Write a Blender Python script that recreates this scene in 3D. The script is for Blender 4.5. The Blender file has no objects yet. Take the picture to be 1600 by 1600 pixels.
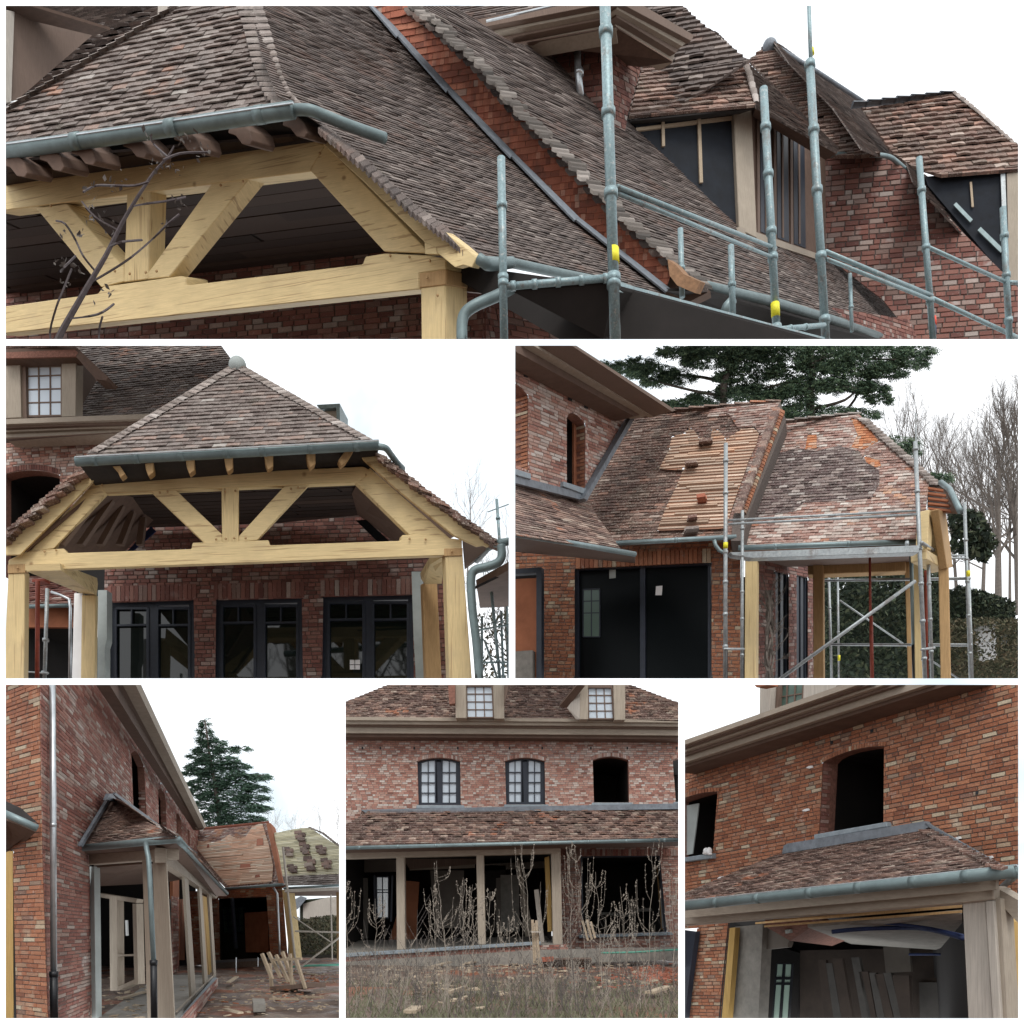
import bpy, bmesh, math, random
from mathutils import Vector, Matrix
R = math.radians
scene = bpy.context.scene
# ---------------------------------------------------------------- camera
F, CX, CY = 1500.0, 800.0, 1450.0          # focal length and principal point in pixels of a 1600 px frame
CAM = Vector((0, 0, 1.5))
cam_d = bpy.data.cameras.new('camera'); cam = bpy.data.objects.new('camera', cam_d)
scene.collection.objects.link(cam); scene.camera = cam
cam.location = CAM; cam.rotation_euler = (R(90), 0, 0)
cam_d.sensor_width = 36; cam_d.lens = 36 * F / 1600
cam_d.shift_x = 0; cam_d.shift_y = (CY - 800) / 1600
cam_d.clip_start = .1; cam_d.clip_end = 2000
# ---------------------------------------------------------------- world: bright overcast sky
SUN_EL, SUN_AZ = 50, 10
w = bpy.data.worlds.new('World'); scene.world = w; w.use_nodes = True
nt = w.node_tree; nt.nodes.clear()
sky = nt.nodes.new('ShaderNodeTexSky'); sky.sky_type = 'NISHITA'; sky.sun_disc = False
sky.sun_elevation = R(SUN_EL); sky.sun_rotation = R(180 + SUN_AZ); sky.dust_density = 3
mx = nt.nodes.new('ShaderNodeMix'); mx.data_type = 'RGBA'; mx.inputs[0].default_value = .9
mx.inputs[7].default_value = (10.6, 10.75, 10.9, 1)
bg = nt.nodes.new('ShaderNodeBackground'); bg.inputs[1].default_value = .125
wo = nt.nodes.new('ShaderNodeOutputWorld')
tc = nt.nodes.new('ShaderNodeTexCoord'); cn = nt.nodes.new('ShaderNodeTexNoise'); cn.inputs['Scale'].default_value = 3.2
cn.inputs['Detail'].default_value = 5; cn.inputs['Roughness'].default_value = .55; cn.inputs['Distortion'].default_value = .4
cr = nt.nodes.new('ShaderNodeMapRange'); cr.inputs[1].default_value = .50; cr.inputs[2].default_value = .66
cm = nt.nodes.new('ShaderNodeMix'); cm.data_type = 'RGBA'; cm.inputs[6].default_value = (10.6, 10.75, 10.9, 1); cm.inputs[7].default_value = (6.2, 7.0, 7.5, 1)
nt.links.new(tc.outputs['Generated'], cn.inputs['Vector']); nt.links.new(cn.outputs[0], cr.inputs[0]); nt.links.new(cr.outputs[0], cm.inputs[0]); nt.links.new(cm.outputs[2], mx.inputs[7])
nt.links.new(sky.outputs[0], mx.inputs[6]); nt.links.new(mx.outputs[2], bg.inputs[0]); nt.links.new(bg.outputs[0], wo.inputs[0])
sd = bpy.data.lights.new('sun', 'SUN'); sd.energy = 1.5; sd.angle = R(25); sd.color = (1, .97, .92)
so = bpy.data.objects.new('sun', sd); scene.collection.objects.link(so)
so.rotation_euler = (R(90 - SUN_EL), 0, R(SUN_AZ)); so.location = (0, -20, 30)
vs = scene.view_settings; vs.view_transform = 'Standard'; vs.look = 'None'; vs.gamma = 1; vs.exposure = 0.3
vs.use_curve_mapping = False
scene.cycles.max_bounces = 5; scene.cycles.diffuse_bounces = 3

# ---------------------------------------------------------------- materials
MATS = {}
def _nodes(name):
    m = bpy.data.materials.new(name); m.use_nodes = True; MATS[name] = m
    n = m.node_tree.nodes; l = m.node_tree.links; b = n['Principled BSDF']
    return m, n, l, b
def _pos(n, l, scale):
    g = n.new('ShaderNodeNewGeometry'); v = n.new('ShaderNodeVectorMath'); v.operation = 'MULTIPLY'
    v.inputs[1].default_value = scale if hasattr(scale, '__len__') else (scale,) * 3
    l.new(g.outputs['Position'], v.inputs[0]); return v.outputs[0]
def _noise(n, l, vec, scale=1, detail=4, rough=.6, dist=0):
    t = n.new('ShaderNodeTexNoise'); t.inputs['Scale'].default_value = scale
    t.inputs['Detail'].default_value = detail; t.inputs['Roughness'].default_value = rough
    t.inputs['Distortion'].default_value = dist
    l.new(vec, t.inputs['Vector']); return t.outputs[0]
def _range(n, l, val, a, b, c, d):
    r = n.new('ShaderNodeMapRange'); r.inputs[1].default_value = a; r.inputs[2].default_value = b
    r.inputs[3].default_value = c; r.inputs[4].default_value = d; l.new(val, r.inputs[0]); return r.outputs[0]
def _ramp(n, l, val, stops, interp='LINEAR'):
    r = n.new('ShaderNodeValToRGB'); cr = r.color_ramp; cr.interpolation = interp
    while len(cr.elements) > 1: cr.elements.remove(cr.elements[0])
    for i, (p, c) in enumerate(stops):
        e = cr.elements[0] if i == 0 else cr.elements.new(p)
        e.position = p; e.color = (*c, 1)
    l.new(val, r.inputs[0]); return r.outputs[0]
def _mix(n, l, f, a, b, mode='MIX'):
    m = n.new('ShaderNodeMix'); m.data_type = 'RGBA'; m.blend_type = mode
    for i, x in ((0, f), (6, a), (7, b)):
        if isinstance(x, (int, float)): m.inputs[i].default_value = x
        elif isinstance(x, tuple): m.inputs[i].default_value = (*x, 1)
        else: l.new(x, m.inputs[i])
    return m.outputs[2]
def _bump(n, l, b, val, strength, dist=.01):
    k = n.new('ShaderNodeBump'); k.inputs['Strength'].default_value = strength; k.inputs['Distance'].default_value = dist
    l.new(val, k.inputs['Height']); l.new(k.outputs[0], b.inputs['Normal'])
def mat(name, col, rough=.7, metal=0, nscale=6, namt=.25, grain=None, bump=.15, spec=.4, col2=None):
    m, n, l, b = _nodes(name)
    vec = _pos(n, l, grain or 1.0)
    v = _noise(n, l, vec, nscale, 5, .65)
    f = _range(n, l, v, .3, .7, 0, 1)
    lo = col2 or tuple(c * (1 - namt) for c in col); hi = tuple(min(1, c * (1 + namt)) for c in col)
    c = _mix(n, l, f, lo, hi)
    big = _noise(n, l, _pos(n, l, 1), .9, 3)
    c = _mix(n, l, _range(n, l, big, .35, .65, 0, .3), c, tuple(x * .7 for x in col))
    l.new(c, b.inputs['Base Color']); b.inputs['Roughness'].default_value = rough
    b.inputs['Metallic'].default_value = metal; b.inputs['Specular IOR Level'].default_value = spec
    if bump: _bump(n, l, b, v, bump)
    return m
def piece(name, stops, patches=(), dirt=.28, bump=.5, rough=.85, fine=55, speck=None, tone=.25, k=1.0):
    """material of loose laid pieces: colour drawn per piece, wear drawn by position"""
    m, n, l, b = _nodes(name)
    stops = [(p, tuple(min(.8, x * k) for x in c)) for p, c in stops]; patches = [(a, b_, c_, [(p, tuple(min(.8, x * k) for x in c)) for p, c in d_], e_) for a, b_, c_, d_, e_ in patches]
    oi = n.new('ShaderNodeObjectInfo'); g = n.new('ShaderNodeNewGeometry')
    a = n.new('ShaderNodeMath'); a.operation = 'ADD'; l.new(oi.outputs['Random'], a.inputs[0]); l.new(g.outputs['Random Per Island'], a.inputs[1])
    fr = n.new('ShaderNodeMath'); fr.operation = 'FRACT'; l.new(a.outputs[0], fr.inputs[0])
    a2 = n.new('ShaderNodeMath'); a2.operation = 'MULTIPLY'; a2.inputs[1].default_value = 7.31; l.new(fr.outputs[0], a2.inputs[0])
    fr2 = n.new('ShaderNodeMath'); fr2.operation = 'FRACT'; l.new(a2.outputs[0], fr2.inputs[0])
    c = _ramp(n, l, fr.outputs[0], stops)
    p1 = _pos(n, l, 1)
    for (sc, lo, hi, st, seed) in patches:
        v = n.new('ShaderNodeVectorMath'); v.inputs[1].default_value = (seed, seed * 2, 0); l.new(p1, v.inputs[0])
        nz = _noise(n, l, v.outputs[0], sc, 3, .6)
        ad = n.new('ShaderNodeMath'); ad.operation = 'ADD'; l.new(nz, ad.inputs[0])
        j = _range(n, l, fr2.outputs[0], 0, 1, -.09, .09); l.new(j, ad.inputs[1])
        f = _range(n, l, ad.outputs[0], lo, hi, 0, 1)
        c2 = _ramp(n, l, fr2.outputs[0], st)
        c = _mix(n, l, f, c, c2)
    if 'tile' in name and name not in ('fox_tile',):
        mo = _noise(n, l, p1, 1.7, 6, .75); c = _mix(n, l, _range(n, l, mo, .56, .68, 0, .5), c, (.085,.08,.055))
        mo = _noise(n, l, _pos(n, l, (.9, .9, .25)), 2.3, 3, .6); c = _mix(n, l, _range(n, l, mo, .58, .7, 0, .4), c, (.06,.052,.05))
    if 'brick' in name:
        mo = _noise(n, l, _pos(n, l, (1.6, 1.6, .35)), 1.0, 5, .65); c = _mix(n, l, _range(n, l, mo, .55, .72, 0, .35), c, (.16,.10,.085))
        mo = _noise(n, l, p1, 5, 5, .8); c = _mix(n, l, _range(n, l, mo, .60, .68, 0, .45), c, (.5,.45,.4))
    tn = _range(n, l, fr2.outputs[0], 0, 1, 1 - tone, 1 + tone)
    c = _mix(n, l, 1.0, c, tn, 'MULTIPLY')
    nz = _noise(n, l, p1, fine, 4, .7)
    c = _mix(n, l, _range(n, l, nz, .42, .62, dirt, 0), c, (.03, .026, .024))
    if speck:
        n2 = _noise(n, l, p1, fine * .55, 5, .75)
        c = _mix(n, l, _range(n, l, n2, speck[0], speck[0] + .07, 0, speck[2]), c, speck[1])
    l.new(c, b.inputs['Base Color']); b.inputs['Roughness'].default_value = rough
    b.inputs['Specular IOR Level'].default_value = .25
    _bump(n, l, b, nz, bump, .012)
    return m
def glass(name, col, rough=.03, metal=0., spec=.5):
    m, n, l, b = _nodes(name)
    v = _noise(n, l, _pos(n, l, 1), .8, 2)
    c = _mix(n, l, v, tuple(x * .7 for x in col), col)
    l.new(c, b.inputs['Base Color']); b.inputs['Roughness'].default_value = rough
    b.inputs['Metallic'].default_value = metal; b.inputs['Specular IOR Level'].default_value = spec
    _bump(n, l, b, _noise(n, l, _pos(n, l, 1), 1.5, 2), .04, .02)
    return m
DK, PU, PK, WH, OR, RD, GY = (.045,.032,.030), (.085,.045,.045), (.20,.12,.105), (.42,.37,.33), (.36,.12,.055), (.19,.062,.04), (.13,.11,.10)
piece('clay_tile', [(0,(0.090,0.055,0.045)),(.25,(0.148,0.085,0.068)),(.5,(0.201,0.118,0.092)),(.7,(0.212,0.155,0.127)),(.86,(0.297,0.170,0.132)),(.95,(0.360,0.200,0.146)),(1,(0.530,0.450,0.395))],
      [(.8,.55,.66,[(0,(0.080,0.052,0.043)),(.5,(0.127,0.080,0.064)),(1,(0.191,0.100,0.080))],3)], speck=(.55,(0.572,0.500,0.432),.8), tone=.13)
piece('pink_tile', [(0,(0.119,0.075,0.064)),(.3,(0.194,0.120,0.101)),(.55,(0.227,0.165,0.138)),(.75,(0.302,0.190,0.152)),(.9,(0.356,0.240,0.193)),(1,(0.518,0.430,0.359))],
      [(.9,.66,.72,[(0,(0.270,0.120,0.083)),(.5,(0.324,0.190,0.147)),(1,(0.432,0.180,0.101))],5)], speck=(.56,(0.562,0.480,0.414),.7), tone=.15)
piece('porch_tile', [(0,(.13,.10,.09)),(.3,(.19,.152,.137)),(.55,(.22,.185,.168)),(.8,(.27,.23,.21)),(.95,(.29,.2,.165)),(1,(.42,.39,.36))],
      [(.6,.64,.74,[(0,(.22,.15,.125)),(.5,(.28,.17,.135)),(1,(.36,.2,.14))],5)], speck=(.56,(.46,.43,.40),.6), tone=.12)
piece('grey_tile', [(0,(0.084,0.066,0.061)),(.3,(0.118,0.092,0.082)),(.6,(0.146,0.114,0.102)),(.85,(0.174,0.140,0.126)),(1,(0.291,0.245,0.219))],
      [(.5,.55,.7,[(0,(0.095,0.061,0.051)),(.6,(0.123,0.082,0.067)),(1,(0.168,0.112,0.093))],2)], speck=(.57,(0.381,0.337,0.307),.55), tone=.12)
piece('patchy_tile', [(0,(.22,.13,.11)),(.2,(.3,.17,.14)),(.4,(.36,.2,.16)),(.6,(.42,.31,.27)),(.8,(.48,.38,.33)),(.93,(.58,.52,.47)),(1,(.4,.16,.09))],
      [(.6,.62,.68,[(0,(.42,.16,.08)),(.4,(.5,.22,.12)),(.8,(.5,.3,.2)),(1,PK)],4)], speck=(.56,(.6,.55,.5),.7), tone=.15)
piece('dark_patch_tile', [(0,(.08,.055,.05)),(.3,(.13,.085,.08)),(.6,(.18,.14,.13)),(.85,(.24,.18,.16)),(1,(.42,.38,.35))], speck=(.56,(.5,.47,.44),.7), tone=.15)
piece('fox_tile', [(0,(.38,.13,.06)),(.4,(.5,.2,.09)),(.8,(.55,.27,.15)),(1,(.5,.38,.3))], speck=(.6,(.6,.5,.4),.4), tone=.12)
piece('orange_tile', [(0,(.26,.09,.06)),(.3,(.38,.125,.075)),(.6,(.45,.155,.095)),(.9,(.52,.21,.13)),(1,(.45,.32,.26))],
      [(1.5,.62,.74,[(0,(.2,.09,.07)),(1,(.33,.14,.1))],2)], dirt=.3, tone=.13)
piece('hip_tile', [(0,(.2,.165,.145)),(.5,(.31,.26,.235)),(.8,(.39,.34,.31)),(1,(.48,.43,.4))], speck=(.57,(.58,.55,.52),.6), tone=.15)
piece('verge_grey', [(0,(.07,.06,.052)),(.4,(.13,.11,.095)),(.7,(.19,.165,.145)),(1,(.34,.3,.27))], speck=(.6,(.42,.38,.35),.5), tone=.2)
piece('red_brick', [(0,(0.275,0.108,0.063)),(.2,(0.347,0.135,0.074)),(.45,(0.398,0.162,0.087)),(.7,(0.439,0.194,0.109)),(.82,(0.377,0.184,0.114)),(.9,(0.428,0.281,0.185)),(.96,(0.530,0.454,0.332)),(1,(0.255,0.130,0.095))],
      [(.9,.64,.78,[(0,(0.408,0.216,0.133)),(.6,(0.469,0.356,0.247)),(1,(0.571,0.529,0.408))],7)], dirt=.25, speck=(.61,(0.592,0.572,0.456),.6), tone=.10)
piece('mixed_brick', [(0,(.24,.10,.08)),(.2,(.31,.125,.098)),(.42,(.36,.155,.12)),(.62,(.41,.2,.155)),(.74,(.36,.22,.18)),(.86,(.43,.3,.25)),(.95,(.53,.45,.40)),(1,(.26,.15,.125))],
      [(.8,.62,.76,[(0,(.38,.2,.16)),(.5,(.43,.31,.27)),(1,(.54,.48,.44))],7)], dirt=.22, speck=(.6,(.58,.54,.5),.55), tone=.09)
piece('dim_brick', [(0,(.12,.05,.042)),(.2,(.16,.068,.055)),(.5,(.20,.085,.068)),(.7,(.24,.115,.09)),(.84,(.2,.13,.11)),(.93,(.27,.2,.175)),(.98,(.36,.31,.28)),(1,(.14,.08,.07))],  # darker copy of the brick, shade under the porches put into its colour
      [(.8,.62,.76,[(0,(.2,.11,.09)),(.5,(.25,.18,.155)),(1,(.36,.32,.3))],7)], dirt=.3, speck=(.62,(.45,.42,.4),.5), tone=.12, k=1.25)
piece('pale_brick', [(0,(.28,.13,.1)),(.15,(.4,.19,.15)),(.4,(.48,.26,.2)),(.6,(.52,.33,.27)),(.75,(.55,.43,.37)),(.9,(.64,.57,.52)),(.95,(.3,.19,.17)),(1,(.5,.25,.19))],
      [(.45,.6,.72,[(0,(.48,.27,.21)),(.5,(.5,.38,.33)),(1,(.66,.6,.56))],7)], dirt=.2, speck=(.6,(.66,.62,.58),.6), tone=.1)
piece('cream_lath', [(0,(.46,.32,.235)),(.5,(.55,.41,.31)),(1,(.62,.49,.39))], [(.35,.50,.62,[(0,(.5,.25,.14)),(1,(.56,.33,.21))],2)], dirt=.2, bump=.2)
piece('yellow_lath', [(0,(.68,.64,.44)),(.5,(.76,.72,.52)),(1,(.8,.77,.6))], dirt=.12, bump=.2)
piece('pink_lath', [(0,(0.691,0.462,0.330)),(.5,(0.800,0.616,0.473)),(1,(0.800,0.726,0.594))], [(.4,.52,.62,[(0,(0.540,0.297,0.187)),(1,(0.648,0.418,0.297))],1)], dirt=.15, bump=.2)
piece('dark_board', [(0,(.03,.02,.017)),(.5,(.042,.028,.023)),(1,(.055,.036,.028))], dirt=.2, bump=.2)  # ceiling boards near black: shade under the porch roof put into the colour
mat('mortar', (.2,.165,.145), .95, nscale=25, bump=.4)
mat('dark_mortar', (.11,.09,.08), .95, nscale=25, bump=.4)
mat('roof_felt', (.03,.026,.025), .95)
mat('orange_felt', (.34,.16,.095), .95, nscale=1.2, col2=(.18,.12,.095))
mat('green_felt', (.5,.45,.29), .95)
mat('pink_felt', (.6,.36,.24), .95, nscale=1)
mat('oak', (.63,.49,.26), .6, nscale=3, grain=(1.2,1.2,14), namt=.12, bump=.08, spec=.25)
mat('oak_along', (.63,.49,.26), .6, nscale=3, grain=(.8,.8,16), namt=.16, bump=.08, spec=.25)
mat('aged_oak', (.42,.27,.13), .7, nscale=3, grain=(14,14,1.2), namt=.2, bump=.1, spec=.2)
mat('oak_upright', (.61,.47,.245), .6, nscale=3, grain=(15,15,.9), namt=.14, bump=.08, spec=.25)
mat('yellow_board', (.46,.29,.09), .7, nscale=3, grain=(9,9,1), namt=.2)
mat('beige_wood', (.34,.29,.235), .75, nscale=4, grain=(2,2,9), namt=.14, bump=.1, spec=.2)
mat('beige_board', (.36,.31,.25), .75, nscale=4, grain=(18,18,.8), namt=.2, bump=.15, spec=.2)
mat('brown_soffit', (.12,.075,.055), .8, nscale=5, namt=.2)
mat('brown_board', (.16,.11,.085), .8, nscale=4, grain=(16,16,1), namt=.2)
mat('pale_post', (.45,.41,.36), .8, nscale=4, grain=(14,14,.7), namt=.2, bump=.15)
mat('zinc', (.20,.26,.27), .45, .35, nscale=4, namt=.2, bump=.05)
mat('green_zinc', (.15,.2,.205), .5, .25, nscale=3, namt=.2, bump=.05)
mat('bright_zinc', (.5,.53,.55), .35, .75, nscale=5, namt=.2, bump=.04)
mat('lead', (.17,.19,.215), .6, .2, nscale=8, namt=.3, bump=.2)
mat('galvanised', (.35,.38,.39), .5, .45, nscale=22, namt=.25, bump=.05)
mat('galvanised_teal', (.24,.33,.35), .5, .35, nscale=22, namt=.25, bump=.05)
mat('black_plastic', (.012,.013,.016), .45, bump=0)
mat('navy_frame', (.018,.024,.038), .5, bump=0)
mat('navy_sheet', (.007,.010,.016), .85, nscale=2, namt=.4)
mat('blue_stone', (.24,.28,.31), .7, nscale=12, namt=.2)
mat('red_steel', (.25,.05,.03), .6, nscale=10)
mat('dark_room', (.02,.017,.016), .95, nscale=1)  # near black: shade of interiors and undersides put into the colour
mat('room_plaster', (.16,.14,.12), .95, nscale=1)
mat('brick_plain', (.24,.115,.085), .95, nscale=18, namt=.4)
mat('red_block', (.32,.12,.06), .9, nscale=2)
mat('grey_plaster', (.36,.4,.39), .85, nscale=2, namt=.15)
mat('white_paper', (.8,.8,.8), .8, bump=0, namt=.03)
mat('yellow_tape', (.72,.66,.03), .6, bump=0, namt=.1)
mat('red_tape', (.7,.08,.04), .6, bump=0, namt=.1)
mat('blue_film', (.014,.026,.085), .7, bump=0, namt=.3)
mat('green_hose', (.12,.4,.3), .5, bump=0, namt=.1)
mat('concrete', (.24,.225,.2), .9, nscale=8, namt=.25, bump=.3)
mat('debris_wood', (.4,.32,.23), .85, nscale=8, grain=(6,6,6), namt=.3)
mat('bark', (.12,.10,.085), .95, nscale=12, namt=.35)
mat('pale_bark', (.15,.13,.115), .95, nscale=12, namt=.3)
mat('hazy_bark', (.3,.28,.27), .95, nscale=12, namt=.2)  # distance haze put into a paler bark colour
mat('twig', (.075,.06,.062), .9, nscale=20)
mat('dry_weed', (.31,.27,.225), .95, nscale=14, namt=.35)
mat('dark_weed', (.12,.105,.095), .95, nscale=14, namt=.4)
mat('grass_green', (.15,.15,.095), .95, nscale=4, namt=.4)
piece('needles', [(0,(.03,.055,.038)),(.4,(.065,.11,.07)),(.8,(.11,.17,.095)),(1,(.16,.22,.12))], dirt=.1, bump=0, rough=.8)
piece('blue_needles', [(0,(.03,.06,.045)),(.4,(.06,.115,.08)),(.8,(.10,.18,.12)),(1,(.15,.24,.16))], dirt=.1, bump=0, rough=.8)
piece('shrub_leaf', [(0,(.012,.02,.014)),(.5,(.025,.04,.024)),(.85,(.05,.065,.035)),(1,(.09,.1,.06))], dirt=.1, bump=0)
mat('hedge_core', (.02,.018,.012), .95, nscale=6, namt=.5)  # dark sheet behind the leaves, inner shade of the hedge put into colour
piece('hedge_leaf', [(0,(.03,.035,.02)),(.4,(.06,.065,.035)),(.8,(.1,.085,.05)),(1,(.14,.11,.07))], dirt=.1, bump=0)
glass('dark_glass', (.006,.010,.008), .03, 0, .55)
glass('dim_glass', (.006,.008,.009), .28, 0, .06)
mat('end_grain', (.27,.15,.08), .85, nscale=9, namt=.3)
glass('painted_sky_glass', (.66,.75,.84), .15, .0)  # reflected sky put into a pale blue-white base colour
glass('painted_lit_pane', (.7,.74,.74), .3, .2)  # brightness of a lit slit put into the pane colour
def refine_oak(nm, grain, crack):
    m = MATS[nm]; n = m.node_tree.nodes; l = m.node_tree.links; b = n['Principled BSDF']
    src = b.inputs['Base Color'].links[0].from_socket
    vo = n.new('ShaderNodeTexVoronoi'); vo.inputs['Scale'].default_value = 1.1; l.new(_pos(n, l, (1.0, 1.0, 1.0)), vo.inputs['Vector'])
    k = _range(n, l, vo.outputs['Distance'], .03, .075, .75, 0)
    c = _mix(n, l, k, src, (.2,.11,.045))
    cr_ = _noise(n, l, _pos(n, l, crack), 1.0, 3, .5); f = _range(n, l, cr_, .60, .65, 0, .7)
    c = _mix(n, l, f, c, (.3,.19,.09))
    big = _noise(n, l, _pos(n, l, 1), .8, 5, .7); c = _mix(n, l, _range(n, l, big, .5, .7, 0, .4), c, (.42,.33,.2))
    l.new(c, b.inputs['Base Color'])
refine_oak('oak', None, (1.5, 1.5, 14)); refine_oak('oak_along', None, (.5, .5, 26)); refine_oak('oak_upright', None, (26, 26, .6))
for nm in ('galvanised', 'galvanised_teal'):
    m = MATS[nm]; n = m.node_tree.nodes; l = m.node_tree.links; b = n['Principled BSDF']; src = b.inputs['Base Color'].links[0].from_socket
    q = _noise(n, l, _pos(n, l, (1, 1, .6)), 2.6, 6, .75); c = _mix(n, l, _range(n, l, q, .54, .64, 0, .6), src, (.16,.12,.10))
    q = _noise(n, l, _pos(n, l, 1), 9, 5, .7); c = _mix(n, l, _range(n, l, q, .58, .64, 0, .6), c, (.5,.5,.48)); l.new(c, b.inputs['Base Color'])
def ground_mat():
    m, n, l, b = _nodes('mud')
    p = _pos(n, l, 1)
    a = _noise(n, l, p, 1.0, 6, .65)
    c = _ramp(n, l, a, [(.3,(.06,.042,.033)),(.48,(.15,.10,.075)),(.62,(.24,.17,.125)),(.75,(.2,.2,.16))])
    r = _noise(n, l, p, .35, 4, .7)
    c = _mix(n, l, _range(n, l, r, .52, .60, 0, .85), c, (.33,.12,.06))
    f = _noise(n, l, p, 14, 6, .75)
    c = _mix(n, l, _range(n, l, f, .3, .7, .5, 0), c, (.04,.03,.025))
    l.new(c, b.inputs['Base Color'])
    rr = _range(n, l, _noise(n, l, p, .8, 3), .4, .6, .45, .95); l.new(rr, b.inputs['Roughness'])
    _bump(n, l, b, f, .8, .05)
ground_mat()

# ---------------------------------------------------------------- geometry helpers
def D(x, y): return Vector(((x - CX) / F, 1, (CY - y) / F))
UNIT = 1.0                          # metres to one unit of depth and thickness in the part of the place being built
def P(x, y, Y): return CAM + D(x, y) * Y * UNIT
def vp(x, y): return Vector((x - CX, F, CY - y)).normalized()
def proj(p):
    q = p - CAM; return (CX + F * q.x / q.y, CY - F * q.z / q.y)
class Pl:
    """a plane in space: origin, course direction u (to the right), v (up), n (towards the viewer)"""
    def __init__(s, a, along, b):
        s.O = P(*a) if not isinstance(a, Vector) else a
        q = P(*b) if not isinstance(b, Vector) else b
        if not isinstance(along, Vector):
            along = P(*along) - s.O
        u = along.normalized(); n = u.cross(q - s.O).normalized()
        if n.dot(CAM - s.O) < 0: n = -n
        x0 = proj(s.O)[0]; x1 = proj(s.O + u * .05)[0]
        if x1 < x0: u = -u
        s.u = u; s.n = n; s.v = n.cross(u)
    def h(s, x, y):
        d = D(x, y); t = (s.O - CAM).dot(s.n) / d.dot(s.n); return CAM + d * t
    def Y(s, x, y): return s.h(x, y).y / UNIT
    def uv(s, p):
        q = p - s.O; return (q.dot(s.u), q.dot(s.v))
    def at(s, u, v, d=0): return s.O + s.u * u + s.v * v + s.n * d
    def shift(s, d):
        q = Pl.__new__(Pl); q.O = s.O + s.n * d * UNIT; q.u, q.v, q.n = s.u, s.v, s.n; return q
def Pl3(a, b, c): return Pl(a, b - a, c)
def vert(x, y, Y, along):            # an upright plane through a point
    return Pl((x, y, Y), along, P(x, y, Y) + Vector((0, 0, 1)))
RECT = (0, 0, 1600, 1600)
def panel(*r, unit=1.0):
    global RECT, UNIT; RECT = r; UNIT = unit
def clip_poly(poly, pts_inside):
    out = []
    n = len(poly)
    for i in range(n):
        a, b = poly[i], poly[(i + 1) % n]
        fa, fb = pts_inside(a), pts_inside(b)
        if fa >= 0: out.append(a)
        if (fa >= 0) != (fb >= 0):
            t = fa / (fa - fb); out.append(tuple(a[k] + (b[k] - a[k]) * t for k in range(len(a))))
    return out
def clip_rect(poly):
    x0, y0, x1, y1 = RECT
    for f in (lambda p: p[0] - x0, lambda p: x1 - p[0], lambda p: p[1] - y0, lambda p: y1 - p[1]):
        if len(poly) >= 3: poly = clip_poly(poly, f)
    return poly
def thing(name, label, cat, loc=None, group=None):
    o = bpy.data.objects.new(name, None); scene.collection.objects.link(o)
    o.location = loc if loc is not None else (0, 0, 0); o.empty_display_size = .2
    o['label'] = label; o['category'] = cat
    if group: o['group'] = group
    return o
def tag(o, label, cat, group=None):
    if o is None: return None
    o['label'] = label; o['category'] = cat
    if group: o['group'] = group
    return o
def adopt(o, parent):
    o.parent = parent
    if parent is not None and parent.type == 'EMPTY':
        o.matrix_parent_inverse = Matrix.Translation(-parent.location)
def cutplanes():
    x0, y0, x1, y1 = RECT
    c = [D(x0, y0), D(x1, y0), D(x1, y1), D(x0, y1)]
    out = []
    mid = D((x0 + x1) / 2, (y0 + y1) / 2)
    for i in range(4):
        n = c[i].cross(c[(i + 1) % 4]).normalized()
        if n.dot(mid) > 0: n = -n
        out.append(n)               # outward normals
    return out
def obj(name, bm, m, parent=None, smooth=False, cap=True, kind=None):
    """links a bmesh (world coordinates) as one object, cut where the view of its place ends"""
    inside = True; anyin = False
    x0, y0, x1, y1 = RECT
    for v in bm.verts:
        if v.co.y - CAM.y < .3: inside = False; continue
        x, y = proj(v.co)
        if not (x0 <= x <= x1 and y0 <= y <= y1): inside = False
    if not inside:
        for n in cutplanes():
            if not any((v.co - CAM).dot(n) > 1e-6 for v in bm.verts): continue
            res = bmesh.ops.bisect_plane(bm, geom=bm.verts[:] + bm.edges[:] + bm.faces[:], dist=1e-5, plane_co=CAM, plane_no=n, clear_outer=True)
            if cap:
                es = [e for e in res['geom_cut'] if isinstance(e, bmesh.types.BMEdge) and e.is_boundary]
                if 2 < len(es) < 200:
                    try: bmesh.ops.holes_fill(bm, edges=es, sides=0)
                    except Exception: pass
    if not bm.faces:
        bm.free(); return None
    me = bpy.data.meshes.new(name); bm.to_mesh(me); bm.free()
    if smooth:
        for p in me.polygons: p.use_smooth = True
    me.materials.append(MATS[m])
    o = bpy.data.objects.new(name, me); scene.collection.objects.link(o)
    if parent is not None: adopt(o, parent)
    if kind: o['kind'] = kind
    return o
def add_prism(bm, pts, off):
    a = [bm.verts.new(p) for p in pts]; b = [bm.verts.new(p + off) for p in pts]
    n = len(a); bm.faces.new(a); bm.faces.new(b[::-1])
    for i in range(n):
        j = (i + 1) % n; bm.faces.new((a[j], a[i], b[i], b[j]))
def prism(name, pl, pix, th, m, parent, d=None, bev=0.0, ret=False, bm=None, off=0):
    own = bm is None
    if own: bm = bmesh.new()
    pts = [pl.h(x, y) for x, y in pix]
    dd = (d if d is not None else -pl.n) * th * UNIT
    add_prism(bm, pts, dd)
    if not own: return bm
    bmesh.ops.recalc_face_normals(bm, faces=bm.faces)
    if bev: bmesh.ops.bevel(bm, geom=[e for e in bm.edges], offset=bev * UNIT, segments=1, affect='EDGES', clamp_overlap=True)
    return obj(name, bm, m, parent)
def barpix(p, q, w):
    a = Vector(p); b = Vector(q); t = (b - a).normalized(); s = Vector((-t.y, t.x)) * w / 2
    return [tuple(a + s), tuple(b + s), tuple(b - s), tuple(a - s)]
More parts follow.
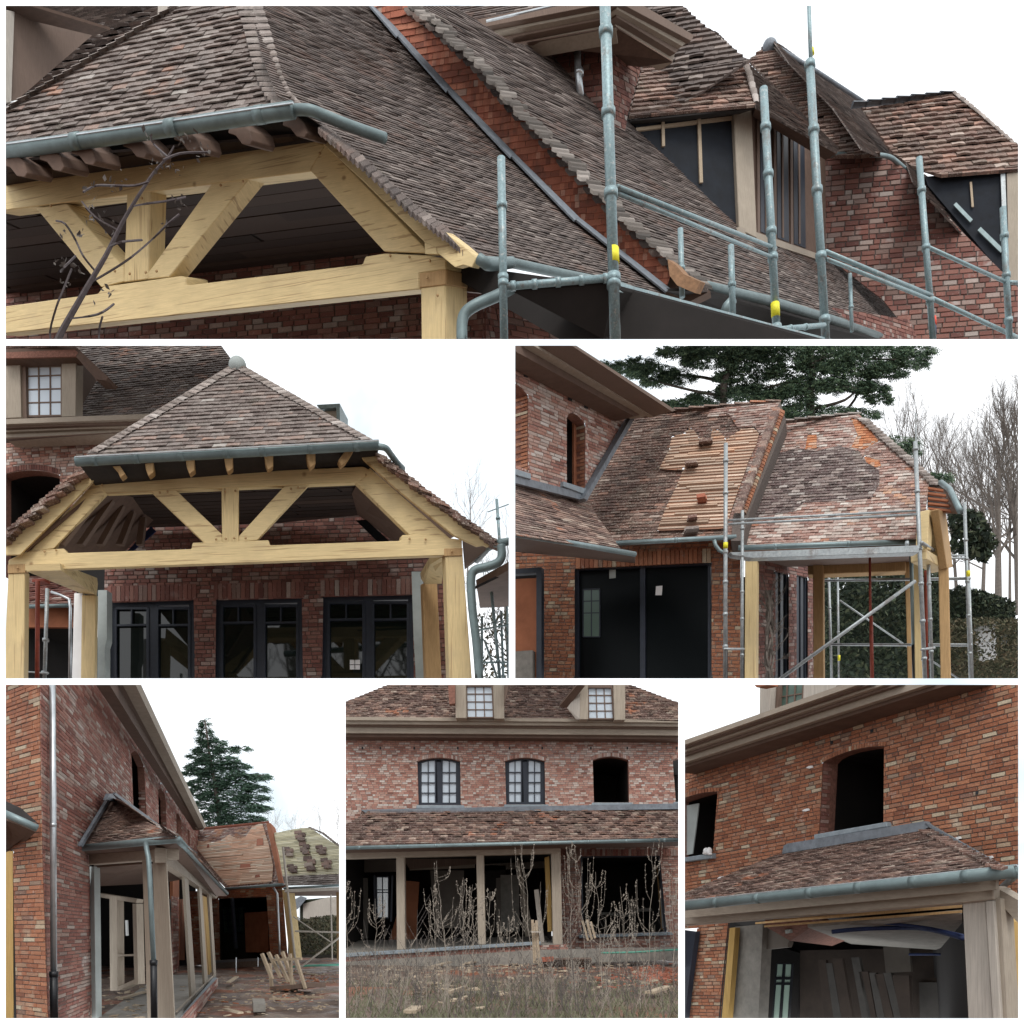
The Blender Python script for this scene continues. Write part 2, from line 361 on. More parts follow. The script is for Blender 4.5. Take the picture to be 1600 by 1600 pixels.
def bars(name, pl, lst, th, m, parent, d=None, kind=None):
    """several bars that make one piece: (p, q, width in px)"""
    bm = bmesh.new()
    for i, (p, q, w_) in enumerate(lst):
        prism('', pl.shift(-.0013 * (i % 7)), barpix(p, q, w_), th, m, None, d, bm=bm)
    bmesh.ops.recalc_face_normals(bm, faces=bm.faces)
    return obj(name, bm, m, parent, kind=kind)
def slab(name, pts, th, m, parent, bm=None):
    """a flat slab through pixel+depth points"""
    own = bm is None
    if own: bm = bmesh.new()
    p = [P(*q) if not isinstance(q, Vector) else q for q in pts]
    n = (p[1] - p[0]).cross(p[2] - p[0]).normalized()
    if n.dot(CAM - p[0]) < 0: n = -n
    add_prism(bm, p, -n * th * UNIT)
    if not own: return bm
    bmesh.ops.recalc_face_normals(bm, faces=bm.faces)
    return obj(name, bm, m, parent)
def smoothpts(pts, k=6):
    out = []
    n = len(pts)
    for i in range(n - 1):
        p0 = pts[max(i - 1, 0)]; p1 = pts[i]; p2 = pts[i + 1]; p3 = pts[min(i + 2, n - 1)]
        for j in range(k):
            t = j / k
            out.append(.5 * ((2 * p1) + (-p0 + p2) * t + (2 * p0 - 5 * p1 + 4 * p2 - p3) * t * t + (-p0 + 3 * p1 - 3 * p2 + p3) * t ** 3))
    out.append(pts[-1]); return out
def add_tube(bm, pts, r, sides=10, caps=True):
    rs = r if hasattr(r, '__len__') else [r] * len(pts)
    rings = []; ref = None
    for i, p in enumerate(pts):
        t = (pts[min(i + 1, len(pts) - 1)] - pts[max(i - 1, 0)]).normalized()
        if ref is None:
            ref = t.orthogonal().normalized()
        ref = (ref - t * ref.dot(t))
        if ref.length < 1e-4: ref = t.orthogonal()
        ref.normalize(); s = t.cross(ref)
        rings.append([bm.verts.new(p + (ref * math.cos(2 * math.pi * k / sides) + s * math.sin(2 * math.pi * k / sides)) * rs[i]) for k in range(sides)])
    for a, b in zip(rings, rings[1:]):
        for k in range(sides):
            bm.faces.new((a[k], a[(k + 1) % sides], b[(k + 1) % sides], b[k]))
    if caps:
        try: bm.faces.new(rings[0][::-1]); bm.faces.new(rings[-1])
        except ValueError: pass
def tube(name, pts, dpx, m, parent, sides=12, curve=False, rings=(), ringw=1.35):
    """pts: (x, y, Y); dpx: diameter in px at the first point; rings: positions 0..1 of collars"""
    v = [P(*p) if not isinstance(p, Vector) else p for p in pts]
    r = dpx * (v[0].y - CAM.y) / F / 2
    if curve: v = smoothpts(v)
    bm = bmesh.new(); add_tube(bm, v, r, sides)
    L = (v[-1] - v[0])
    for t in rings:
        c = v[0] + L * t; k = L.normalized() * r * .7
        add_tube(bm, [c - k, c + k], r * ringw, sides)
    return obj(name, bm, m, parent, smooth=False if sides < 8 else True)
def pipe(*a, **k): return tube(*a, **k)

def _cell_poly(cell, edges):
    """cut a convex cell by the outline edges that run through it (keeps the left side of each)"""
    x0 = min(p[0] for p in cell); x1 = max(p[0] for p in cell); y0 = min(p[1] for p in cell); y1 = max(p[1] for p in cell)
    cut = False
    for (ax, ay, bx, by) in edges:
        if max(ax, bx) <= x0 or min(ax, bx) >= x1 or max(ay, by) <= y0 or min(ay, by) >= y1: continue
        # Liang-Barsky test of the segment against the cell
        dx, dy = bx - ax, by - ay; t0, t1 = 0., 1.; ok = True
        for p_, q_ in ((-dx, ax - x0), (dx, x1 - ax), (-dy, ay - y0), (dy, y1 - ay)):
            if abs(p_) < 1e-12:
                if q_ < 0: ok = False; break
            else:
                t = q_ / p_
                if p_ < 0: t0 = max(t0, t)
                else: t1 = min(t1, t)
                if t0 > t1: ok = False; break
        if not ok: continue
        cut = True
        cell = clip_poly(cell, lambda p: dx * (p[1] - ay) - dy * (p[0] - ax))
        if len(cell) < 3: return None, True
    return cell, cut
def cells(cell, edges, depth):
    """the parts of a cell inside the outline; cells crossed by several edges are split first"""
    x0 = min(p[0] for p in cell); x1 = max(p[0] for p in cell); y0 = min(p[1] for p in cell); y1 = max(p[1] for p in cell)
    near = [e for e in edges if not (max(e[0], e[2]) <= x0 or min(e[0], e[2]) >= x1 or max(e[1], e[3]) <= y0 or min(e[1], e[3]) >= y1)]
    if not near: return ([cell], False) if _inside((x0 + x1) / 2, (y0 + y1) / 2, edges) else ([], False)
    if len(near) > 1 and depth > 0:
        out = []; c = False
        if x1 - x0 > y1 - y0: xm = (x0 + x1) / 2; sub = [[(x0, y0), (xm, y0), (xm, y1), (x0, y1)], [(xm, y0), (x1, y0), (x1, y1), (xm, y1)]]
        else: ym = (y0 + y1) / 2; sub = [[(x0, y0), (x1, y0), (x1, ym), (x0, ym)], [(x0, ym), (x1, ym), (x1, y1), (x0, y1)]]
        for q in sub:
            r_, k = cells(q, edges, depth - 1); out += r_; c = True
        return out, c
    q, cut = _cell_poly(cell, near)
    if q is None: return [], True
    if not cut: return ([cell], False) if _inside((x0 + x1) / 2, (y0 + y1) / 2, edges) else ([], False)
    return [q], True
def _inside(x, y, edges):
    c = False
    for ax, ay, bx, by in edges:
        if (ay > y) != (by > y) and x < (bx - ax) * (y - ay) / (by - ay) + ax: c = not c
    return c
def _area2(P_): return sum(P_[i][0] * P_[(i + 1) % len(P_)][1] - P_[(i + 1) % len(P_)][0] * P_[i][1] for i in range(len(P_)))
def lay(parent, surf_name, pl, poly, holes, cwpx, chpx, m, style='brick', count=300, back='mortar', ref=None, part='brick', stuff='brickwork', seed=1, label=None, top=False, hfrac=1., relief=1., wild=True):
    """Lays bricks, tiles or laths in courses on a plane. Returns the bed (the surface behind them), which parents the pieces."""
    rnd = random.Random(seed)
    poly = clip_rect(poly)
    if len(poly) < 3: return None
    rx, ry = ref or (sum(p[0] for p in poly) / len(poly), sum(p[1] for p in poly) / len(poly))
    o = pl.h(rx, ry); s = 1e-3
    a = proj(o); b = proj(o + pl.u * s); c = proj(o + pl.v * s)
    cw = cwpx * s / math.hypot(b[0] - a[0], b[1] - a[1]); ch = chpx * s / math.hypot(c[0] - a[0], c[1] - a[1])
    loops = []
    for k, lp in enumerate([poly] + [clip_rect(h_) for h_ in holes]):
        if len(lp) < 3: continue
        q = [pl.uv(pl.h(x, y)) for x, y in lp]
        ar = _area2(q)
        if (ar < 0) != (k > 0): q = q[::-1]
        loops.append(q)
    edges = [(*q[i], *q[(i + 1) % len(q)]) for q in loops for i in range(len(q)) if (Vector(q[i]) - Vector(q[(i + 1) % len(q)])).length > 1e-7]
    U = [p for q in loops for p in q]
    umin, umax = min(p[0] for p in U), max(p[0] for p in U); vmin, vmax = min(p[1] for p in U), max(p[1] for p in U)
    # bed
    bv, bf = [], []
    j = math.floor(vmin / ch)
    step = cw * 3
    while j * ch < vmax:
        u = umin
        while u < umax:
            for cell in cells([(u, j * ch), (u + step, j * ch), (u + step, (j + 1) * ch), (u, (j + 1) * ch)], edges, 5)[0]:
                k = len(bv); bv += [pl.at(p[0], p[1], 0) for p in cell]; bf.append(list(range(k, k + len(cell))))
            u += step
        j += 1
    me = bpy.data.meshes.new(surf_name); me.from_pydata(bv, [], bf); me.materials.append(MATS[back])
    bed = bpy.data.objects.new(surf_name, me); scene.collection.objects.link(bed)
    if parent is not None: adopt(bed, parent)
    if label: bed['label'] = label
    # pieces
    full, rest = [], []
    j = math.floor(vmin / ch) - 1
    x0r, y0r, x1r, y1r = RECT
    while j * ch < vmax:
        v0 = j * ch + rnd.uniform(-.04, .04) * ch
        if style == 'tile': v1 = v0 + ch * 1.3
        elif style == 'lath': v1 = v0 + ch * hfrac
        else: v1 = v0 + ch * .87
        u = umin - cw * (1 + (j % 2) * .5 + rnd.uniform(-.15, .15) * (1 if style != 'lath' else 5))
        while u < umax:
            if style == 'brick': k = rnd.choice((0, 0, 0, 0, 0, 1, 2)) if wild else 0; wd = cw * (1, .52, .76)[k]
            else: k = 0; wd = cw
            g = cw * (.03 if style == 'brick' else .012)
            if style == 'lath': g = cw * .004
            a0, a1 = u + g, u + wd - g
            cl, cut = cells([(a0, v0), (a1, v0), (a1, v1), (a0, v1)], edges, 5 if style == 'lath' else 2)
            u += wd
            if not cl: continue
            if not cut:
                pm = pl.at((a0 + a1) / 2, (v0 + v1) / 2); full.append((pm.y, a0, v0, k, a1 - a0, v1 - v0))
            else: rest += cl
        j += 1
    full.sort(key=lambda t: t[0])
    W = {0: 0, 1: 0, 2: 0}
    for t in full: W[t[3]] = t[4]
    Hh = full[0][5] if full else ch
    rl = relief
    def shape(kind, w_, h_, r):
        jx = lambda q: r.uniform(-q, q)
        if kind == 'tile':
            hb = ch * .30 * rl * (1 + jx(.35)); th = ch * .2 * rl; lo = ch * .03; cam_ = ch * .07 * rl
            ta, tb = jx(.05) * ch, jx(.05) * ch; sag = -.10 * ch if part == 'hung_tile' else jx(.03) * ch
            vs_ = [(0, ta, hb - th), (w_ / 2, (ta + tb) / 2 + sag, hb - th + cam_), (w_, tb, hb - th),
                   (0, ta, hb), (w_ / 2, (ta + tb) / 2 + sag, hb + cam_), (w_, tb, hb * (1 + jx(.2))),
                   (0, h_, lo), (w_ / 2, h_, lo), (w_, h_, lo), (0, h_, 0), (w_, h_, 0)]
            fs_ = [(0, 1, 4, 3), (1, 2, 5, 4), (3, 4, 7, 6), (4, 5, 8, 7), (0, 3, 6, 9), (5, 2, 10, 8)]
            return vs_, fs_
        d = ch * (.16 if kind == 'brick' else .3) * rl * (1 + jx(.3)); e = min(w_, h_) * .07
        q = [(jx(.02) * w_, jx(.05) * h_), (w_ + jx(.02) * w_, jx(.05) * h_), (w_ + jx(.02) * w_, h_ + jx(.05) * h_), (jx(.02) * w_, h_ + jx(.05) * h_)]
        if kind == 'lath': q = [(0, 0), (w_, 0), (w_, h_), (0, h_)]
        ins = [(e, e), (-e, e), (-e, -e), (e, -e)]
        vs_ = [(x, y, -.002) for x, y in q] + [(x + ins[i][0], y + ins[i][1], d + jx(.12) * d) for i, (x, y) in enumerate(q)]
        fs_ = [(4, 5, 6, 7)] + [(i, (i + 1) % 4, 4 + (i + 1) % 4, 4 + i) for i in range(4)]
        return vs_, fs_
    pool = {}
    for k in W:
        if W[k] > 0:
            pool[k] = []
            for q in range(10):
                vs_, fs_ = shape(style, W[k], Hh, rnd)
                me = bpy.data.meshes.new(part); me.from_pydata(vs_, [], fs_); me.materials.append(MATS[m]); pool[k].append(me)
    rot = Matrix((pl.u, pl.v, pl.n)).transposed().to_4x4()
    vis = []
    for t in full:
        if len(vis) < count:
            ok = True
            for (du, dv) in ((0, 0), (t[4], 0), (t[4], t[5]), (0, t[5])):
                x, y = proj(pl.at(t[1] + du, t[2] + dv, ch * .4))
                if not (x0r <= x <= x1r and y0r <= y <= y1r): ok = False
            if ok:
                vis.append(t); continue
        rest.append(t)
    for t in vis:
        o = bpy.data.objects.new(part, rnd.choice(pool[t[3]])); scene.collection.objects.link(o); o.parent = bed
        M = Matrix.Translation(pl.at(t[1], t[2], rnd.uniform(-.02, .03) * ch)) @ rot @ Matrix.Rotation(rnd.uniform(-1, 1) * (.02 if style == 'tile' else .006), 4, 'Z')
        o.matrix_basis = M
    vs_, fs_ = [], []
    for t in rest:
        k0 = len(vs_)
        if isinstance(t, tuple):
            sv, sf = shape(style, t[4], t[5], rnd); dz = rnd.uniform(-.03, .05) * ch
            vs_ += [pl.at(t[1] + x, t[2] + y, z + dz) for x, y, z in sv]; fs_ += [[k0 + i for i in f] for f in sf]
        else:
            n_ = len(t); lowv = min(p[1] for p in t)
            def hf(p):
                if style == 'tile':
                    return ch * (.30 * rl - .27 * rl * (p[1] - lowv) / (1.3 * ch))
                return ch * .15 * rl
            vs_ += [pl.at(p[0], p[1], 0) for p in t] + [pl.at(p[0], p[1], hf(p)) for p in t]
            fs_.append([k0 + n_ + i for i in range(n_)]); fs_ += [[k0 + i, k0 + (i + 1) % n_, k0 + n_ + (i + 1) % n_, k0 + n_ + i] for i in range(n_)]
    if vs_:
        bm = bmesh.new(); me = bpy.data.meshes.new('t'); me.from_pydata(vs_, [], fs_); bm.from_mesh(me); bpy.data.meshes.remove(me)
        o = obj(stuff, bm, m, None, cap=False)
        if o: o.parent = bed; o['kind'] = 'stuff'
    return bed
def ridge(parent, pts, dpx, m, n, part='hip_tile', seed=3, flat=.55, bedname=None):
    """overlapping cap tiles along a hip, verge or ridge, each an object"""
    rnd = random.Random(seed)
    v = [P(*p) if not isinstance(p, Vector) else p for p in pts]
    L = [0]
    for a, b in zip(v, v[1:]): L.append(L[-1] + (b - a).length)
    def at(s):
        s = max(0, min(L[-1] - 1e-6, s))
        for i in range(len(v) - 1):
            if s <= L[i + 1]: return v[i].lerp(v[i + 1], (s - L[i]) / (L[i + 1] - L[i]))
        return v[-1]
    meshes = {}
    for i in range(n):
        a = at(L[-1] * i / n); b = at(L[-1] * (i + 1.25) / n)
        r = dpx * (a.y - CAM.y) / F / 2 * rnd.uniform(.93, 1.07); t = (b - a).normalized()
        up = Vector((0, 0, 1)); s = t.cross(up).normalized(); up = s.cross(t)
        bm = bmesh.new(); ra, rb = [], []
        for k in range(6):
            an = math.pi * k / 5
            d = s * math.cos(an) * r + up * math.sin(an) * r * flat
            ra.append(bm.verts.new(a + d * 1.12 + up * r * .25)); rb.append(bm.verts.new(b + d * .8))
        ri = [bm.verts.new(x.co - up * r * .3) for x in ra]
        for k in range(5): bm.faces.new((ra[k], ra[k + 1], rb[k + 1], rb[k])); bm.faces.new((ri[k], ri[k + 1], ra[k + 1], ra[k]))
        bm.faces.new(ri)
        obj(part, bm, m, parent, cap=False)
def room(name, pl, poly, depth, m, parent, d=None):
    """the inside seen through an opening: side faces and back"""
    bm = bmesh.new(); dd = (d if d is not None else -pl.n) * depth * UNIT
    pts = [pl.h(x, y) for x, y in poly]
    a = [bm.verts.new(p) for p in pts]; b = [bm.verts.new(p + dd) for p in pts]; n = len(a)
    bm.faces.new(b)
    for i in range(n): bm.faces.new((a[i], a[(i + 1) % n], b[(i + 1) % n], b[i]))
    return obj(name, bm, m, parent, cap=False)
def reveal(name, pl, poly, depth, m, parent, d=None):
    bm = bmesh.new(); dd = (d if d is not None else -pl.n) * depth * UNIT
    pts = [pl.h(x, y) for x, y in poly]
    a = [bm.verts.new(p) for p in pts]; b = [bm.verts.new(p + dd) for p in pts]; n = len(a)
    for i in range(n): bm.faces.new((a[i], a[(i + 1) % n], b[(i + 1) % n], b[i]))
    return obj(name, bm, m, parent, cap=False)
def lerp2(a, b, t): return (a[0] + (b[0] - a[0]) * t, a[1] + (b[1] - a[1]) * t)
def bil(q, u, v):                   # q: tl, tr, br, bl
    return lerp2(lerp2(q[0], q[1], u), lerp2(q[3], q[2], u), v)
def window(parent, pl, q, cols, rows, fpx, mpx, fm='navy_frame', gm='painted_sky_glass', th=.05, name='window', colpos=None, rowpos=None):
    """frame (one mesh) with its glazing bars and panes as sub-parts"""
    lst = [(q[0], q[1], fpx), (q[1], q[2], fpx), (q[2], q[3], fpx), (q[3], q[0], fpx)]
    fr = bars(name, pl, lst, th, fm, parent)
    cp = colpos or [i / cols for i in range(cols + 1)]; rp = rowpos or [i / rows for i in range(rows + 1)]
    lst = [(bil(q, c, 0), bil(q, c, 1), mpx) for c in cp[1:-1]] + [(bil(q, 0, r), bil(q, 1, r), mpx) for r in rp[1:-1]]
    if lst and fr: bars('glazing_bar', pl.shift(-.008), lst, th * .6, fm, fr)
    g = pl.shift(-th * .55)
    for i in range(len(cp) - 1):
        for j in range(len(rp) - 1):
            e = [bil(q, cp[i], rp[j]), bil(q, cp[i + 1], rp[j]), bil(q, cp[i + 1], rp[j + 1]), bil(q, cp[i], rp[j + 1])]
            e = clip_rect(e)
            if fr and len(e) >= 3: prism('pane', g, e, .008, gm, fr)
    return fr
def arch(q, rise, n=8):             # q: tl, tr, br, bl with a segmental head
    top = []
    for i in range(n + 1):
        t = i / n; p = lerp2(q[0], q[1], t); top.append((p[0], p[1] - rise * (1 - (2 * t - 1) ** 2)))
    return top + [q[2], q[3]]
def arch_bricks(parent, pl, q, rise, lpx, n, m='red_brick', name='arch', piecen='arch_brick'):
    """a ring of bricks on edge over an opening"""
    top = []
    for i in range(n + 1):
        t = i / n; p = lerp2(q[0], q[1], t); top.append((p[0], p[1] - rise * (1 - (2 * t - 1) ** 2)))
    ref = pl.h(*top[0]).y
    bm = bmesh.new(); c = top + [(x, y - lpx) for x, y in top[::-1]]
    prism('', pl, c, .01, 'mortar', None, bm=bm)
    bed = obj(name, bm, 'mortar', parent)
    if not bed: return
    px = lpx * .07
    for i in range(n):
        a, b = top[i], top[i + 1]; u = ((b[0] - a[0]) * .08, (b[1] - a[1]) * .08)
        prism(piecen, pl.shift(.012), [(a[0] + u[0], a[1] + u[1] - px), (b[0] - u[0], b[1] - u[1] - px), (b[0] - u[0], b[1] - u[1] - lpx + px), (a[0] + u[0], a[1] + u[1] - lpx + px)], .012, m, bed)
def arr(lo, hi, n): return [lo + (hi - lo) * i / (n - 1) for i in range(n)]
# ---- plants
def grow(bm, p, d, L, r, depth, rnd, spread=.5, up=.15, n=(2, 3), seg=3, sides=4, shrink=.68):
    pts = [p.copy()]; q = p.copy(); dd = d.normalized()
    for i in range(seg):
        dd = (dd + Vector((rnd.uniform(-1, 1), rnd.uniform(-.5, .5), rnd.uniform(-1, 1))) * .16 + Vector((0, 0, up * .3))).normalized()
        q = q + dd * L / seg; pts.append(q.copy())
    add_tube(bm, pts, [r * (1 - .35 * i / seg) for i in range(seg + 1)], sides, False)
    if depth <= 0: return
    for k in range(rnd.randint(*n)):
        i = rnd.choice(range(1, seg + 1)) if k else seg
        s = Vector((rnd.uniform(-1, 1), rnd.uniform(-1, 1), rnd.uniform(-.5, .8))).normalized()
        nd = (dd + s * spread * (1.3 if k else .6) + Vector((0, 0, up))).normalized()
        grow(bm, pts[i], nd, L * shrink * rnd.uniform(.8, 1.2), r * .62, depth - 1, rnd, spread, up, n, seg, max(3, sides - 1), shrink)
def bare_tree(name, label, x, ybase, ytop, Y, seed, m='pale_bark', depth=6, thick=.018, group='bare trees', lean=0, spread=.5, sub='branch'):
    rnd = random.Random(seed); base = P(x, ybase, Y); H = (ybase - ytop) / F * Y * UNIT
    t = thing(name, label, 'tree', base, group)
    bm = bmesh.new(); th = H * thick
    pts = [base, base + Vector((lean * H * .15, 0, H * .22)), base + Vector((lean * H * .3, 0, H * .42))]
    add_tube(bm, pts, [th * .8, th * .62, th * .5], 7)
    obj('trunk', bm, m, t)
    bm = bmesh.new()
    grow(bm, pts[2], Vector((lean, 0, 1)), H * .2, th * .48, depth, rnd, spread, .25, (2, 3), 2)
    for k in range(9):
        a = pts[1].lerp(pts[2], k / 8); grow(bm, a, Vector((rnd.uniform(-1, 1), rnd.uniform(-1, 1), .8)), H * .17, th * .3, depth - 1, rnd, spread * 1.2, .22, (2, 3), 2)
    obj('crown', bm, m, t, cap=False)
    return t
def conifer(name, label, x, ybase, ytop, Y, wpx, seed, m='blue_needles', group=None, levels=34, flat=.25, topw=.12, dens=1., bx=None, cards=.09):
    rnd = random.Random(seed); base = P(x, ybase, Y); H = (ybase - ytop) / F * Y * UNIT; Wd = wpx / F * Y / 2
    t = thing(name, label, 'tree', base, group)
    bm = bmesh.new(); add_tube(bm, [base, base + Vector((0, 0, H * .5)), base + Vector((0, 0, H))], [H * .022, H * .014, H * .003], 8)
    obj('trunk', bm, 'bark', t)
    vs_, fs_ = [], []; bmb = bmesh.new()
    for i in range(levels):
        h = (i + rnd.random() * .6) / levels
        reach = Wd * (topw + (1 - topw) * (1 - h) ** .8) * rnd.uniform(.65, 1.1)
        for k in range(rnd.randint(4, 6)):
            an = rnd.uniform(0, 2 * math.pi); rr = reach * rnd.uniform(.6, 1.1)
            d = Vector((math.cos(an), math.sin(an) * .8, rnd.uniform(-.1, flat)))
            p0 = base + Vector((0, 0, H * h)); pts = []
            for s_ in range(6):
                f = s_ / 5; pts.append(p0 + d * rr * f + Vector((0, 0, rr * (.16 * f * f - .12 * math.sin(f * 3.1)))))
            add_tube(bmb, pts, [H * .004 * (1 - .8 * q / 5) for q in range(6)], 4, False)
            nn = int(26 * dens * rr / Wd + 8)
            for c in range(nn):
                f = rnd.uniform(.15, 1.03) ** .8; ii = min(4, int(f * 5)); q = pts[ii].lerp(pts[ii + 1], min(1, f * 5 - ii))
                side = Vector((-d.y, d.x, 0)) * rnd.choice((-1, 1))
                sp = side * rnd.uniform(.3, 1) * rr * .28 * (1.1 - f * .7) + d * rr * .1
                for z in range(5):
                    g = rnd.random(); c0 = q + sp * g + Vector((0, 0, rnd.uniform(-.04, .02) * rr))
                    e = cards * Wd * rnd.uniform(.4, 1)
                    a = (sp.normalized() * .7 + Vector((rnd.uniform(-1, 1), rnd.uniform(-1, 1), rnd.uniform(-.6, .6)))).normalized() * e
                    b = Vector((rnd.uniform(-1, 1), rnd.uniform(-1, 1), rnd.uniform(-1, 1))).normalized() * e * .22
                    k0 = len(vs_); vs_ += [c0 - b, c0 + a * .5 - b * .3, c0 + a, c0 + b]; fs_.append((k0, k0 + 1, k0 + 2, k0 + 3))
    obj('limb', bmb, 'bark', t, cap=False)
    me = bpy.data.meshes.new('t'); me.from_pydata(vs_, [], fs_); bm = bmesh.new(); bm.from_mesh(me); bpy.data.meshes.remove(me)
    obj('crown', bm, m, t, cap=False)
    return t
# ---------------------------------------------------------------- unseen ground about the viewer, added to block light from below
def gsheet():
    me = bpy.data.meshes.new('ground')
    k = .545; y0 = 13.9
    v = [(-120,-120,0),(120,-120,0),(120,120,0),(120*k*2,120,0),(120*k,120,0),(y0*k,y0,0),(-y0*k,y0,0),(-120*k,120,0),(-120,120,0)]
    bm = bmesh.new()
    def f(pts): bm.faces.new([bm.verts.new(p) for p in pts])
    f([(-120,-120,0),(120,-120,0),(120,y0,0),(y0*k,y0,0),(-y0*k,y0,0),(-120,y0,0)])
    f([(y0*k,y0,0),(120,y0,0),(120,120,0),(120*k,120,0)]); f([(-120,y0,0),(-y0*k,y0,0),(-120*k,120,0),(-120,120,0)])
    bm.to_mesh(me); bm.free(); me.materials.append(MATS['mud'])
    o = bpy.data.objects.new('ground', me); scene.collection.objects.link(o); o['kind'] = 'structure'
gsheet()
# ================================================================ the wide view along the top
def view_one():
    panel(9, 9, 1591, 530, unit=2.3)
    L1, R1 = vp(-5240, 1070), vp(1900, 650)
    T = vert(690, 430, 9.0, L1)
    BY = T.shift(-3.2)
    porch = thing('timber_porch', 'open oak truss porch seen close from below, bare twig in front of it', 'porch', P(690, 530, 9))
    # back wall and ceiling inside
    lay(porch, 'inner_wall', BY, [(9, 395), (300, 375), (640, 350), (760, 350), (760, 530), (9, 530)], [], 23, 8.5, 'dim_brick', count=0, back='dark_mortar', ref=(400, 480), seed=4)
    ce = Pl((420, 300, 10.6), L1, (420, 395, 12.6))
    lay(porch, 'ceiling', ce, [(9, 250), (500, 205), (690, 400), (640, 420), (9, 470)], [], 700, 21, 'dark_board', style='lath', hfrac=.93, count=30, back='roof_felt', ref=(420, 350), part='ceiling_board', stuff='boarding', relief=.5)
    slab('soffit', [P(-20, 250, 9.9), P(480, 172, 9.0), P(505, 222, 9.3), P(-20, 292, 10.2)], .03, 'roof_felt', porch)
    for x, y in ((18, 262), (75, 253), (125, 243), (205, 232), (285, 222), (370, 212), (455, 200)):
        q = T.shift(.55)
        pth = [(x - 22, y - 20), (x + 6, y - 24), (x + 24, y - 8), (x + 26, y + 14), (x + 12, y + 12), (x - 2, y - 4), (x - 20, y - 4)]
        prism('rafter_end', q, [(x - 12, y - 22), (x + 4, y - 24), (x + 20, y - 8), (x + 24, y + 8), (x + 20, y + 15), (x + 8, y + 13), (x - 2, y), (x - 14, y - 4)], .3, 'brown_soffit', porch, d=R1, bev=.006)
    # the truss
    d = R1; th = .30
    beam = [(-10, 481), (152, 459), (160, 448), (283, 431), (290, 434), (290, 446), (566, 413), (570, 401), (600, 396), (668, 399), (697, 404), (697, 421), (655, 427), (655, 452), (-10, 523)]
    prism('king_post', T, [(198, 302), (235, 297), (231, 436), (193, 441)], th * .7, 'oak_upright', porch, d, .008)
    prism('brace', T.shift(-.004), [(56, 325), (104, 318), (193, 418), (193, 440), (158, 449)], th * .7, 'oak', porch, d, .008)
    prism('brace', T.shift(-.006), [(331, 286), (391, 277), (264, 433), (226, 437), (228, 430)], th * .75, 'oak', porch, d, .008)
    prism('strut', T.shift(-.002), [(484, 266), (506, 222), (672, 396), (600, 393)], th * .8, 'oak', porch, d, .008)
    prism('top_beam', T.shift(.004), [(-10, 290), (495, 219), (508, 228), (484, 268), (-10, 331)], th, 'oak_along', porch, d, .01)
    prism('bottom_beam', T.shift(.008), beam, th, 'oak_along', porch, d, .01)
    prism('post', T, [(657, 440), (696, 436), (696, 545), (658, 545)], .36, 'oak_upright', porch, d, .01)
    prism('post_head', T.shift(.012), [(655, 427), (697, 421), (697, 445), (655, 450)], .36, 'aged_oak', porch, d, .008)
    prism('barge_board', T.shift(.18), [(476, 199), (494, 196), (560, 248), (642, 322), (722, 382), (745, 402), (737, 418), (724, 414), (711, 418), (665, 380), (565, 281)], .12, 'oak', porch, d, .006)
    prism('barge_end', T.shift(.19), [(663, 378), (681, 386), (683, 397), (664, 397)], .1, 'oak', porch, d, .004)
    for x, y in ((203, 428), (228, 426), (180, 424), (245, 424), (380, 284), (345, 290), (80, 322), (222, 310), (610, 400), (640, 402), (500, 240), (672, 408), (668, 434), (684, 462)):
        c_ = T.shift(.035).h(x, y); tube('peg', [c_, c_ + T.n * .02], 4.2, 'aged_oak', porch, 8)
    # front hip face
    A = Pl((450, 163, 8.85), L1, (330, 9, 9.9))
    polA = [(-10, 186), (20, 166), (110, 112), (200, 57), (292, 0), (386, 0), (402, 52), (410, 90), (432, 150), (458, 166), (-10, 231)]
    lay(porch, 'front_roof', A, polA, [], 25, 9.5, 'porch_tile', style='tile', count=180, back='roof_felt', ref=(250, 150), part='tile', stuff='tiling', seed=5, relief=.8)
    hp = A.h(386, 0)
    B = Pl(P(750, 400, 9.0), R1, hp)
    polB = [(386, 0), (570, 0), (622, 55), (700, 140), (800, 243), (900, 342), (1040, 452), (1040, 470), (960, 440), (745, 402), (720, 382), (640, 318), (560, 246), (500, 196), (458, 166), (432, 150), (410, 90), (402, 52)]
    lay(porch, 'side_roof', B, polB, [], 21, 7.6, 'grey_tile', style='tile', count=120, back='roof_felt', ref=(640, 260), part='tile', stuff='tiling', seed=6, relief=.8)
    up = Vector((0, 0, .05))
    # hip bonnets: broad pale tiles wrapped round the corner
    hipl = [(390, 0), (404, 40), (414, 80), (424, 118), (438, 148), (458, 168)]
    for i in range(19):
        t = i / 19 * (len(hipl) - 1); k = int(t); a = lerp2(hipl[k], hipl[min(k + 1, 5)], t - k)
        ya = A.Y(*a); c = P(a[0], a[1], ya - .12)
        bm = bmesh.new()
        l0 = A.h(a[0] - 21, a[1] + 9) + A.n * .05 * UNIT; r0 = B.h(a[0] + 15, a[1] + 8) + B.n * .05 * UNIT
        l1 = A.h(a[0] - 24, a[1] + 0) + A.n * .02 * UNIT; r1 = B.h(a[0] + 12, a[1] - 3) + B.n * .02 * UNIT; c1 = P(a[0] - 2, a[1] - 9, ya - .04)
        c0 = P(a[0] + 1, a[1], ya - .16); dn = Vector((0, 0, -.025)) * UNIT
        v = [bm.verts.new(q) for q in (l0, c0, r0, r1, c1, l1, l0 + dn, c0 + dn, r0 + dn)]
        for f in ((0, 1, 4, 5), (1, 2, 3, 4), (6, 7, 1, 0), (7, 8, 2, 1)): bm.faces.new([v[q] for q in f])
        obj('hip_tile', bm, 'hip_tile', porch, cap=False)
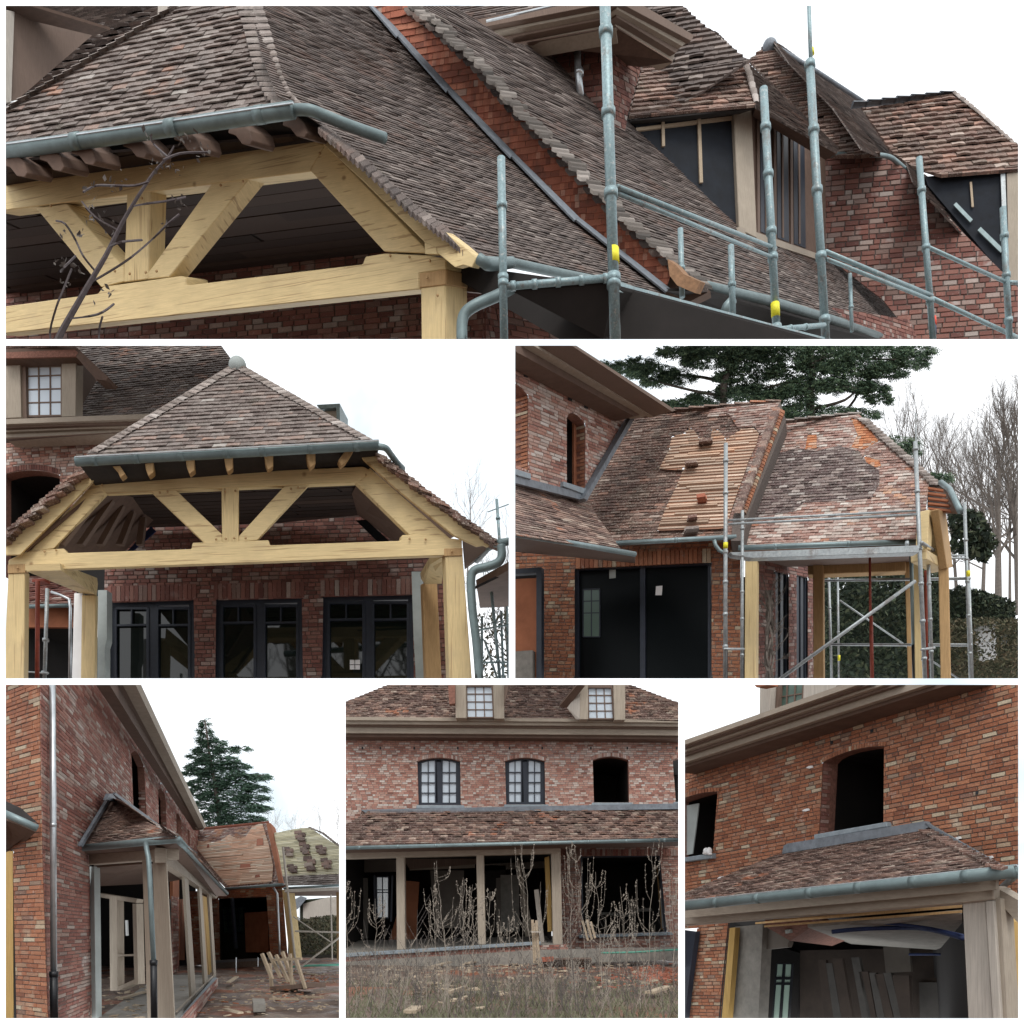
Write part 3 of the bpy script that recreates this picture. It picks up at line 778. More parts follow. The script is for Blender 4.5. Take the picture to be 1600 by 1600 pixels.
    ridge(porch, [(a[0], a[1], A.Y(*a) - .05) for a in [(-8, 190), (20, 168), (110, 114), (200, 59), (292, 2)]], 12, 'hip_tile', 22, part='verge_tile')
    # verge of broken tile ends along the barge
    rnd = random.Random(4)
    line = [(500, 198), (560, 248), (640, 322), (700, 366), (740, 398)]
    for i in range(34):
        t = i / 34 * 4; k = int(t); a = lerp2(line[k], line[k + 1], t - k)
        prism('verge_tile', B.shift(.02), [(a[0] - 3, a[1] + 1), (a[0] + 10, a[1] - 4), (a[0] + 15, a[1] + 3), (a[0] + 2, a[1] + 8 + rnd.uniform(-1, 2))], .05, 'grey_tile', porch, d=Vector((0, 0, -1)))
    # gutters of the porch
    g = [(-10, 239, 9.85), (150, 217, 9.5), (300, 195, 9.2), (430, 176, 8.9), (458, 172, 8.85)]
    g = [(x, y, Y - .3) for x, y, Y in g]
    tube('gutter', g, 21, 'green_zinc', porch, 16, rings=(.3, .62, .9), ringw=1.05)
    tube('gutter_lip', [(x, y - 11, Y - .08) for x, y, Y in g], 3.2, 'bright_zinc', porch, 6)
    tube('gutter_return', [(452, 172, 8.6), (482, 172, 8.55), (505, 180, 8.6), (545, 196, 8.7), (602, 216, 8.9)], 16, 'green_zinc', porch, 14, curve=True)
    tube('eaves_gutter', [(742, 408, 8.9), (800, 411, 9.2), (880, 428, 9.9), (960, 444, 10.8), (1010, 462, 11.5)], 15, 'green_zinc', porch, 14)
    tube('gutter_end', [(748, 404, 8.7), (757, 410, 8.7), (766, 414, 8.75), (800, 410, 9.0)], 17, 'green_zinc', porch, 12, curve=True)
    tube('downpipe', [(800, 450, 8.8), (775, 463, 8.75), (745, 476, 8.7), (728, 488, 8.7), (722, 505, 8.7), (722, 545, 8.7)], 17, 'green_zinc', porch, 16, curve=True)
    prism('side_beam', T.shift(-.3), [(700, 420), (790, 432), (960, 460), (960, 475), (720, 455)], .2, 'brown_soffit', porch, d)
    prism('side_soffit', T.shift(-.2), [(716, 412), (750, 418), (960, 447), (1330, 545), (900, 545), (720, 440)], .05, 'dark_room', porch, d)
    # lead flashing
    fl = [(572, 0), (622, 55), (700, 140), (800, 243), (900, 342), (1042, 453)]
    for i, (a, b) in enumerate(zip(fl, fl[1:])):
        prism('lead_flashing', B.shift(.06), [(a[0] - 1, a[1]), (a[0] + 6, a[1] - 2), (b[0] + 6, b[1] - 2), (b[0] - 2, b[1] + 2)], .02, 'lead', porch)
    # ------------------------------------------------ the house
    house = thing('brick_house', 'long clay tiled house with red tile-hung verge and two roof dormers, behind the close scaffolding', 'house', P(1290, 530, 17))
    pb = B.h(1035, 445); pt = B.h(620, 55)
    O_ = Pl(pb, L1, pt)
    polO = [(566, 0), (632, 0), (672, 32), (740, 98), (800, 168), (880, 250), (960, 332), (1046, 408), (1050, 424), (1040, 455), (1000, 430), (900, 344), (800, 244), (700, 141), (622, 56)]
    lay(house, 'tile_hung_cheek', O_, polO, [], 27, 10.5, 'orange_tile', style='tile', count=120, back='dark_mortar', ref=(850, 270), part='hung_tile', stuff='tile_hanging', seed=7, relief=.7)
    po = O_.h(1046, 410); Yo = po.y / UNIT
    C = Pl(P(1060, 425, Yo), R1, P(720, 40, O_.Y(690, 50) + .1))
    polC = [(632, 0), (690, 0), (800, 72), (846, 78), (1200, 110), (1300, 240), (1300, 545), (1400, 545), (1060, 446), (1046, 408), (960, 332), (880, 250), (800, 168), (740, 98), (672, 32)]
    polC = [(632, 0), (690, 0), (800, 68), (1000, 100), (1300, 240), (1420, 420), (1460, 545), (1400, 545), (1060, 446), (1046, 408), (960, 332), (880, 250), (800, 168), (740, 98), (672, 32)]
    lay(house, 'main_roof', C, polC, [], 20, 7.0, 'grey_tile', style='tile', count=60, back='roof_felt', ref=(950, 260), part='tile', stuff='tiling', seed=8, relief=.8)
    vl = [(642, 2), (680, 30), (748, 94), (808, 164), (888, 246), (968, 328), (1054, 406), (1104, 440)]
    for i in range(80):
        t = i / 80 * 7; k = int(t); a = lerp2(vl[k], vl[k + 1], t - k); s = .8 + .5 * t / 7; Yv = C.Y(*a) - .1
        w1 = rnd.uniform(9, 22) * s; hh = rnd.uniform(2, 4) * s; q = C.shift(.05 + rnd.uniform(0, .03))
        ox = rnd.uniform(-6, 4)
        prism('verge_tile', q, [(a[0] - 5 + ox, a[1] + 3), (a[0] + w1 + ox, a[1] + w1 * .32), (a[0] + w1 + ox + 2, a[1] + w1 * .32 + hh), (a[0] + ox, a[1] + 3 + hh)], .05, 'verge_grey', house, d=Vector((0, 0, -1)))
        if i % 2: prism('verge_tile', O_.shift(.03 + .02 * (i % 3)), [(a[0] - 14, a[1] + 7), (a[0] + 4, a[1] + 8), (a[0] + 7, a[1] + 14), (a[0] - 8, a[1] + 15)], .04, 'grey_tile', house, d=Vector((0, 0, -1)))
    prism('barge_end', T.shift(-2.2), [(1043, 405), (1056, 414), (1068, 428), (1094, 440), (1086, 458), (1058, 446), (1046, 430)], .15, 'end_grain', house, d=R1)
    Ye = C.Y(1100, 445)
    lay(house, 'ground_wall', vert(1040, 480, Yo + 2.2, vp(2600, 900)), [(755, 430), (1040, 440), (1420, 500), (1440, 545), (755, 545)], [], 20, 8, 'dim_brick', count=0, back='dark_mortar', seed=77)
    prism('cheek_foot', O_.shift(-.12), [(1000, 420), (1060, 425), (1110, 455), (1060, 480), (1000, 450)], .2, 'brown_soffit', house)
    eg = [(1092, 446, Ye - .1), (1110, 450, Ye), (1200, 470, C.Y(1200, 478) - .1), (1300, 500, C.Y(1300, 508) - .1), (1400, 535, C.Y(1400, 540) - .1)]
    tube('eaves_gutter', eg, 17, 'green_zinc', house, 14)
    tube('gutter_outlet', [(1146, 468, Ye - .2), (1136, 478, Ye - .2), (1130, 492, Ye - .2)], 14, 'zinc', house, 12)
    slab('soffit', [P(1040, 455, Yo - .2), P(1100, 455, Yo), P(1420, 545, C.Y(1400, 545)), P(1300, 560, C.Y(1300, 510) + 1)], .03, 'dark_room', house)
    # house behind on the far left
    K = Pl((70, 130, 13.0), L1, (200, 9, 15))
    lay(house, 'left_roof', K, [(18, 175), (-5, 175), (-5, 0), (300, 0), (292, 12), (200, 64), (110, 122), (50, 165)], [], 24, 9, 'grey_tile', style='tile', count=0, back='roof_felt', ref=(150, 60), seed=9, stuff='tiling')
    Z = Pl((60, 100, 12.4), vp(1500, 700), P(60, 100, 12.4) + Vector((0, 0, 1)))
    prism('dormer_cheek', Z, [(-5, 22), (20, 14), (150, 50), (20, 162), (-5, 168)], .1, 'brown_board', house)
    prism('corner_board', Z.shift(.05), [(-5, 12), (23, 18), (18, 160), (-5, 162)], .1, 'pale_post', house, bev=.005)
    slab('dormer_soffit', [P(-5, 6, 11.9), P(30, 4, 11.9), P(172, 47, 12.8), P(148, 56, 12.8), P(20, 20, 12.2), P(-5, 26, 12)], .03, 'brown_soffit', house)
    prism('white_post', vert(260, 20, 11.5, L1), [(247, -5), (276, -5), (275, 20), (262, 30), (246, 42)], .2, 'pale_post', house)
    tube('small_gutter', [(-5, 166, 12.0), (25, 160, 12.0), (48, 157, 12.1)], 5, 'bright_zinc', house, 8)
    # chimney-like tower with cornice
    Yc = C.Y(955, 190) - .15
    bl = vert(955, 130, Yc, L1); br = vert(955, 130, Yc, R1)
    tower = thing('stair_tower', 'small brick tower under a moulded grey-brown cornice, left of the near dormer', 'tower', P(955, 190, Yc))
    lay(tower, 'wall', bl, [(815, 62), (956, 40), (956, 220), (900, 160), (835, 85)], [], 23, 9, 'dim_brick', count=60, back='dark_mortar', ref=(930, 120), seed=10)
    lay(tower, 'side_wall', br, [(956, 40), (1000, 66), (1000, 110), (980, 180), (976, 205), (955, 200)], [], 20, 8.5, 'dim_brick', count=30, back='dark_mortar', ref=(975, 120), seed=11)
    cl = vert(962, 50, Yc - .8, L1); cr = vert(962, 50, Yc - .8, R1)
    kk = [(.0, [(780, 61), (962, 25), (962, 44), (800, 73), (790, 68)], [(962, 25), (1055, 82), (1051, 98), (962, 44)], 'beige_wood'),
          (.10, [(775, 50), (963, 10), (963, 26), (782, 62)], [(963, 10), (1066, 70), (1056, 83), (963, 26)], 'brown_board'),
          (.18, [(760, 40), (964, -4), (964, 14), (770, 52)], [(964, -4), (1078, 62), (1066, 72), (964, 14)], 'beige_wood'),
          (.26, [(745, 30), (964, -14), (964, 2), (758, 42)], [(964, -16), (1085, 55), (1080, 64), (964, 2)], 'brown_board')]
    for dz, a, b, m in kk:
        prism('cornice', cl.shift(dz), a, .25, m, tower, bev=.004); prism('cornice', cr.shift(dz), b, .25, m, tower, bev=.004)
    tube('cornice_trim', [P(760, 33, Yc - .9) , P(880, 5, Yc - 1.15), P(960, -12, Yc - 1.2)], 4, 'bright_zinc', tower, 6)
    slab('cornice_soffit', [P(800, 70, Yc - .5), P(962, 43, Yc - .8), P(1051, 97, Yc - .2), P(1000, 105, Yc + .4), P(955, 70, Yc + .3), P(830, 82, Yc + .3)], .02, 'brown_soffit', tower)
    tube('tower_downpipe', [(902, 70, Yc - .2), (903, 110, Yc - .2), (907, 149, Yc - .2)], 11, 'bright_zinc', tower, 10, rings=(.55,))
    # roof of the house beyond the tower
    Q = Pl((1100, 100, Yc + 1.6), L1, (1060, 9, Yc + 2.6))
    lay(house, 'upper_roof', Q, [(690, 0), (1056, 0), (1075, 20), (1100, 42), (1170, 98), (1000, 210), (960, 110), (800, 70)], [], 22, 8, 'grey_tile', style='tile', count=0, back='roof_felt', ref=(1040, 60), seed=12, stuff='tiling')
    # near dormer
    Yd = C.Y(1160, 362) - .05
    dl = Pl3(P(1150, 270, Yd), P(1000, 205, C.Y(1000, 206) - .1), P(1150, 270, Yd) + Vector((0, 0, 1)))
    df = vert(1160, 270, Yd, R1)
    dor = thing('roof_dormer', 'near roof dormer with dark sheeted cheek and narrow brown side windows', 'dormer', P(1160, 365, Yd))
    prism('cheek_sheet', dl, [(985, 188), (1150, 160), (1156, 360), (1110, 318), (1000, 206)], .1, 'navy_sheet', dor)
    bars('batten', dl.shift(.03), [((994, 202), (1148, 183), 5)], .03, 'debris_wood', dor)
    bars('batten', dl.shift(.035), [((1036, 178), (1037, 228), 4.5)], .03, 'debris_wood', dor)
    bars('batten', dl.shift(.035), [((1092, 168), (1096, 285), 5)], .03, 'debris_wood', dor)
    prism('corner_post', dl.shift(.08), [(1146, 163), (1174, 158), (1183, 372), (1155, 358)], .12, 'beige_board', dor, bev=.01)
    prism('front_panel', df, [(1172, 158), (1290, 215), (1290, 405), (1180, 372)], .1, 'brown_soffit', dor)
    for i, x in enumerate((1188, 1214, 1240)):
        y0 = 190 + (x - 1188) * .45; y1 = 362 + (x - 1188) * .36
        q = [(x, y0), (x + 17, y0 + 8), (x + 19, y1 + 7), (x + 1, y1)]
        prism('window', df.shift(.012), q, .02, 'navy_frame', dor)
        bars('mullion', df.shift(.03), [((x - 3, y0 - 2), (x - 2, y1 + 2), 4), ((x + 9, y0), (x + 10, y1), 2.5)], .04, 'brown_board', dor)
    prism('sill', df.shift(.05), [(1155, 354), (1180, 362), (1277, 396), (1277, 405), (1180, 373), (1153, 362)], .12, 'beige_wood', dor)
    ev = P(1182, 165, Yd - .35)
    RA = Pl3(ev, P(982, 184, C.Y(985, 186) - .3), P(1085, 42, Yd + 1.1))
    lay(dor, 'hip_roof', RA, [(982, 186), (1000, 120), (1012, 82), (1062, 44), (1090, 40), (1130, 68), (1170, 102), (1178, 156), (1180, 168)], [], 24, 8, 'clay_tile', style='tile', count=80, back='roof_felt', ref=(1090, 130), part='tile', stuff='tiling', seed=13, relief=.9)
    RB = Pl3(ev, P(1308, 236, Yd + 1.3), P(1085, 42, Yd + 1.1))
    lay(dor, 'side_roof', RB, [(1085, 38), (1120, 52), (1160, 92), (1310, 232), (1306, 240), (1180, 170), (1170, 102), (1130, 70)], [], 18, 6, 'grey_tile', style='tile', count=0, back='roof_felt', ref=(1200, 150), seed=14, stuff='tiling')
    slab('soffit', [P(1180, 170, Yd - .3), P(1308, 240, Yd + 1.2), P(1290, 250, Yd + 1.6), P(1176, 182, Yd + .2)], .02, 'brown_soffit', dor)
    slab('soffit', [P(1180, 170, Yd - .3), P(984, 190, C.Y(985, 190) - .3), P(995, 200, C.Y(1000, 200) - .1), P(1150, 180, Yd - .02)], .02, 'roof_felt', dor)
    ridge(dor, [(1082, 40, Yd + 1.0), (1130, 66, Yd + .6), (1168, 108, Yd + .1), (1182, 160, Yd - .38)], 10, 'hip_tile', 16, part='hip_tile')
    # gable wing to the right
    Yw = C.Y(1288, 400)
    wing = thing('gabled_wing', 'brick wing with steep tiled hip and lead ball, right of the near dormer', 'house wing', P(1288, 500, Yw))
    G = vert(1288, 300, Yw, vp(-9000, 1300))
    lay(wing, 'wall', G, [(1286, 240), (1390, 245), (1425, 275), (1500, 360), (1600, 460), (1600, 545), (1440, 545), (1380, 470), (1290, 400)], [], 22, 8.2, 'dim_brick', count=290, back='dark_mortar', ref=(1400, 380), seed=15, relief=1.0)
    H1 = Pl(P(1290, 246, Yw - .5), L1, P(1203, 70, Yw + 2.4))
    lay(wing, 'hip_roof', H1, [(1203, 66), (1215, 72), (1232, 100), (1300, 170), (1345, 235), (1375, 244), (1345, 248), (1285, 248), (1300, 226), (1170, 98)], [], 22, 8, 'clay_tile', style='tile', count=60, back='roof_felt', ref=(1250, 160), part='tile', stuff='tiling', seed=16, relief=1.0)
    H2 = Pl(P(1375, 246, Yw - .4), R1, P(1215, 72, Yw + 2.3))
    lay(wing, 'side_roof', H2, [(1208, 66), (1222, 74), (1280, 116), (1350, 160), (1400, 200), (1450, 262), (1425, 268), (1374, 246), (1345, 235), (1300, 170), (1232, 100)], [], 18, 7, 'grey_tile', style='tile', count=0, back='roof_felt', ref=(1330, 180), seed=17, stuff='tiling')
    ridge(wing, [(1208, 72, Yw + 2.2), (1240, 112, Yw + 1.6), (1300, 172, Yw + .8), (1348, 236, Yw - .3)], 9, 'hip_tile', 20)
    tube('ridge_lead', [(1205, 68, Yw + 2.4), (1280, 114, Yw + 2.6), (1350, 160, Yw + 2.9)], 6, 'lead', wing, 8)
    bm = bmesh.new(); bmesh.ops.create_uvsphere(bm, u_segments=16, v_segments=10, radius=12.5 * Yw * UNIT / F, matrix=Matrix.Translation(P(1203, 73, Yw + 2.2)))
    obj('lead_ball', bm, 'lead', wing, smooth=True)
    tube('gutter', [(1283, 243, Yw - .6), (1320, 241, Yw - .6), (1352, 240, Yw - .6), (1362, 243, Yw - .6)], 7, 'green_zinc', wing, 10)
    tube('gutter_return', [(1352, 241, Yw - .65), (1385, 244, Yw - .5), (1400, 252, Yw - .3), (1420, 270, Yw)], 7, 'zinc', wing, 10, curve=True)
    E1 = Pl3(P(1591, 262, Yw - .3), P(1450, 276, Yw), P(1490, 145, Yw + 1.8))
    d2 = thing('roof_dormer', 'far right roof dormer with stone ridge and zinc strip on its dark cheek', 'dormer', P(1570, 430, Yw))
    lay(d2, 'hip_roof', E1, [(1340, 162), (1492, 146), (1510, 160), (1600, 240), (1600, 268), (1470, 278), (1420, 262), (1392, 240)], [], 21, 7.6, 'clay_tile', style='tile', count=120, back='roof_felt', ref=(1500, 210), part='tile', stuff='tiling', seed=18, relief=.9)
    ridge(d2, [(1332, 166, Yw + 1.7), (1400, 158, Yw + 1.7), (1490, 147, Yw + 1.7)], 13, 'lead', 7, part='ridge_tile')
    ridge(d2, [(1490, 146, Yw + 1.7), (1530, 178, Yw + 1), (1600, 240, Yw)], 9, 'hip_tile', 16)
    E2 = Pl(P(1450, 276, Yw + .1), L1, P(1450, 276, Yw + .1) + Vector((0, 0, 1)))
    prism('cheek_sheet', E2, [(1445, 276), (1600, 262), (1600, 430), (1560, 420), (1450, 290)], .1, 'navy_sheet', d2)
    bars('batten', E2.shift(.05), [((1517, 284), (1520, 323), 3.5)], .03, 'debris_wood', d2)
    bars('corner_strip', E2.shift(.07), [((1567, 268), (1572, 405), 7)], .04, 'galvanised', d2)
    bars('corner_post', E2.shift(.06), [((1582, 264), (1586, 440), 18)], .08, 'beige_board', d2)
    bars('zinc_strip', E2.shift(.07), [((1492, 318), (1518, 345), 6)], .03, 'zinc', d2)
    bars('zinc_strip', E2.shift(.075), [((1530, 357), (1566, 392), 7)], .03, 'zinc', d2)
    E3 = Pl(P(1450, 300, Yw - .05), R1, P(1420, 262, Yw + .1))
    lay(d2, 'lower_roof', E3, [(1415, 255), (1450, 278), (1495, 320), (1560, 398), (1600, 428), (1600, 470), (1500, 365), (1425, 285)], [], 18, 6.5, 'grey_tile', style='tile', count=0, back='roof_felt', ref=(1500, 350), seed=19, stuff='tiling')
    # ------------------------------------------------ scaffolding
    sc = thing('scaffolding', 'grey steel tube scaffolding with toe board and yellow tags before the tiled roofs', 'scaffolding', P(955, 530, 8.6))
    def st(x0, y0, x1, y1, Y, dpx, rings=(), m='galvanised_teal'): return tube('standard', [(x0, y0, Y), (x1, y1, Y)], dpx, m, sc, 12, rings=rings, ringw=1.3)
    st(783, 247, 788, 545, 8.3, 13, (.25, .63, .66)); st(945, -5, 962, 545, 8.4, 17, (.1, .33, .56, .8, .815), 'galvanised_teal')
    st(1193, 138, 1215, 545, 12.2, 12.5, (.15, .33, .55, .65, .92)); st(1265, 95, 1291, 545, 13.2, 13, (.015, .24, .45, .68, .9))
    tube('standard', [(1263.5, -5, 13.2), (1267, 100, 13.2)], 6, 'galvanised_teal', sc, 10)
    st(1436, 247, 1459, 545, 15, 10, (.17, .47, .75)); st(1567, 325, 1578, 545, 16, 10, (.2, .48, .8))
    for x, a, b, Y, dd_ in ((1063, 358, 464, 10.8, 9), (1142, 384, 490, 11.6, 10), (1328, 428, 518, 13.8, 6)):
        tube('guard_post', [(x, a, Y), (x + 3, b, Y)], dd_, 'galvanised_teal', sc, 10, rings=(.58,), ringw=1.3)
    def rail(x0, y0, Y0, x1, y1, Y1, dpx, n='ledger', rings=()): tube(n, [(x0, y0, Y0), (x1, y1, Y1)], dpx, 'galvanised_teal', sc, 10, rings=rings, ringw=1.3)
    rail(965, 292, 8.5, 1212, 388, 12.3, 8); rail(965, 302, 8.55, 1212, 404, 12.3, 7)
    rail(1290, 393, 13.2, 1456, 462, 15.0, 7); rail(1292, 405, 13.2, 1458, 470, 15.0, 6)
    rail(1456, 466, 15, 1600, 532, 16.5, 7); rail(1452, 387, 15, 1572, 441, 16, 6); rail(1572, 441, 16, 1600, 442, 16, 6)
    rail(788, 448, 8.3, 955, 434, 8.4, 11, 'transom', (.08, .28, .5, .72, .95)); rail(1210, 515, 12, 1288, 508, 13.1, 8, 'transom', (.3, .6))
    dk = vert(966, 448, 8.6, R1)
    prism('toe_board', dk, [(964, 440), (1200, 504), (1360, 545), (1320, 545), (1200, 515), (966, 456)], .05, 'galvanised_teal', sc, bev=.004)
    slab('deck', [P(800, 455, 8.35), P(960, 444, 8.45), P(966, 452, 8.6), P(1330, 545, 12.6), P(1000, 560, 9)], .03, 'dark_room', sc)  # shade under the deck put into its near-black colour
    for x, y, Y, m, h_ in ((958, 388, 8.28, 'yellow_tape', 24), (1211, 474, 12.05, 'yellow_tape', 20), (1268, 76, 13.1, 'yellow_tape', 9), (1457, 496, 14.9, 'red_tape', 12), (1457, 510, 14.9, 'blue_film', 12)):
        wdt = {958: 17.8, 1211: 13.5, 1268: 7.2}.get(x, 11)
        tube('tag_band', [(x, y, Y + .12), (x + 1, y + h_, Y + .12)], wdt, m, sc, 12)
    # twig in front
    tw = thing('bare_twig', 'thin leafless branch with curled dead leaves, in front of the oak truss', 'branch', P(98, 530, 6.5))
    bm = bmesh.new(); Yt = 6.4
    main = [P(*p, Yt) for p in [(84, 545), (98, 515), (118, 480), (140, 442), (165, 400), (190, 350), (215, 308), (240, 270), (262, 245), (272, 228)]]
    add_tube(bm, smoothpts(main, 3), [.022 * UNIT * (1 - .8 * i / 27) for i in range(28)], 6)
    subs = [[(140, 442), (170, 425), (205, 402), (240, 372), (262, 350), (280, 335)], [(172, 385), (190, 378), (222, 375)], [(208, 322), (230, 318), (262, 314), (290, 308)], [(108, 498), (140, 494), (160, 488), (178, 475)],
            [(84, 545), (78, 520), (88, 480), (98, 455), (112, 420)], [(155, 540), (155, 515), (160, 495)], [(150, 425), (130, 400), (118, 375), (102, 350), (88, 345)], [(232, 284), (210, 290), (180, 290), (150, 290), (130, 300)],
            [(255, 250), (280, 240), (310, 238), (328, 238)], [(262, 245), (240, 225), (235, 212)], [(118, 400), (100, 418), (95, 425)], [(185, 360), (150, 340), (128, 315)]]
    for s_ in subs: add_tube(bm, smoothpts([P(*p, Yt + random.Random(p[0]).uniform(-.2, .2)) for p in s_], 3), .007 * UNIT, 4)
    obj('stem', bm, 'twig', tw)
    bm = bmesh.new(); r = random.Random(3)
    for cx, cy, k, sp in [(230, 212, 6, 12), (285, 222, 12, 20), (310, 235, 14, 18), (250, 255, 14, 18), (275, 262, 8, 14), (180, 288, 14, 24), (145, 295, 12, 18), (150, 340, 12, 18), (125, 365, 6, 12), (100, 410, 12, 14), (115, 425, 8, 12), (285, 312, 10, 16), (260, 352, 8, 12), (165, 455, 8, 14), (95, 365, 6, 12), (170, 350, 10, 16), (100, 440, 5, 10)]:
        for q in range(k):
            c = P(cx + r.gauss(0, sp * .5), cy + r.gauss(0, sp * .45), Yt + r.uniform(-.15, .15)); e = r.uniform(.01, .024) * UNIT
            a, b = Vector((r.uniform(-1, 1), r.uniform(-1, 1), r.uniform(-1, 1))).normalized() * e, Vector((r.uniform(-1, 1), r.uniform(-1, 1), r.uniform(-1, 1))).normalized() * e * .6
            v = [bm.verts.new(p) for p in (c - a, c + b, c + a, c - b + a.cross(b) * 20 / UNIT)]
            bm.faces.new(v)
    obj('withered_leaf', bm, 'dark_weed', tw, cap=False, kind='stuff')
view_one()
def bonnets(parent, A, B, line, n, wl, wr, hgt, m='hip_tile', jut=.12, seed=2):
    """broad tiles folded over the corner between the planes A (left) and B (right)"""
    r = random.Random(seed); K = len(line) - 1
    for i in range(n):
        t = i / n * K; k = int(t); a = lerp2(line[k], line[min(k + 1, K)], t - k)
        k2 = min(1, 1.15 / n * K); t2 = min(K - 1e-6, t + k2); kk = int(t2); b = lerp2(line[kk], line[kk + 1], t2 - kk)
        z = r.uniform(.9, 1.1)
        ya, yb = A.Y(*a), A.Y(*b)
        l0 = A.h(a[0] - wl * z, a[1] + hgt) + A.n * jut * .5 * UNIT; r0 = B.h(a[0] + wr * z, a[1] + hgt) + B.n * jut * .5 * UNIT
        l1 = A.h(b[0] - wl * z * .8, b[1] + hgt) + A.n * .02 * UNIT; r1 = B.h(b[0] + wr * z * .8, b[1] + hgt) + B.n * .02 * UNIT
        c0 = P(a[0], a[1] - 1, ya - jut); c1 = P(b[0], b[1], yb - .02); dn = Vector((0, 0, -jut * .25)) * UNIT
        bm = bmesh.new(); v = [bm.verts.new(q) for q in (l0, c0, r0, r1, c1, l1, l0 + dn, c0 + dn, r0 + dn)]
        for f in ((0, 1, 4, 5), (1, 2, 3, 4), (6, 7, 1, 0), (7, 8, 2, 1)): bm.faces.new([v[q] for q in f])
        obj('hip_tile', bm, m, parent, cap=False)
def foliage(name, poly, Y0, Y1, n, e0, m, parent=None, seed=1, kind=None, flat=1., gap=None):
    r = random.Random(seed); edges = [(*poly[i], *poly[(i + 1) % len(poly)]) for i in range(len(poly))]
    ge = [(*gap[i], *gap[(i + 1) % len(gap)]) for i in range(len(gap))] if gap else None
    xs = [p[0] for p in poly]; ys = [p[1] for p in poly]; vs_, fs_ = [], []; k = 0
    while k < n:
        x, y = r.uniform(min(xs), max(xs)), r.uniform(min(ys), max(ys)); k += 1
        if not _inside(x, y, edges): continue
        if ge and _inside(x, y, ge) and r.random() < .8: continue
        Y = r.uniform(Y0, Y1); c = P(x, y, Y); e = e0 / F * Y * UNIT * r.uniform(.5, 1.2)
        a = Vector((r.uniform(-1, 1), r.uniform(-1, 1), r.uniform(-1, 1) * flat)).normalized() * e
        b = Vector((r.uniform(-1, 1), r.uniform(-1, 1), r.uniform(-1, 1) * flat)).normalized() * e * .5
        q = len(vs_); vs_ += [c - a, c + b, c + a, c - b]; fs_.append((q, q + 1, q + 2, q + 3))
    me = bpy.data.meshes.new('t'); me.from_pydata(vs_, [], fs_); bm = bmesh.new(); bm.from_mesh(me); bpy.data.meshes.remove(me)
    return obj(name, bm, m, parent, cap=False, kind=kind)
def clump_tree(name, label, clumps, limbs, Y, m='needles', per=1.0, e=5.5, seed=5, base=None, cat='tree'):
    """a layered conifer: limbs through given points and needle sprays about them"""
    r = random.Random(seed); t = thing(name, label, cat, P(*(base or limbs[0][0][:2]), Y))
    for i, (pts, w0, w1) in enumerate(limbs):
        v = smoothpts([P(x, y, Y + r.uniform(-.4, .4)) for x, y in pts], 4); bm = bmesh.new()
        add_tube(bm, v, [(w0 + (w1 - w0) * k / len(v)) / F * Y * UNIT / 2 for k in range(len(v))], 7); obj('trunk' if i == 0 else 'limb', bm, 'bark', t)
    for (cx, cy, rx, ry) in clumps:
        vs_, fs_ = [], []
        nb = int(rx * ry * .16 * per) + 14
        for k in range(nb):                          # sprays: a short spine with needles on both sides
            u = r.uniform(-1, 1); v = r.uniform(-1, 1) * math.sqrt(max(0, 1 - u * u))
            yy = Y + r.uniform(-1, 1) * rx / F * Y * .7
            c = P(cx + u * rx, cy + v * ry + .25 * abs(u) * ry, yy)
            sp = Vector((math.copysign(r.uniform(.3, 1), u + r.uniform(-.4, .4)), r.uniform(-.8, .8), r.uniform(-.35, .1))).normalized()
            L = e / F * Y * UNIT * r.uniform(1.4, 2.6)
            for q in range(9):
                f = q / 8; p = c + sp * L * f; sd = 1 if q % 2 else -1
                a = (sp * .5 + Vector((-sp.y, sp.x, 0)) * sd * .9 + Vector((0, 0, r.uniform(-.6, .1)))).normalized() * e / F * Y * UNIT * r.uniform(.6, 1.1) * (1.1 - f * .5)
                b = Vector((0, 0, 1)).cross(a) * .16 + Vector((0, 0, r.uniform(.05, .25))) * e / F * Y * UNIT
                kk = len(vs_); vs_ += [p, p + a * .5 + b, p + a, p + a * .5 - b]; fs_.append((kk, kk + 1, kk + 2, kk + 3))
        me = bpy.data.meshes.new('t'); me.from_pydata(vs_, [], fs_); bm = bmesh.new(); bm.from_mesh(me); bpy.data.meshes.remove(me)
        obj('foliage', bm, m, t, cap=False)
    return t
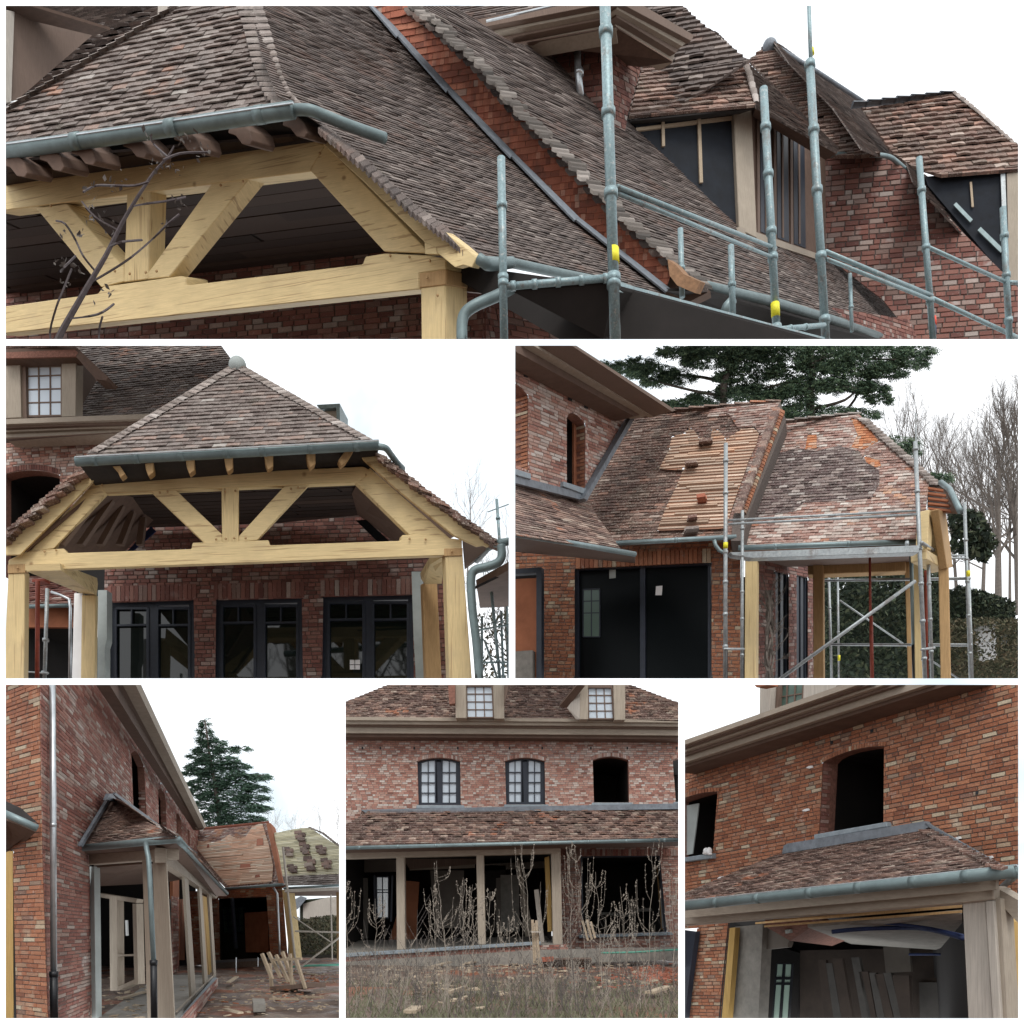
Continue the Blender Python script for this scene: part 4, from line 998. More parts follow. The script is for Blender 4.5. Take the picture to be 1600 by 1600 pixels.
# ================================================================ the porch from the front
def view_two():
    panel(9, 540, 795, 1060, unit=1.35)
    L = vp(-14000, 1450); Tr = vert(400, 860, 15, L); d = vp(405, 1050)
    porch = thing('timber_porch', 'oak porch seen frontally with hipped tile roof, lead ball and three glazed doors', 'porch', P(700, 1060, 15))
    W = vert(405, 950, 19, vp(-20000, 1450))
    doors = [(172, 942, 303, 938), (338, 938, 472, 935), (505, 933, 645, 930)]
    holes = [[(a, b), (c, e), (c + 2, 1080), (a - 2, 1080)] for a, b, c, e in doors]
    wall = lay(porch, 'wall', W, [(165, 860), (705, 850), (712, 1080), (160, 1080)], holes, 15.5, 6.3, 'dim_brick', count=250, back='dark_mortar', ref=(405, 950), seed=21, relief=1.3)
    lay(porch, 'gable_wall', W.shift(-.02), [(150, 780), (640, 760), (655, 850), (165, 860)], [], 15.5, 6.3, 'dim_brick', count=0, back='dark_mortar', ref=(405, 820), seed=22)
    for a, b, c, e in doors:                        # soldier courses over the doors
        n = 20
        for i in range(n):
            x = a - 4 + (c - a + 8) * i / n; y = b + (e - b) * i / n - 2; w_ = (c - a + 8) / n * .86
            prism('soldier_brick', W.shift(.03), [(x, y - 24), (x + w_, y - 24.3), (x + w_, y), (x, y)], .03, 'dim_brick', wall)
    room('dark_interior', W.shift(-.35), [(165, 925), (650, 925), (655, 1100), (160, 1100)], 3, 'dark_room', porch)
    for i, (a, b, c, e) in enumerate(doors):
        Wd = W.shift(-.12)
        dr = bars('door', Wd, [((a, b + 3), (c, e + 3), 7), ((a + 3, b), (a + 2, 1085), 9), ((c - 3, e), (c - 2, 1085), 9), (((a + c) / 2, b), ((a + c) / 2, 1085), 15)], .12, 'navy_frame', porch)
        for s in (0, 1):
            x0 = a + 8 + s * ((c - a) / 2 - .5); x1 = x0 + (c - a) / 2 - 15; y0 = b + 8
            bars('leaf_frame', Wd.shift(.02), [((x0, y0), (x1, y0), 4), ((x0, y0), (x0, 1085), 4), ((x1, y0), (x1, 1085), 4), ((x0, y0 + 27), (x1, y0 + 26), 3), (((x0 + x1) / 2, y0), ((x0 + x1) / 2, y0 + 27), 2.2)], .06, 'navy_frame', dr)
            gp = Wd.shift(-.05)
            for q in ([(x0, y0), ((x0 + x1) / 2, y0), ((x0 + x1) / 2, y0 + 27), (x0, y0 + 27)], [((x0 + x1) / 2, y0), (x1, y0), (x1, y0 + 27), ((x0 + x1) / 2, y0 + 27)], [(x0, y0 + 27), (x1, y0 + 26), (x1, 1085), (x0, 1085)]):
                prism('pane', gp, q, .01, 'dark_glass', dr)
    for k in range(4):
        x = 546.5 + (k % 2) * 8.5; y = 1031 + (k // 2) * 8
        prism('glass_sticker', W.shift(-.03), [(x, y), (x + 7.3, y), (x + 7.3, y + 7), (x, y + 7)], .004, 'white_paper', porch)
    # white plaster strips and inner posts
    prism('plaster_edge', vert(160, 980, 18.6, L), [(153, 922), (167, 922), (167, 1000), (164, 1010), (164, 1080), (152, 1080)], .2, 'grey_plaster', porch)
    prism('plaster_edge', vert(650, 980, 18.4, L), [(643, 893), (658, 893), (664, 1080), (651, 1080), (646, 990)], .2, 'grey_plaster', porch)
    p1 = vert(140, 990, 17.8, L)
    prism('brick_return', p1, [(116, 927), (129, 927), (129, 1080), (112, 1080)], .3, 'white_paper', porch)
    prism('post', p1.shift(.05), [(128, 930), (150, 930), (148, 1080), (126, 1080)], .25, 'oak_upright', porch, d, .01)
    prism('post', vert(672, 990, 17.5, L), [(660, 912), (683, 912), (691, 1080), (666, 1080)], .25, 'aged_oak', porch, d, .01)
    lay(porch, 'side_wall', vert(700, 990, 17.7, L), [(683, 905), (700, 905), (712, 1080), (691, 1080)], [], 16, 7, 'dim_brick', count=0, back='dark_mortar', seed=23)
    slab('side_beam', [P(42, 893, 15.1), P(95, 891, 15.1), P(153, 912, 17.9), P(151, 931, 17.9), P(126, 927, 17.9)], .1, 'oak', porch)
    slab('side_beam', [P(695, 868, 15.1), P(672, 882, 15.8), P(658, 905, 17.4), P(664, 913, 17.5), P(690, 912, 17.0)], .1, 'oak', porch)
    slab('knee_brace', [P(675, 880, 15.8), P(688, 873, 15.4), P(691, 878, 15.5), P(680, 893, 16)], .1, 'oak', porch)
    # ceiling
    ce = Pl((360, 762, 16.2), L, (360, 812, 18.6))
    lay(porch, 'ceiling', ce, [(150, 750), (580, 735), (600, 800), (440, 815), (180, 825), (150, 800)], [], 460, 10, 'dark_board', style='lath', hfrac=.9, count=20, back='roof_felt', ref=(360, 790), part='ceiling_board', stuff='boarding', relief=.5)
    for k in range(5):
        x = 150 + k * 17
        slab('rafter', [P(x - 62 + k * 14, 850, 15.4 + k * .6), P(x, 772 + k * 9, 15.4 + k * .6), P(x + 9, 772 + k * 9, 15.4 + k * .6), P(x - 52 + k * 14, 850, 15.4 + k * .6)], .1, 'brown_board', porch)
    slab('sloping_ceiling', [P(40, 862, 15.3), P(160, 765, 15.3), P(260, 790, 18.4), P(170, 890, 18.4)], .05, 'brown_soffit', porch)
    slab('sloping_ceiling', [P(560, 752, 15.3), P(650, 840, 15.3), P(620, 850, 18.3), P(540, 790, 18.3)], .05, 'brown_soffit', porch)
    slab('blue_sheet', [P(236, 822, 18.3), P(244, 830, 18.3), P(206, 862, 18.3), P(198, 862, 18.3)], .02, 'blue_film', porch)
    slab('blue_sheet', [P(556, 813, 18.2), P(572, 812, 18.2), P(608, 845, 18.2), P(590, 846, 18.2)], .02, 'navy_sheet', porch)
    th = .25
    slab('soffit', [P(122, 724, 14.6), P(592, 697, 14.4), P(585, 745, 15.2), P(150, 760, 15.3)], .03, 'roof_felt', porch)
    for x in (183, 233, 297, 357, 420, 486, 540):
        y = 731 - (x - 183) * .052
        sk = -6 if x < 200 else (6 if x > 520 else 0)
        prism('rafter_end', Tr.shift(.5), [(x - 7 + sk, y - 8), (x + 7 + sk, y - 9), (x + 7 - sk, y + 10), (x - 1 - sk, y + 16), (x - 5 - sk, y + 6)], .3, 'aged_oak', porch, d, .01)
    prism('king_post', Tr, [(346, 757), (373, 756), (373, 848), (347, 849)], th * .8, 'oak_upright', porch, d, .01)
    prism('brace', Tr.shift(-.005), [(234, 766), (272, 763), (347, 835), (347, 848), (320, 849)], th * .8, 'oak', porch, d, .01)
    prism('brace', Tr.shift(-.005), [(444, 760), (484, 756), (402, 844), (373, 847), (373, 838)], th * .8, 'oak', porch, d, .01)
    prism('strut', Tr.shift(-.004), [(148, 752), (168, 768), (84, 857), (46, 862)], th * .8, 'oak', porch, d, .01)
    prism('strut', Tr.shift(-.004), [(555, 753), (578, 731), (704, 842), (642, 838)], th * .8, 'oak', porch, d, .01)
    prism('top_beam', Tr.shift(.005), [(151, 747), (568, 729), (584, 738), (557, 754), (166, 771), (148, 753)], th, 'oak_along', porch, d, .01)
    prism('bottom_beam', Tr.shift(.012), [(13, 875), (45, 860), (100, 857), (105, 864), (299, 858), (301, 848), (420, 844), (422, 852), (626, 845), (628, 836), (652, 835), (722, 843), (722, 857), (695, 868), (40, 892), (13, 896)], th, 'oak_along', porch, d, .012)
    for q in ([(12, 882), (39, 881), (39, 895), (12, 896)], [(694, 857), (723, 856), (723, 868), (694, 869)]):
        prism('post_head', Tr.shift(.02), q, th, 'aged_oak', porch, d, .006)
    prism('post', Tr, [(13, 894), (39, 893), (37, 1080), (4, 1080)], .33, 'oak_upright', porch, d, .012)
    prism('post', Tr, [(696, 867), (723, 866), (739, 1080), (703, 1080)], .3, 'oak_upright', porch, d, .012)
    prism('barge_board', Tr.shift(.15), [(136, 729), (166, 731), (100, 798), (31, 867), (-5, 868), (-5, 846), (70, 790)], .1, 'oak', porch, d, .008)
    prism('barge_board', Tr.shift(.15), [(556, 707), (583, 706), (640, 753), (720, 813), (772, 846), (763, 855), (756, 852), (746, 854), (710, 837), (620, 764)], .1, 'oak', porch, d, .008)
    slab('barge_soffit', [P(722, 842, 15), P(770, 852, 14.7), P(740, 880, 17), P(726, 890, 16.5)], .03, 'brown_board', porch)
    slab('barge_gap', [P(574, 728, 15.1), P(588, 730, 15.1), P(715, 835, 15.1), P(700, 842, 15.1)], .03, 'brown_soffit', porch)
    slab('barge_gap', [P(150, 740, 15.5), P(140, 745, 15.5), P(30, 862, 15.5), P(46, 866, 15.5)], .03, 'brown_soffit', porch)
    for x, y in ((353, 842), (366, 841), (338, 843), (384, 841), (250, 770), (262, 768), (466, 762), (455, 764), (352, 768), (368, 767), (70, 862), (88, 860), (640, 842), (665, 843), (572, 742), (160, 758), (706, 862), (28, 888)):
        c_ = Tr.shift(.04).h(x, y); tube('peg', [c_, c_ + Tr.n * .02], 3.4, 'aged_oak', porch, 8)
    # roof
    A = Pl((400, 703, 14.35), L, (371, 575, 16.0))
    lay(porch, 'front_roof', A, [(128, 718), (150, 700), (364, 572), (378, 572), (592, 694)], [], 21, 6.2, 'porch_tile', style='tile', count=290, back='roof_felt', ref=(380, 660), part='tile', stuff='tiling', seed=24, relief=.7)
    apex = A.h(371, 570)
    SL = Pl3(A.h(145, 710), P(40, 835, 14.9), apex + Vector((-.3, 2.5, 0))); SR = Pl3(A.h(592, 694), P(770, 845, 14.7), apex + Vector((.3, 2.5, 0)))
    bonnets(porch, A, A, [(143, 703), (366, 568)], 25, 4, 13, 7, jut=.1, seed=3)
    bonnets(porch, A, A, [(585, 689), (374, 568)], 25, 13, 5, 6, jut=.1, seed=4)
    r = random.Random(9)
    for (a, b, n, s) in (((133, 733), (4, 843), 22, -1), ((588, 712), (768, 846), 26, 1)):
        for i in range(n):
            for lay_ in range(2):
                t = (i + lay_ * .5) / n; x, y = lerp2(a, b, t); y += (math.sin(t * 3.1) * 3 if s > 0 else 0)
                w1 = r.uniform(14, 19); hh = 4.2
                q = [(x - s * 2, y - 6 + lay_ * 5), (x + s * w1, y + w1 * .42 - 6 + lay_ * 5), (x + s * w1, y + w1 * .42 - 2 + lay_ * 5), (x - s * 2, y - 2 + lay_ * 5)]
                prism('verge_tile', Tr.shift(.3 + r.uniform(-.06, .06)), q, .3, 'clay_tile', porch, d=Vector((0, 1, .1)))
    bm = bmesh.new(); bmesh.ops.create_uvsphere(bm, u_segments=18, v_segments=12, radius=13.5 * 16 * UNIT / F, matrix=Matrix.Translation(P(371, 571, 16.0)))
    obj('lead_ball', bm, 'grey_plaster', porch, smooth=True)
    g = [(119, 721, 14.25), (592, 695, 14.1)]
    tube('gutter', g, 15, 'green_zinc', porch, 16, rings=(.06, .2, .35, .5, .62, .78, .93), ringw=1.05)
    tube('gutter_lip', [(118, 714, 14.15), (592, 688, 14.0)], 2.4, 'bright_zinc', porch, 6)
    tube('gutter_return', [(586, 698, 14.1), (602, 700, 14.15), (612, 712, 14.4), (622, 725, 14.6), (629, 732, 14.8)], 10, 'green_zinc', porch, 12, curve=True)
    tube('eaves_gutter', [(796, 846, 14.2), (775, 849, 14.4), (762, 856, 15.2), (745, 875, 16.5)], 12, 'green_zinc', porch, 12)
    tube('downpipe', [(783, 852, 14.2), (784, 868, 14.2), (778, 879, 14.2), (760, 886, 14.2), (742, 891, 14.2), (736, 905, 14.2), (738, 950, 14.2), (745, 1010, 14.2), (750, 1080, 14.2)], 13.5, 'green_zinc', porch, 16, curve=True)
    # -------------------------------------------- house behind, left
    house = thing('brick_house', 'brick house with beige dormer and arched dark opening, behind the front-on porch', 'house', P(60, 1060, 24))
    HL = vp(-9000, 1450); HW = vert(60, 700, 24, HL)
    ar = arch([(5, 743), (94, 743), (94, 900), (5, 900)], 8)
    hw = lay(house, 'wall', HW, [(5, 684), (200, 672), (210, 720), (100, 800), (98, 900), (5, 900)], [ar], 12, 4.6, 'pale_brick', count=200, back='mortar', ref=(60, 700), seed=25)
    arch_bricks(house, HW.shift(.02), [(5, 742), (94, 742), (94, 900), (5, 900)], 8, 9, 22, m='dim_brick')
    reveal('opening_reveal', HW, ar, .3, 'brick_plain', house); room('dark_opening', HW.shift(-.3), ar, 3, 'dark_room', house)
    slab('cornice_soffit', [P(5, 686, 23.2), P(200, 676, 23), P(190, 682, 23.8), P(5, 693, 24)], .02, 'brown_soffit', house)
    for dz, y0, y1, m in ((.6, 672, 684, 'beige_wood'), (.7, 667, 675, 'beige_wood'), (.8, 661, 669, 'brown_board'), (.9, 655, 663, 'beige_wood')):
        prism('cornice', HW.shift(dz), [(5, y0), (240, y0 - 9), (240, y1 - 9), (5, y1)], .5, m, house, bev=.006)
    HR = Pl((200, 652, 23.5), HL, (250, 540, 25.6))
    lay(house, 'roof', HR, [(5, 660), (5, 530), (338, 530), (366, 568), (238, 650)], [], 14, 4.2, 'porch_tile', style='tile', count=150, back='roof_felt', ref=(220, 600), part='tile', stuff='tiling', seed=26, relief=.8)
    D2 = vert(70, 600, 23.3, HL)
    dm = thing('roof_dormer', 'beige boarded dormer with a twelve-pane bright window, left of the hipped porch roof', 'dormer', P(70, 650, 23.3))
    prism('jamb', D2, [(-5, 558), (31, 556), (33, 652), (-5, 654)], .3, 'beige_board', dm, bev=.008)
    prism('jamb', D2, [(96, 555), (119, 554), (118, 650), (96, 651)], .3, 'beige_board', dm, bev=.008)
    prism('cheek', Pl3(P(119, 600, 23.3), P(150, 595, 24.6), P(119, 600, 23.3) + Vector((0, 0, 1))), [(118, 553), (152, 588), (150, 596), (118, 651)], .05, 'brown_board', dm)
    q = [(40, 568), (96, 566), (96, 649), (42, 651)]
    prism('lintel_board', D2.shift(-.05), [(30, 557), (98, 555), (98, 570), (30, 571)], .2, 'beige_wood', dm)
    bars('window_frame', D2.shift(-.06), [((35, 560), (37, 653), 9), ((32, 563), (97, 560), 5)], .1, 'brown_board', dm)
    window(dm, D2.shift(-.12), [(42, 567), (96, 565), (96, 649), (43, 650)], 3, 4, 2.5, 2.0, 'brown_board', 'painted_sky_glass')
    prism('eave', D2.shift(.3), [(-5, 546), (118, 541), (170, 590), (166, 594), (150, 593), (118, 556), (-5, 560)], .4, 'brown_soffit', dm)
    prism('eave_soffit', D2.shift(.305), [(-5, 551), (117, 546), (122, 551), (118, 557), (-5, 560)], .05, 'brick_plain', dm)
    lay(dm, 'roof', Pl((60, 545, 22.9), HL, (60, 530, 23.4)), [(-5, 546), (-5, 530), (120, 530), (128, 543), (118, 541)], [], 14, 4.5, 'clay_tile', style='tile', count=0, back='roof_felt', seed=27, stuff='tiling')
    b = thing('roof_dormer', 'dark corner of a flat dormer peeping over the right hip tiles of the porch', 'dormer', P(515, 655, 19))
    dq = vert(515, 640, 19.5, L)
    prism('fascia', dq, [(496, 634), (531, 632), (531, 660), (512, 650)], .5, 'beige_wood', b, bev=.01)
    prism('cornice', dq.shift(.1), [(494, 632), (531, 630), (531, 637), (500, 639)], .6, 'zinc', b, bev=.01)
    prism('cornice', dq.shift(.15), [(525, 631), (531, 631), (531, 658), (526, 655)], .6, 'zinc', b)
    # courtyard glimpse between the left posts
    lc = thing('rear_porch', 'far red-brick porch front with dark opening, glimpsed between the two left oak posts', 'porch', P(80, 1060, 21))
    q1 = vert(80, 960, 21, HL)
    prism('lintel_wall', q1, [(40, 945), (118, 945), (118, 980), (40, 980)], .1, 'red_block', lc)
    lay(lc, 'roof', Pl((80, 948, 20.6), HL, (80, 905, 22)), [(40, 905), (120, 905), (120, 948), (40, 948)], [], 16, 5.5, 'dim_brick', style='tile', count=0, back='roof_felt', seed=28, stuff='tiling')
    tube('gutter', [(40, 948, 20.4), (108, 946, 20.4)], 6, 'green_zinc', lc, 10)
    room('dark_opening', q1.shift(-.05), [(40, 978), (118, 978), (118, 1090), (40, 1090)], 3, 'dark_room', lc)
    tube('downpipe', [(80, 925, 20.3), (95, 930, 20.3), (108, 936, 20.3), (110, 950, 20.3), (109, 1080, 20.3)], 4.5, 'bright_zinc', lc, 10)
    s = thing('steel_prop', 'red adjustable steel prop beside the left oak post of the front-on porch', 'prop', P(60, 1060, 16))
    tube('tube', [(59, 908, 16), (58, 1080, 16)], 7, 'red_steel', s, 10)
    prism('head_plate', vert(60, 906, 16, L), [(50, 905), (70, 904), (70, 908), (50, 909)], .15, 'red_steel', s)
    s = thing('scaffold_tube', 'grey upright tube with two couplers, right of the red prop behind the left post', 'scaffolding', P(70, 1060, 16.6))
    tube('standard', [(74, 920, 16.6), (69, 1080, 16.6)], 6, 'galvanised', s, 10, rings=(.5, .82), ringw=1.7)
    tube('pin', [(44, 1050, 16.5), (76, 1052, 16.5)], 2.5, 'galvanised', s, 6)
    # right: scaffolding and tree
    s = thing('scaffolding', 'tube scaffolding with dark loaded deck, right of the curved downpipe', 'scaffolding', P(775, 1060, 17))
    slab('deck', [P(745, 918, 16), P(800, 888, 15), P(800, 948, 18), P(750, 950, 18)], .12, 'brown_soffit', s)
    bars('toe_board', vert(770, 905, 15.4, vp(2600, 1300)), [((745, 917), (800, 890), 4)], .05, 'roof_felt', s)
    for x0, y0, x1, y1, w_, Y in ((776, 780, 783, 880, 4.5, 15.5), (768, 925, 783, 1080, 5, 16), (753, 965, 753, 1080, 4, 17), (783, 955, 787, 1080, 4, 17.5), (792, 948, 795, 1080, 4, 17), (757, 1000, 782, 1075, 3.5, 16.5)):
        tube('standard', [(x0, y0, Y), (x1, y1, Y)], w_, 'galvanised_teal', s, 8, rings=(.3, .7) if w_ > 3.6 else (), ringw=1.6)
    tube('ledger', [(745, 985, 16), (800, 975, 16)], 3, 'galvanised_teal', s, 8); tube('ledger', [(750, 1035, 16), (800, 1035, 16)], 3, 'galvanised_teal', s, 8)
    tube('ledger', [(762, 800, 15.5), (800, 786, 15.5)], 1.6, 'galvanised_teal', s, 6)
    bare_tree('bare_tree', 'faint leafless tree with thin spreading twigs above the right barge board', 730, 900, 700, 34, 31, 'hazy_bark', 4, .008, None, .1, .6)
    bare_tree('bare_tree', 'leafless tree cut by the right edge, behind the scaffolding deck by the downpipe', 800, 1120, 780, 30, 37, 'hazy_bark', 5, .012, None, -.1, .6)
    h = foliage('crown', [(745, 960), (800, 950), (800, 1080), (745, 1080)], 26, 29, 500, 5, 'hedge_leaf')
    if h: h.name = 'garden_shrub'; tag(h, 'sparse brown shrub seen through the scaffolding by the curved downpipe', 'shrub')
view_two()
# ================================================================ the roof being tiled, seen from the yard
def view_three():
    panel(805, 540, 1591, 1060, unit=1.35)
    V1 = vp(1625, 975); V2 = vp(-2300, 975)
    house = thing('brick_house', 'brick house side with slim arched windows under a beige cornice, left of the half-battened roof', 'house', P(900, 1060, 14))
    W = vert(900, 700, 13.5, V1)
    ow = [(885, 757), (885, 653), (888, 647), (893, 645), (900, 648), (908, 655), (914, 664), (914, 769)]
    ol = [(785, 720), (785, 590), (800, 596), (812, 604), (825, 618), (825, 735)]
    lay(house, 'wall', W, [(800, 546), (990, 650), (915, 778), (800, 745)], [ow, ol], 13.5, 5.3, 'pale_brick', count=300, back='mortar', ref=(900, 600), seed=31)
    reveal('window_reveal', W, ow, .15, 'brick_plain', house); reveal('window_reveal', W, ol, .2, 'brick_plain', house)
    # bricks of the far jambs
    for (x, ya, yb, Wd) in ((914, 664, 769, .14), (825, 618, 735, .19)):
        n = int((yb - ya) / 5.7); yv = [ya + (yb - ya) * i / n for i in range(n)]
        for i, y in enumerate(yv):
            a = W.h(x - .3, y + .5); b = W.h(x - .3, y + 4.6); o_ = -W.n * Wd * UNIT; bm = bmesh.new(); e = W.u * -.012 * UNIT
            sp = .5 if i % 2 else .999
            v = [bm.verts.new(p) for p in (a + e, a + e + o_ * sp, b + e + o_ * sp, b + e)]; bm.faces.new(v)
            obj('brick', bm, 'red_brick', house, cap=False)
    for po, m in ((ow, 'navy_frame'), (ol, 'navy_frame')):
        room('dark_opening', W.shift(-.15), po, 1.5, 'dark_room', house)
    G = W.shift(-.13)
    bars('window_board', G, [((899, 658), (899, 764), 4)], .03, 'red_block', house)
    prism('sill', W.shift(.06), [(881, 752), (918, 764), (918, 774), (881, 760)], .1, 'blue_stone', house, bev=.006)
    prism('sill', W.shift(.06), [(795, 729), (830, 740), (830, 749), (795, 739)], .1, 'blue_stone', house, bev=.006)
    prism('lead_flashing', W.shift(.04), [(795, 740), (917, 772), (917, 783), (795, 752)], .05, 'lead', house)
    for dz, a, b, c, e, m in ((.34, (800, 523), (1013, 646), (990, 650), (800, 546), 'brown_soffit'), (.45, (825, 522), (1036, 645), (1013, 647), (800, 520), 'beige_wood'), (.55, (838, 515), (1043, 643), (1036, 646), (825, 519), 'brown_board'), (.65, (850, 515), (1050, 642), (1043, 645), (836, 512), 'beige_wood'), (.75, (862, 515), (1056, 641), (1050, 643), (848, 510), 'brown_board')):
        prism('cornice', W.shift(dz), [a, b, c, e], .3, m, house)
    r = random.Random(2)
    for x, y in ((820, 583), (889, 620), (914, 632)):
        prism('putlog_hole', W.shift(.03), [(x, y), (x + 5, y + 2), (x + 5, y + 7), (x, y + 5)], .01, 'black_plastic', house)
    # lower porch roof
    LR = Pl((900, 852, 11.9), V1, (870, 766, 13.5))
    lay(house, 'lower_roof', LR, [(800, 752), (917, 780), (935, 810), (972, 862), (940, 858), (800, 836)], [], 17, 5.6, 'pink_tile', style='tile', count=120, back='roof_felt', ref=(870, 810), part='tile', stuff='tiling', seed=32, relief=.8)
    tube('gutter', [(800, 834, 11.2), (900, 850, 11.9), (992, 866, 12.7)], 9, 'zinc', house, 12)
    slab('eave_soffit', [P(800, 838, 11.2), P(992, 869, 12.7), P(992, 880, 14.5), P(800, 862, 14.5)], .04, 'brown_soffit', house)
    # -------------------------------------------- extension
    ext = thing('extension', 'brick extension with roof half stripped to battens above a dark glazed opening', 'extension', P(1130, 1060, 15))
    A = Pl((1050, 842, 14.2), V2, (1100, 640, 15.9))
    bat = [(1050, 683), (1064, 680), (1078, 670), (1086, 675), (1092, 684), (1110, 690), (1113, 672), (1122, 672), (1135, 687), (1146, 680), (1158, 672), (1178, 670), (1186, 677), (1182, 695), (1170, 720), (1160, 750), (1146, 788), (1134, 826), (1027, 829), (1040, 795), (1055, 765), (1068, 735), (1030, 733), (1045, 705)]
    pa = [(1000, 648), (1220, 628), (1213, 650), (1160, 775), (1148, 805), (1146, 843), (962, 850), (936, 812), (917, 780), (990, 655)]
    ra = lay(ext, 'roof', A, pa, [bat], 15, 4.9, 'clay_tile', style='tile', count=250, back='roof_felt', ref=(1000, 760), part='tile', stuff='tiling', seed=33, relief=.7)
    lay(ext, 'battens', A.shift(.05), bat, [], 75, 5.5, 'cream_lath', style='lath', hfrac=.45, count=120, back='orange_felt', ref=(1100, 760), part='lath', stuff='lathing', seed=34, relief=1.2)
    lay(ext, 'roof_patch', A.shift(.02), [(1152, 668), (1140, 650), (1105, 652), (1110, 640), (1219, 630), (1160, 775), (1148, 805), (1146, 840), (1130, 842), (1138, 815), (1160, 752), (1172, 715), (1188, 680), (1180, 668)], [], 13, 4.6, 'patchy_tile', style='tile', count=0, back='roof_felt', ref=(1170, 740), stuff='tiling', seed=35, relief=.7)
    ridge(ext, [(1005, 648, 15.9), (1220, 629, 15.7)], 12, 'pink_tile', 9, part='ridge_tile', flat=.8)
    rnd = random.Random(5)
    B = Pl((1300, 846, 13.4), V2, (1280, 657, 15.1))
    ck = Pl3(A.h(1219, 628), A.h(1150, 800) , B.h(1226, 664))
    ck2 = B.shift(.25)
    prism('verge_cheek', ck2, [(1212, 640), (1219, 628), (1228, 656), (1170, 803), (1160, 845), (1142, 845), (1146, 805)], .3, 'dark_mortar', ext)
    for i in range(34):
        t = i / 34; x, y = lerp2((1221, 640), (1160, 800), t); w_ = 7
        prism('verge_tile', ck2.shift(.03), [(x - 5, y - 3), (x + 5, y + 2), (x + 4, y + 6), (x - 6, y + 1)], .03, 'red_brick', ext)
        prism('verge_tile', A.shift(.2), [(x - 14, y - 3), (x - 3, y - 4), (x - 2, y + 1), (x - 14, y + 1)], .05, 'pink_tile', ext, d=Vector((0, 0, -1)))
    bars('valley_lead', W.shift(.12), [((992, 648), (915, 780), 6)], .1, 'lead', ext)
    # stacks of loose tiles on the battens
    for k, (x, y, w_, h_, m, lb) in enumerate(((1101, 691, 20, 8, 'clay_tile', 'dark stack of loose tiles highest on the bare battens'), (1080, 724, 17, 7, 'clay_tile', 'brown stack of loose tiles in the upper left of the battens'), (1096, 783, 13, 14, 'orange_tile', 'orange-dusted stack of tiles low on the bare battens'), (1081, 811, 14, 9, 'clay_tile', 'dark red stack of tiles just above the gutter on the battens'), (1080, 828, 20, 8, 'hip_tile', 'pale grey slabs lying at the foot of the battens'))):
        st = thing('tile_stack', lb, 'tile stack', A.h(x, y), 'loose tile stacks on the battens')
        for j in range(4):
            o = (rnd.uniform(-1.5, 1.5), -j * h_ / 4)
            prism('tile', A.shift(.06 + .05 * j), [(x - w_ / 2 + o[0], y - h_ / 4 + o[1] + 3), (x + w_ / 2 + o[0], y - h_ / 4 + o[1] + 1), (x + w_ / 2 + o[0] + 1, y + o[1] + 3), (x - w_ / 2 + o[0], y + o[1] + 5)], .04, m, st)
    tube('gutter', [(962, 849, 13.7), (1150, 839, 13.7)], 7.5, 'zinc', ext, 12, rings=(.5,), ringw=1.1)
    tube('gutter_outlet', [(1116, 844, 13.6), (1118, 852, 13.6), (1124, 860, 13.6), (1133, 865, 13.6), (1134, 1010, 13.6)], 6, 'zinc', ext, 10, curve=False)
    tube('drain_foot', [(1134, 1008, 13.6), (1134, 1080, 13.6)], 6.5, 'black_plastic', ext, 10)
    X = vert(1130, 960, 14.4, V2)
    hole = [(898, 889), (1112, 879), (1112, 1080), (898, 1080)]
    lay(ext, 'wall', X, [(798, 858), (992, 848), (1157, 840), (1157, 1080), (798, 1080)], [hole, [(790, 895), (847, 892), (847, 1085), (790, 1085)]], 13, 6, 'red_brick', count=160, back='mortar', ref=(1134, 980), seed=36, part='brick')
    for i in range(30):
        x = 900 + i * 7.05; y = 886 - i * .34
        prism('soldier_brick', X.shift(.03), [(x, y - 19), (x + 6, y - 19.3), (x + 6, y + 2), (x, y + 2)], .03, 'red_brick', ext)
    room('dark_interior', X.shift(-.3), hole, 3, 'dark_room', ext)
    Xf = X.shift(-.1)
    bars('door_frame', Xf, [((901, 889), (901, 1080), 7), ((1004, 884), (1004, 1080), 8), ((1108, 880), (1108, 1080), 4), ((898, 889), (1112, 880), 5)], .08, 'navy_frame', ext)
    prism('glass_leaf', Xf.shift(-.05), [(903, 889), (1002, 885), (1002, 1080), (903, 1080)], .01, 'dim_glass', ext)
    prism('glass_leaf', Xf.shift(-.05), [(1006, 885), (1108, 880), (1108, 1080), (1006, 1080)], .01, 'dim_glass', ext)
    prism('paper_note', Xf.shift(-.04), [(952, 890), (962, 889), (962, 903), (952, 904)], .003, 'grey_plaster', ext)
    prism('paper_note', Xf.shift(-.04), [(1025, 916), (1035, 915), (1034, 930), (1024, 930)], .003, 'white_paper', ext)
    window(ext, Xf.shift(-.03), [(911, 921), (937, 920), (937, 995), (911, 995)], 2, 4, 1.6, 1.6, 'navy_frame', 'green_hose' if False else 'dark_pane', th=.02)
    ldoor = thing('timber_door', 'orange-brown boarded door half hidden in the dark doorway at the lower left', 'door', P(825, 1060, 14.6))
    Xl = vert(825, 980, 14.6, V2)
    room('dark_opening', X.shift(-.05), [(790, 895), (847, 892), (847, 1085), (790, 1085)], 2, 'dark_room', ldoor)
    prism('panel', Xl, [(800, 905), (839, 903), (839, 1080), (800, 1080)], .05, 'red_block', ldoor)
    bars('frame', Xl.shift(.05), [((842, 890), (842, 1080), 8), ((800, 893), (846, 890), 8)], .1, 'navy_frame', ldoor)
    prism('kerb_stack', Xl.shift(.1), [(800, 1018), (832, 1016), (832, 1080), (800, 1080)], .1, 'concrete', ldoor)
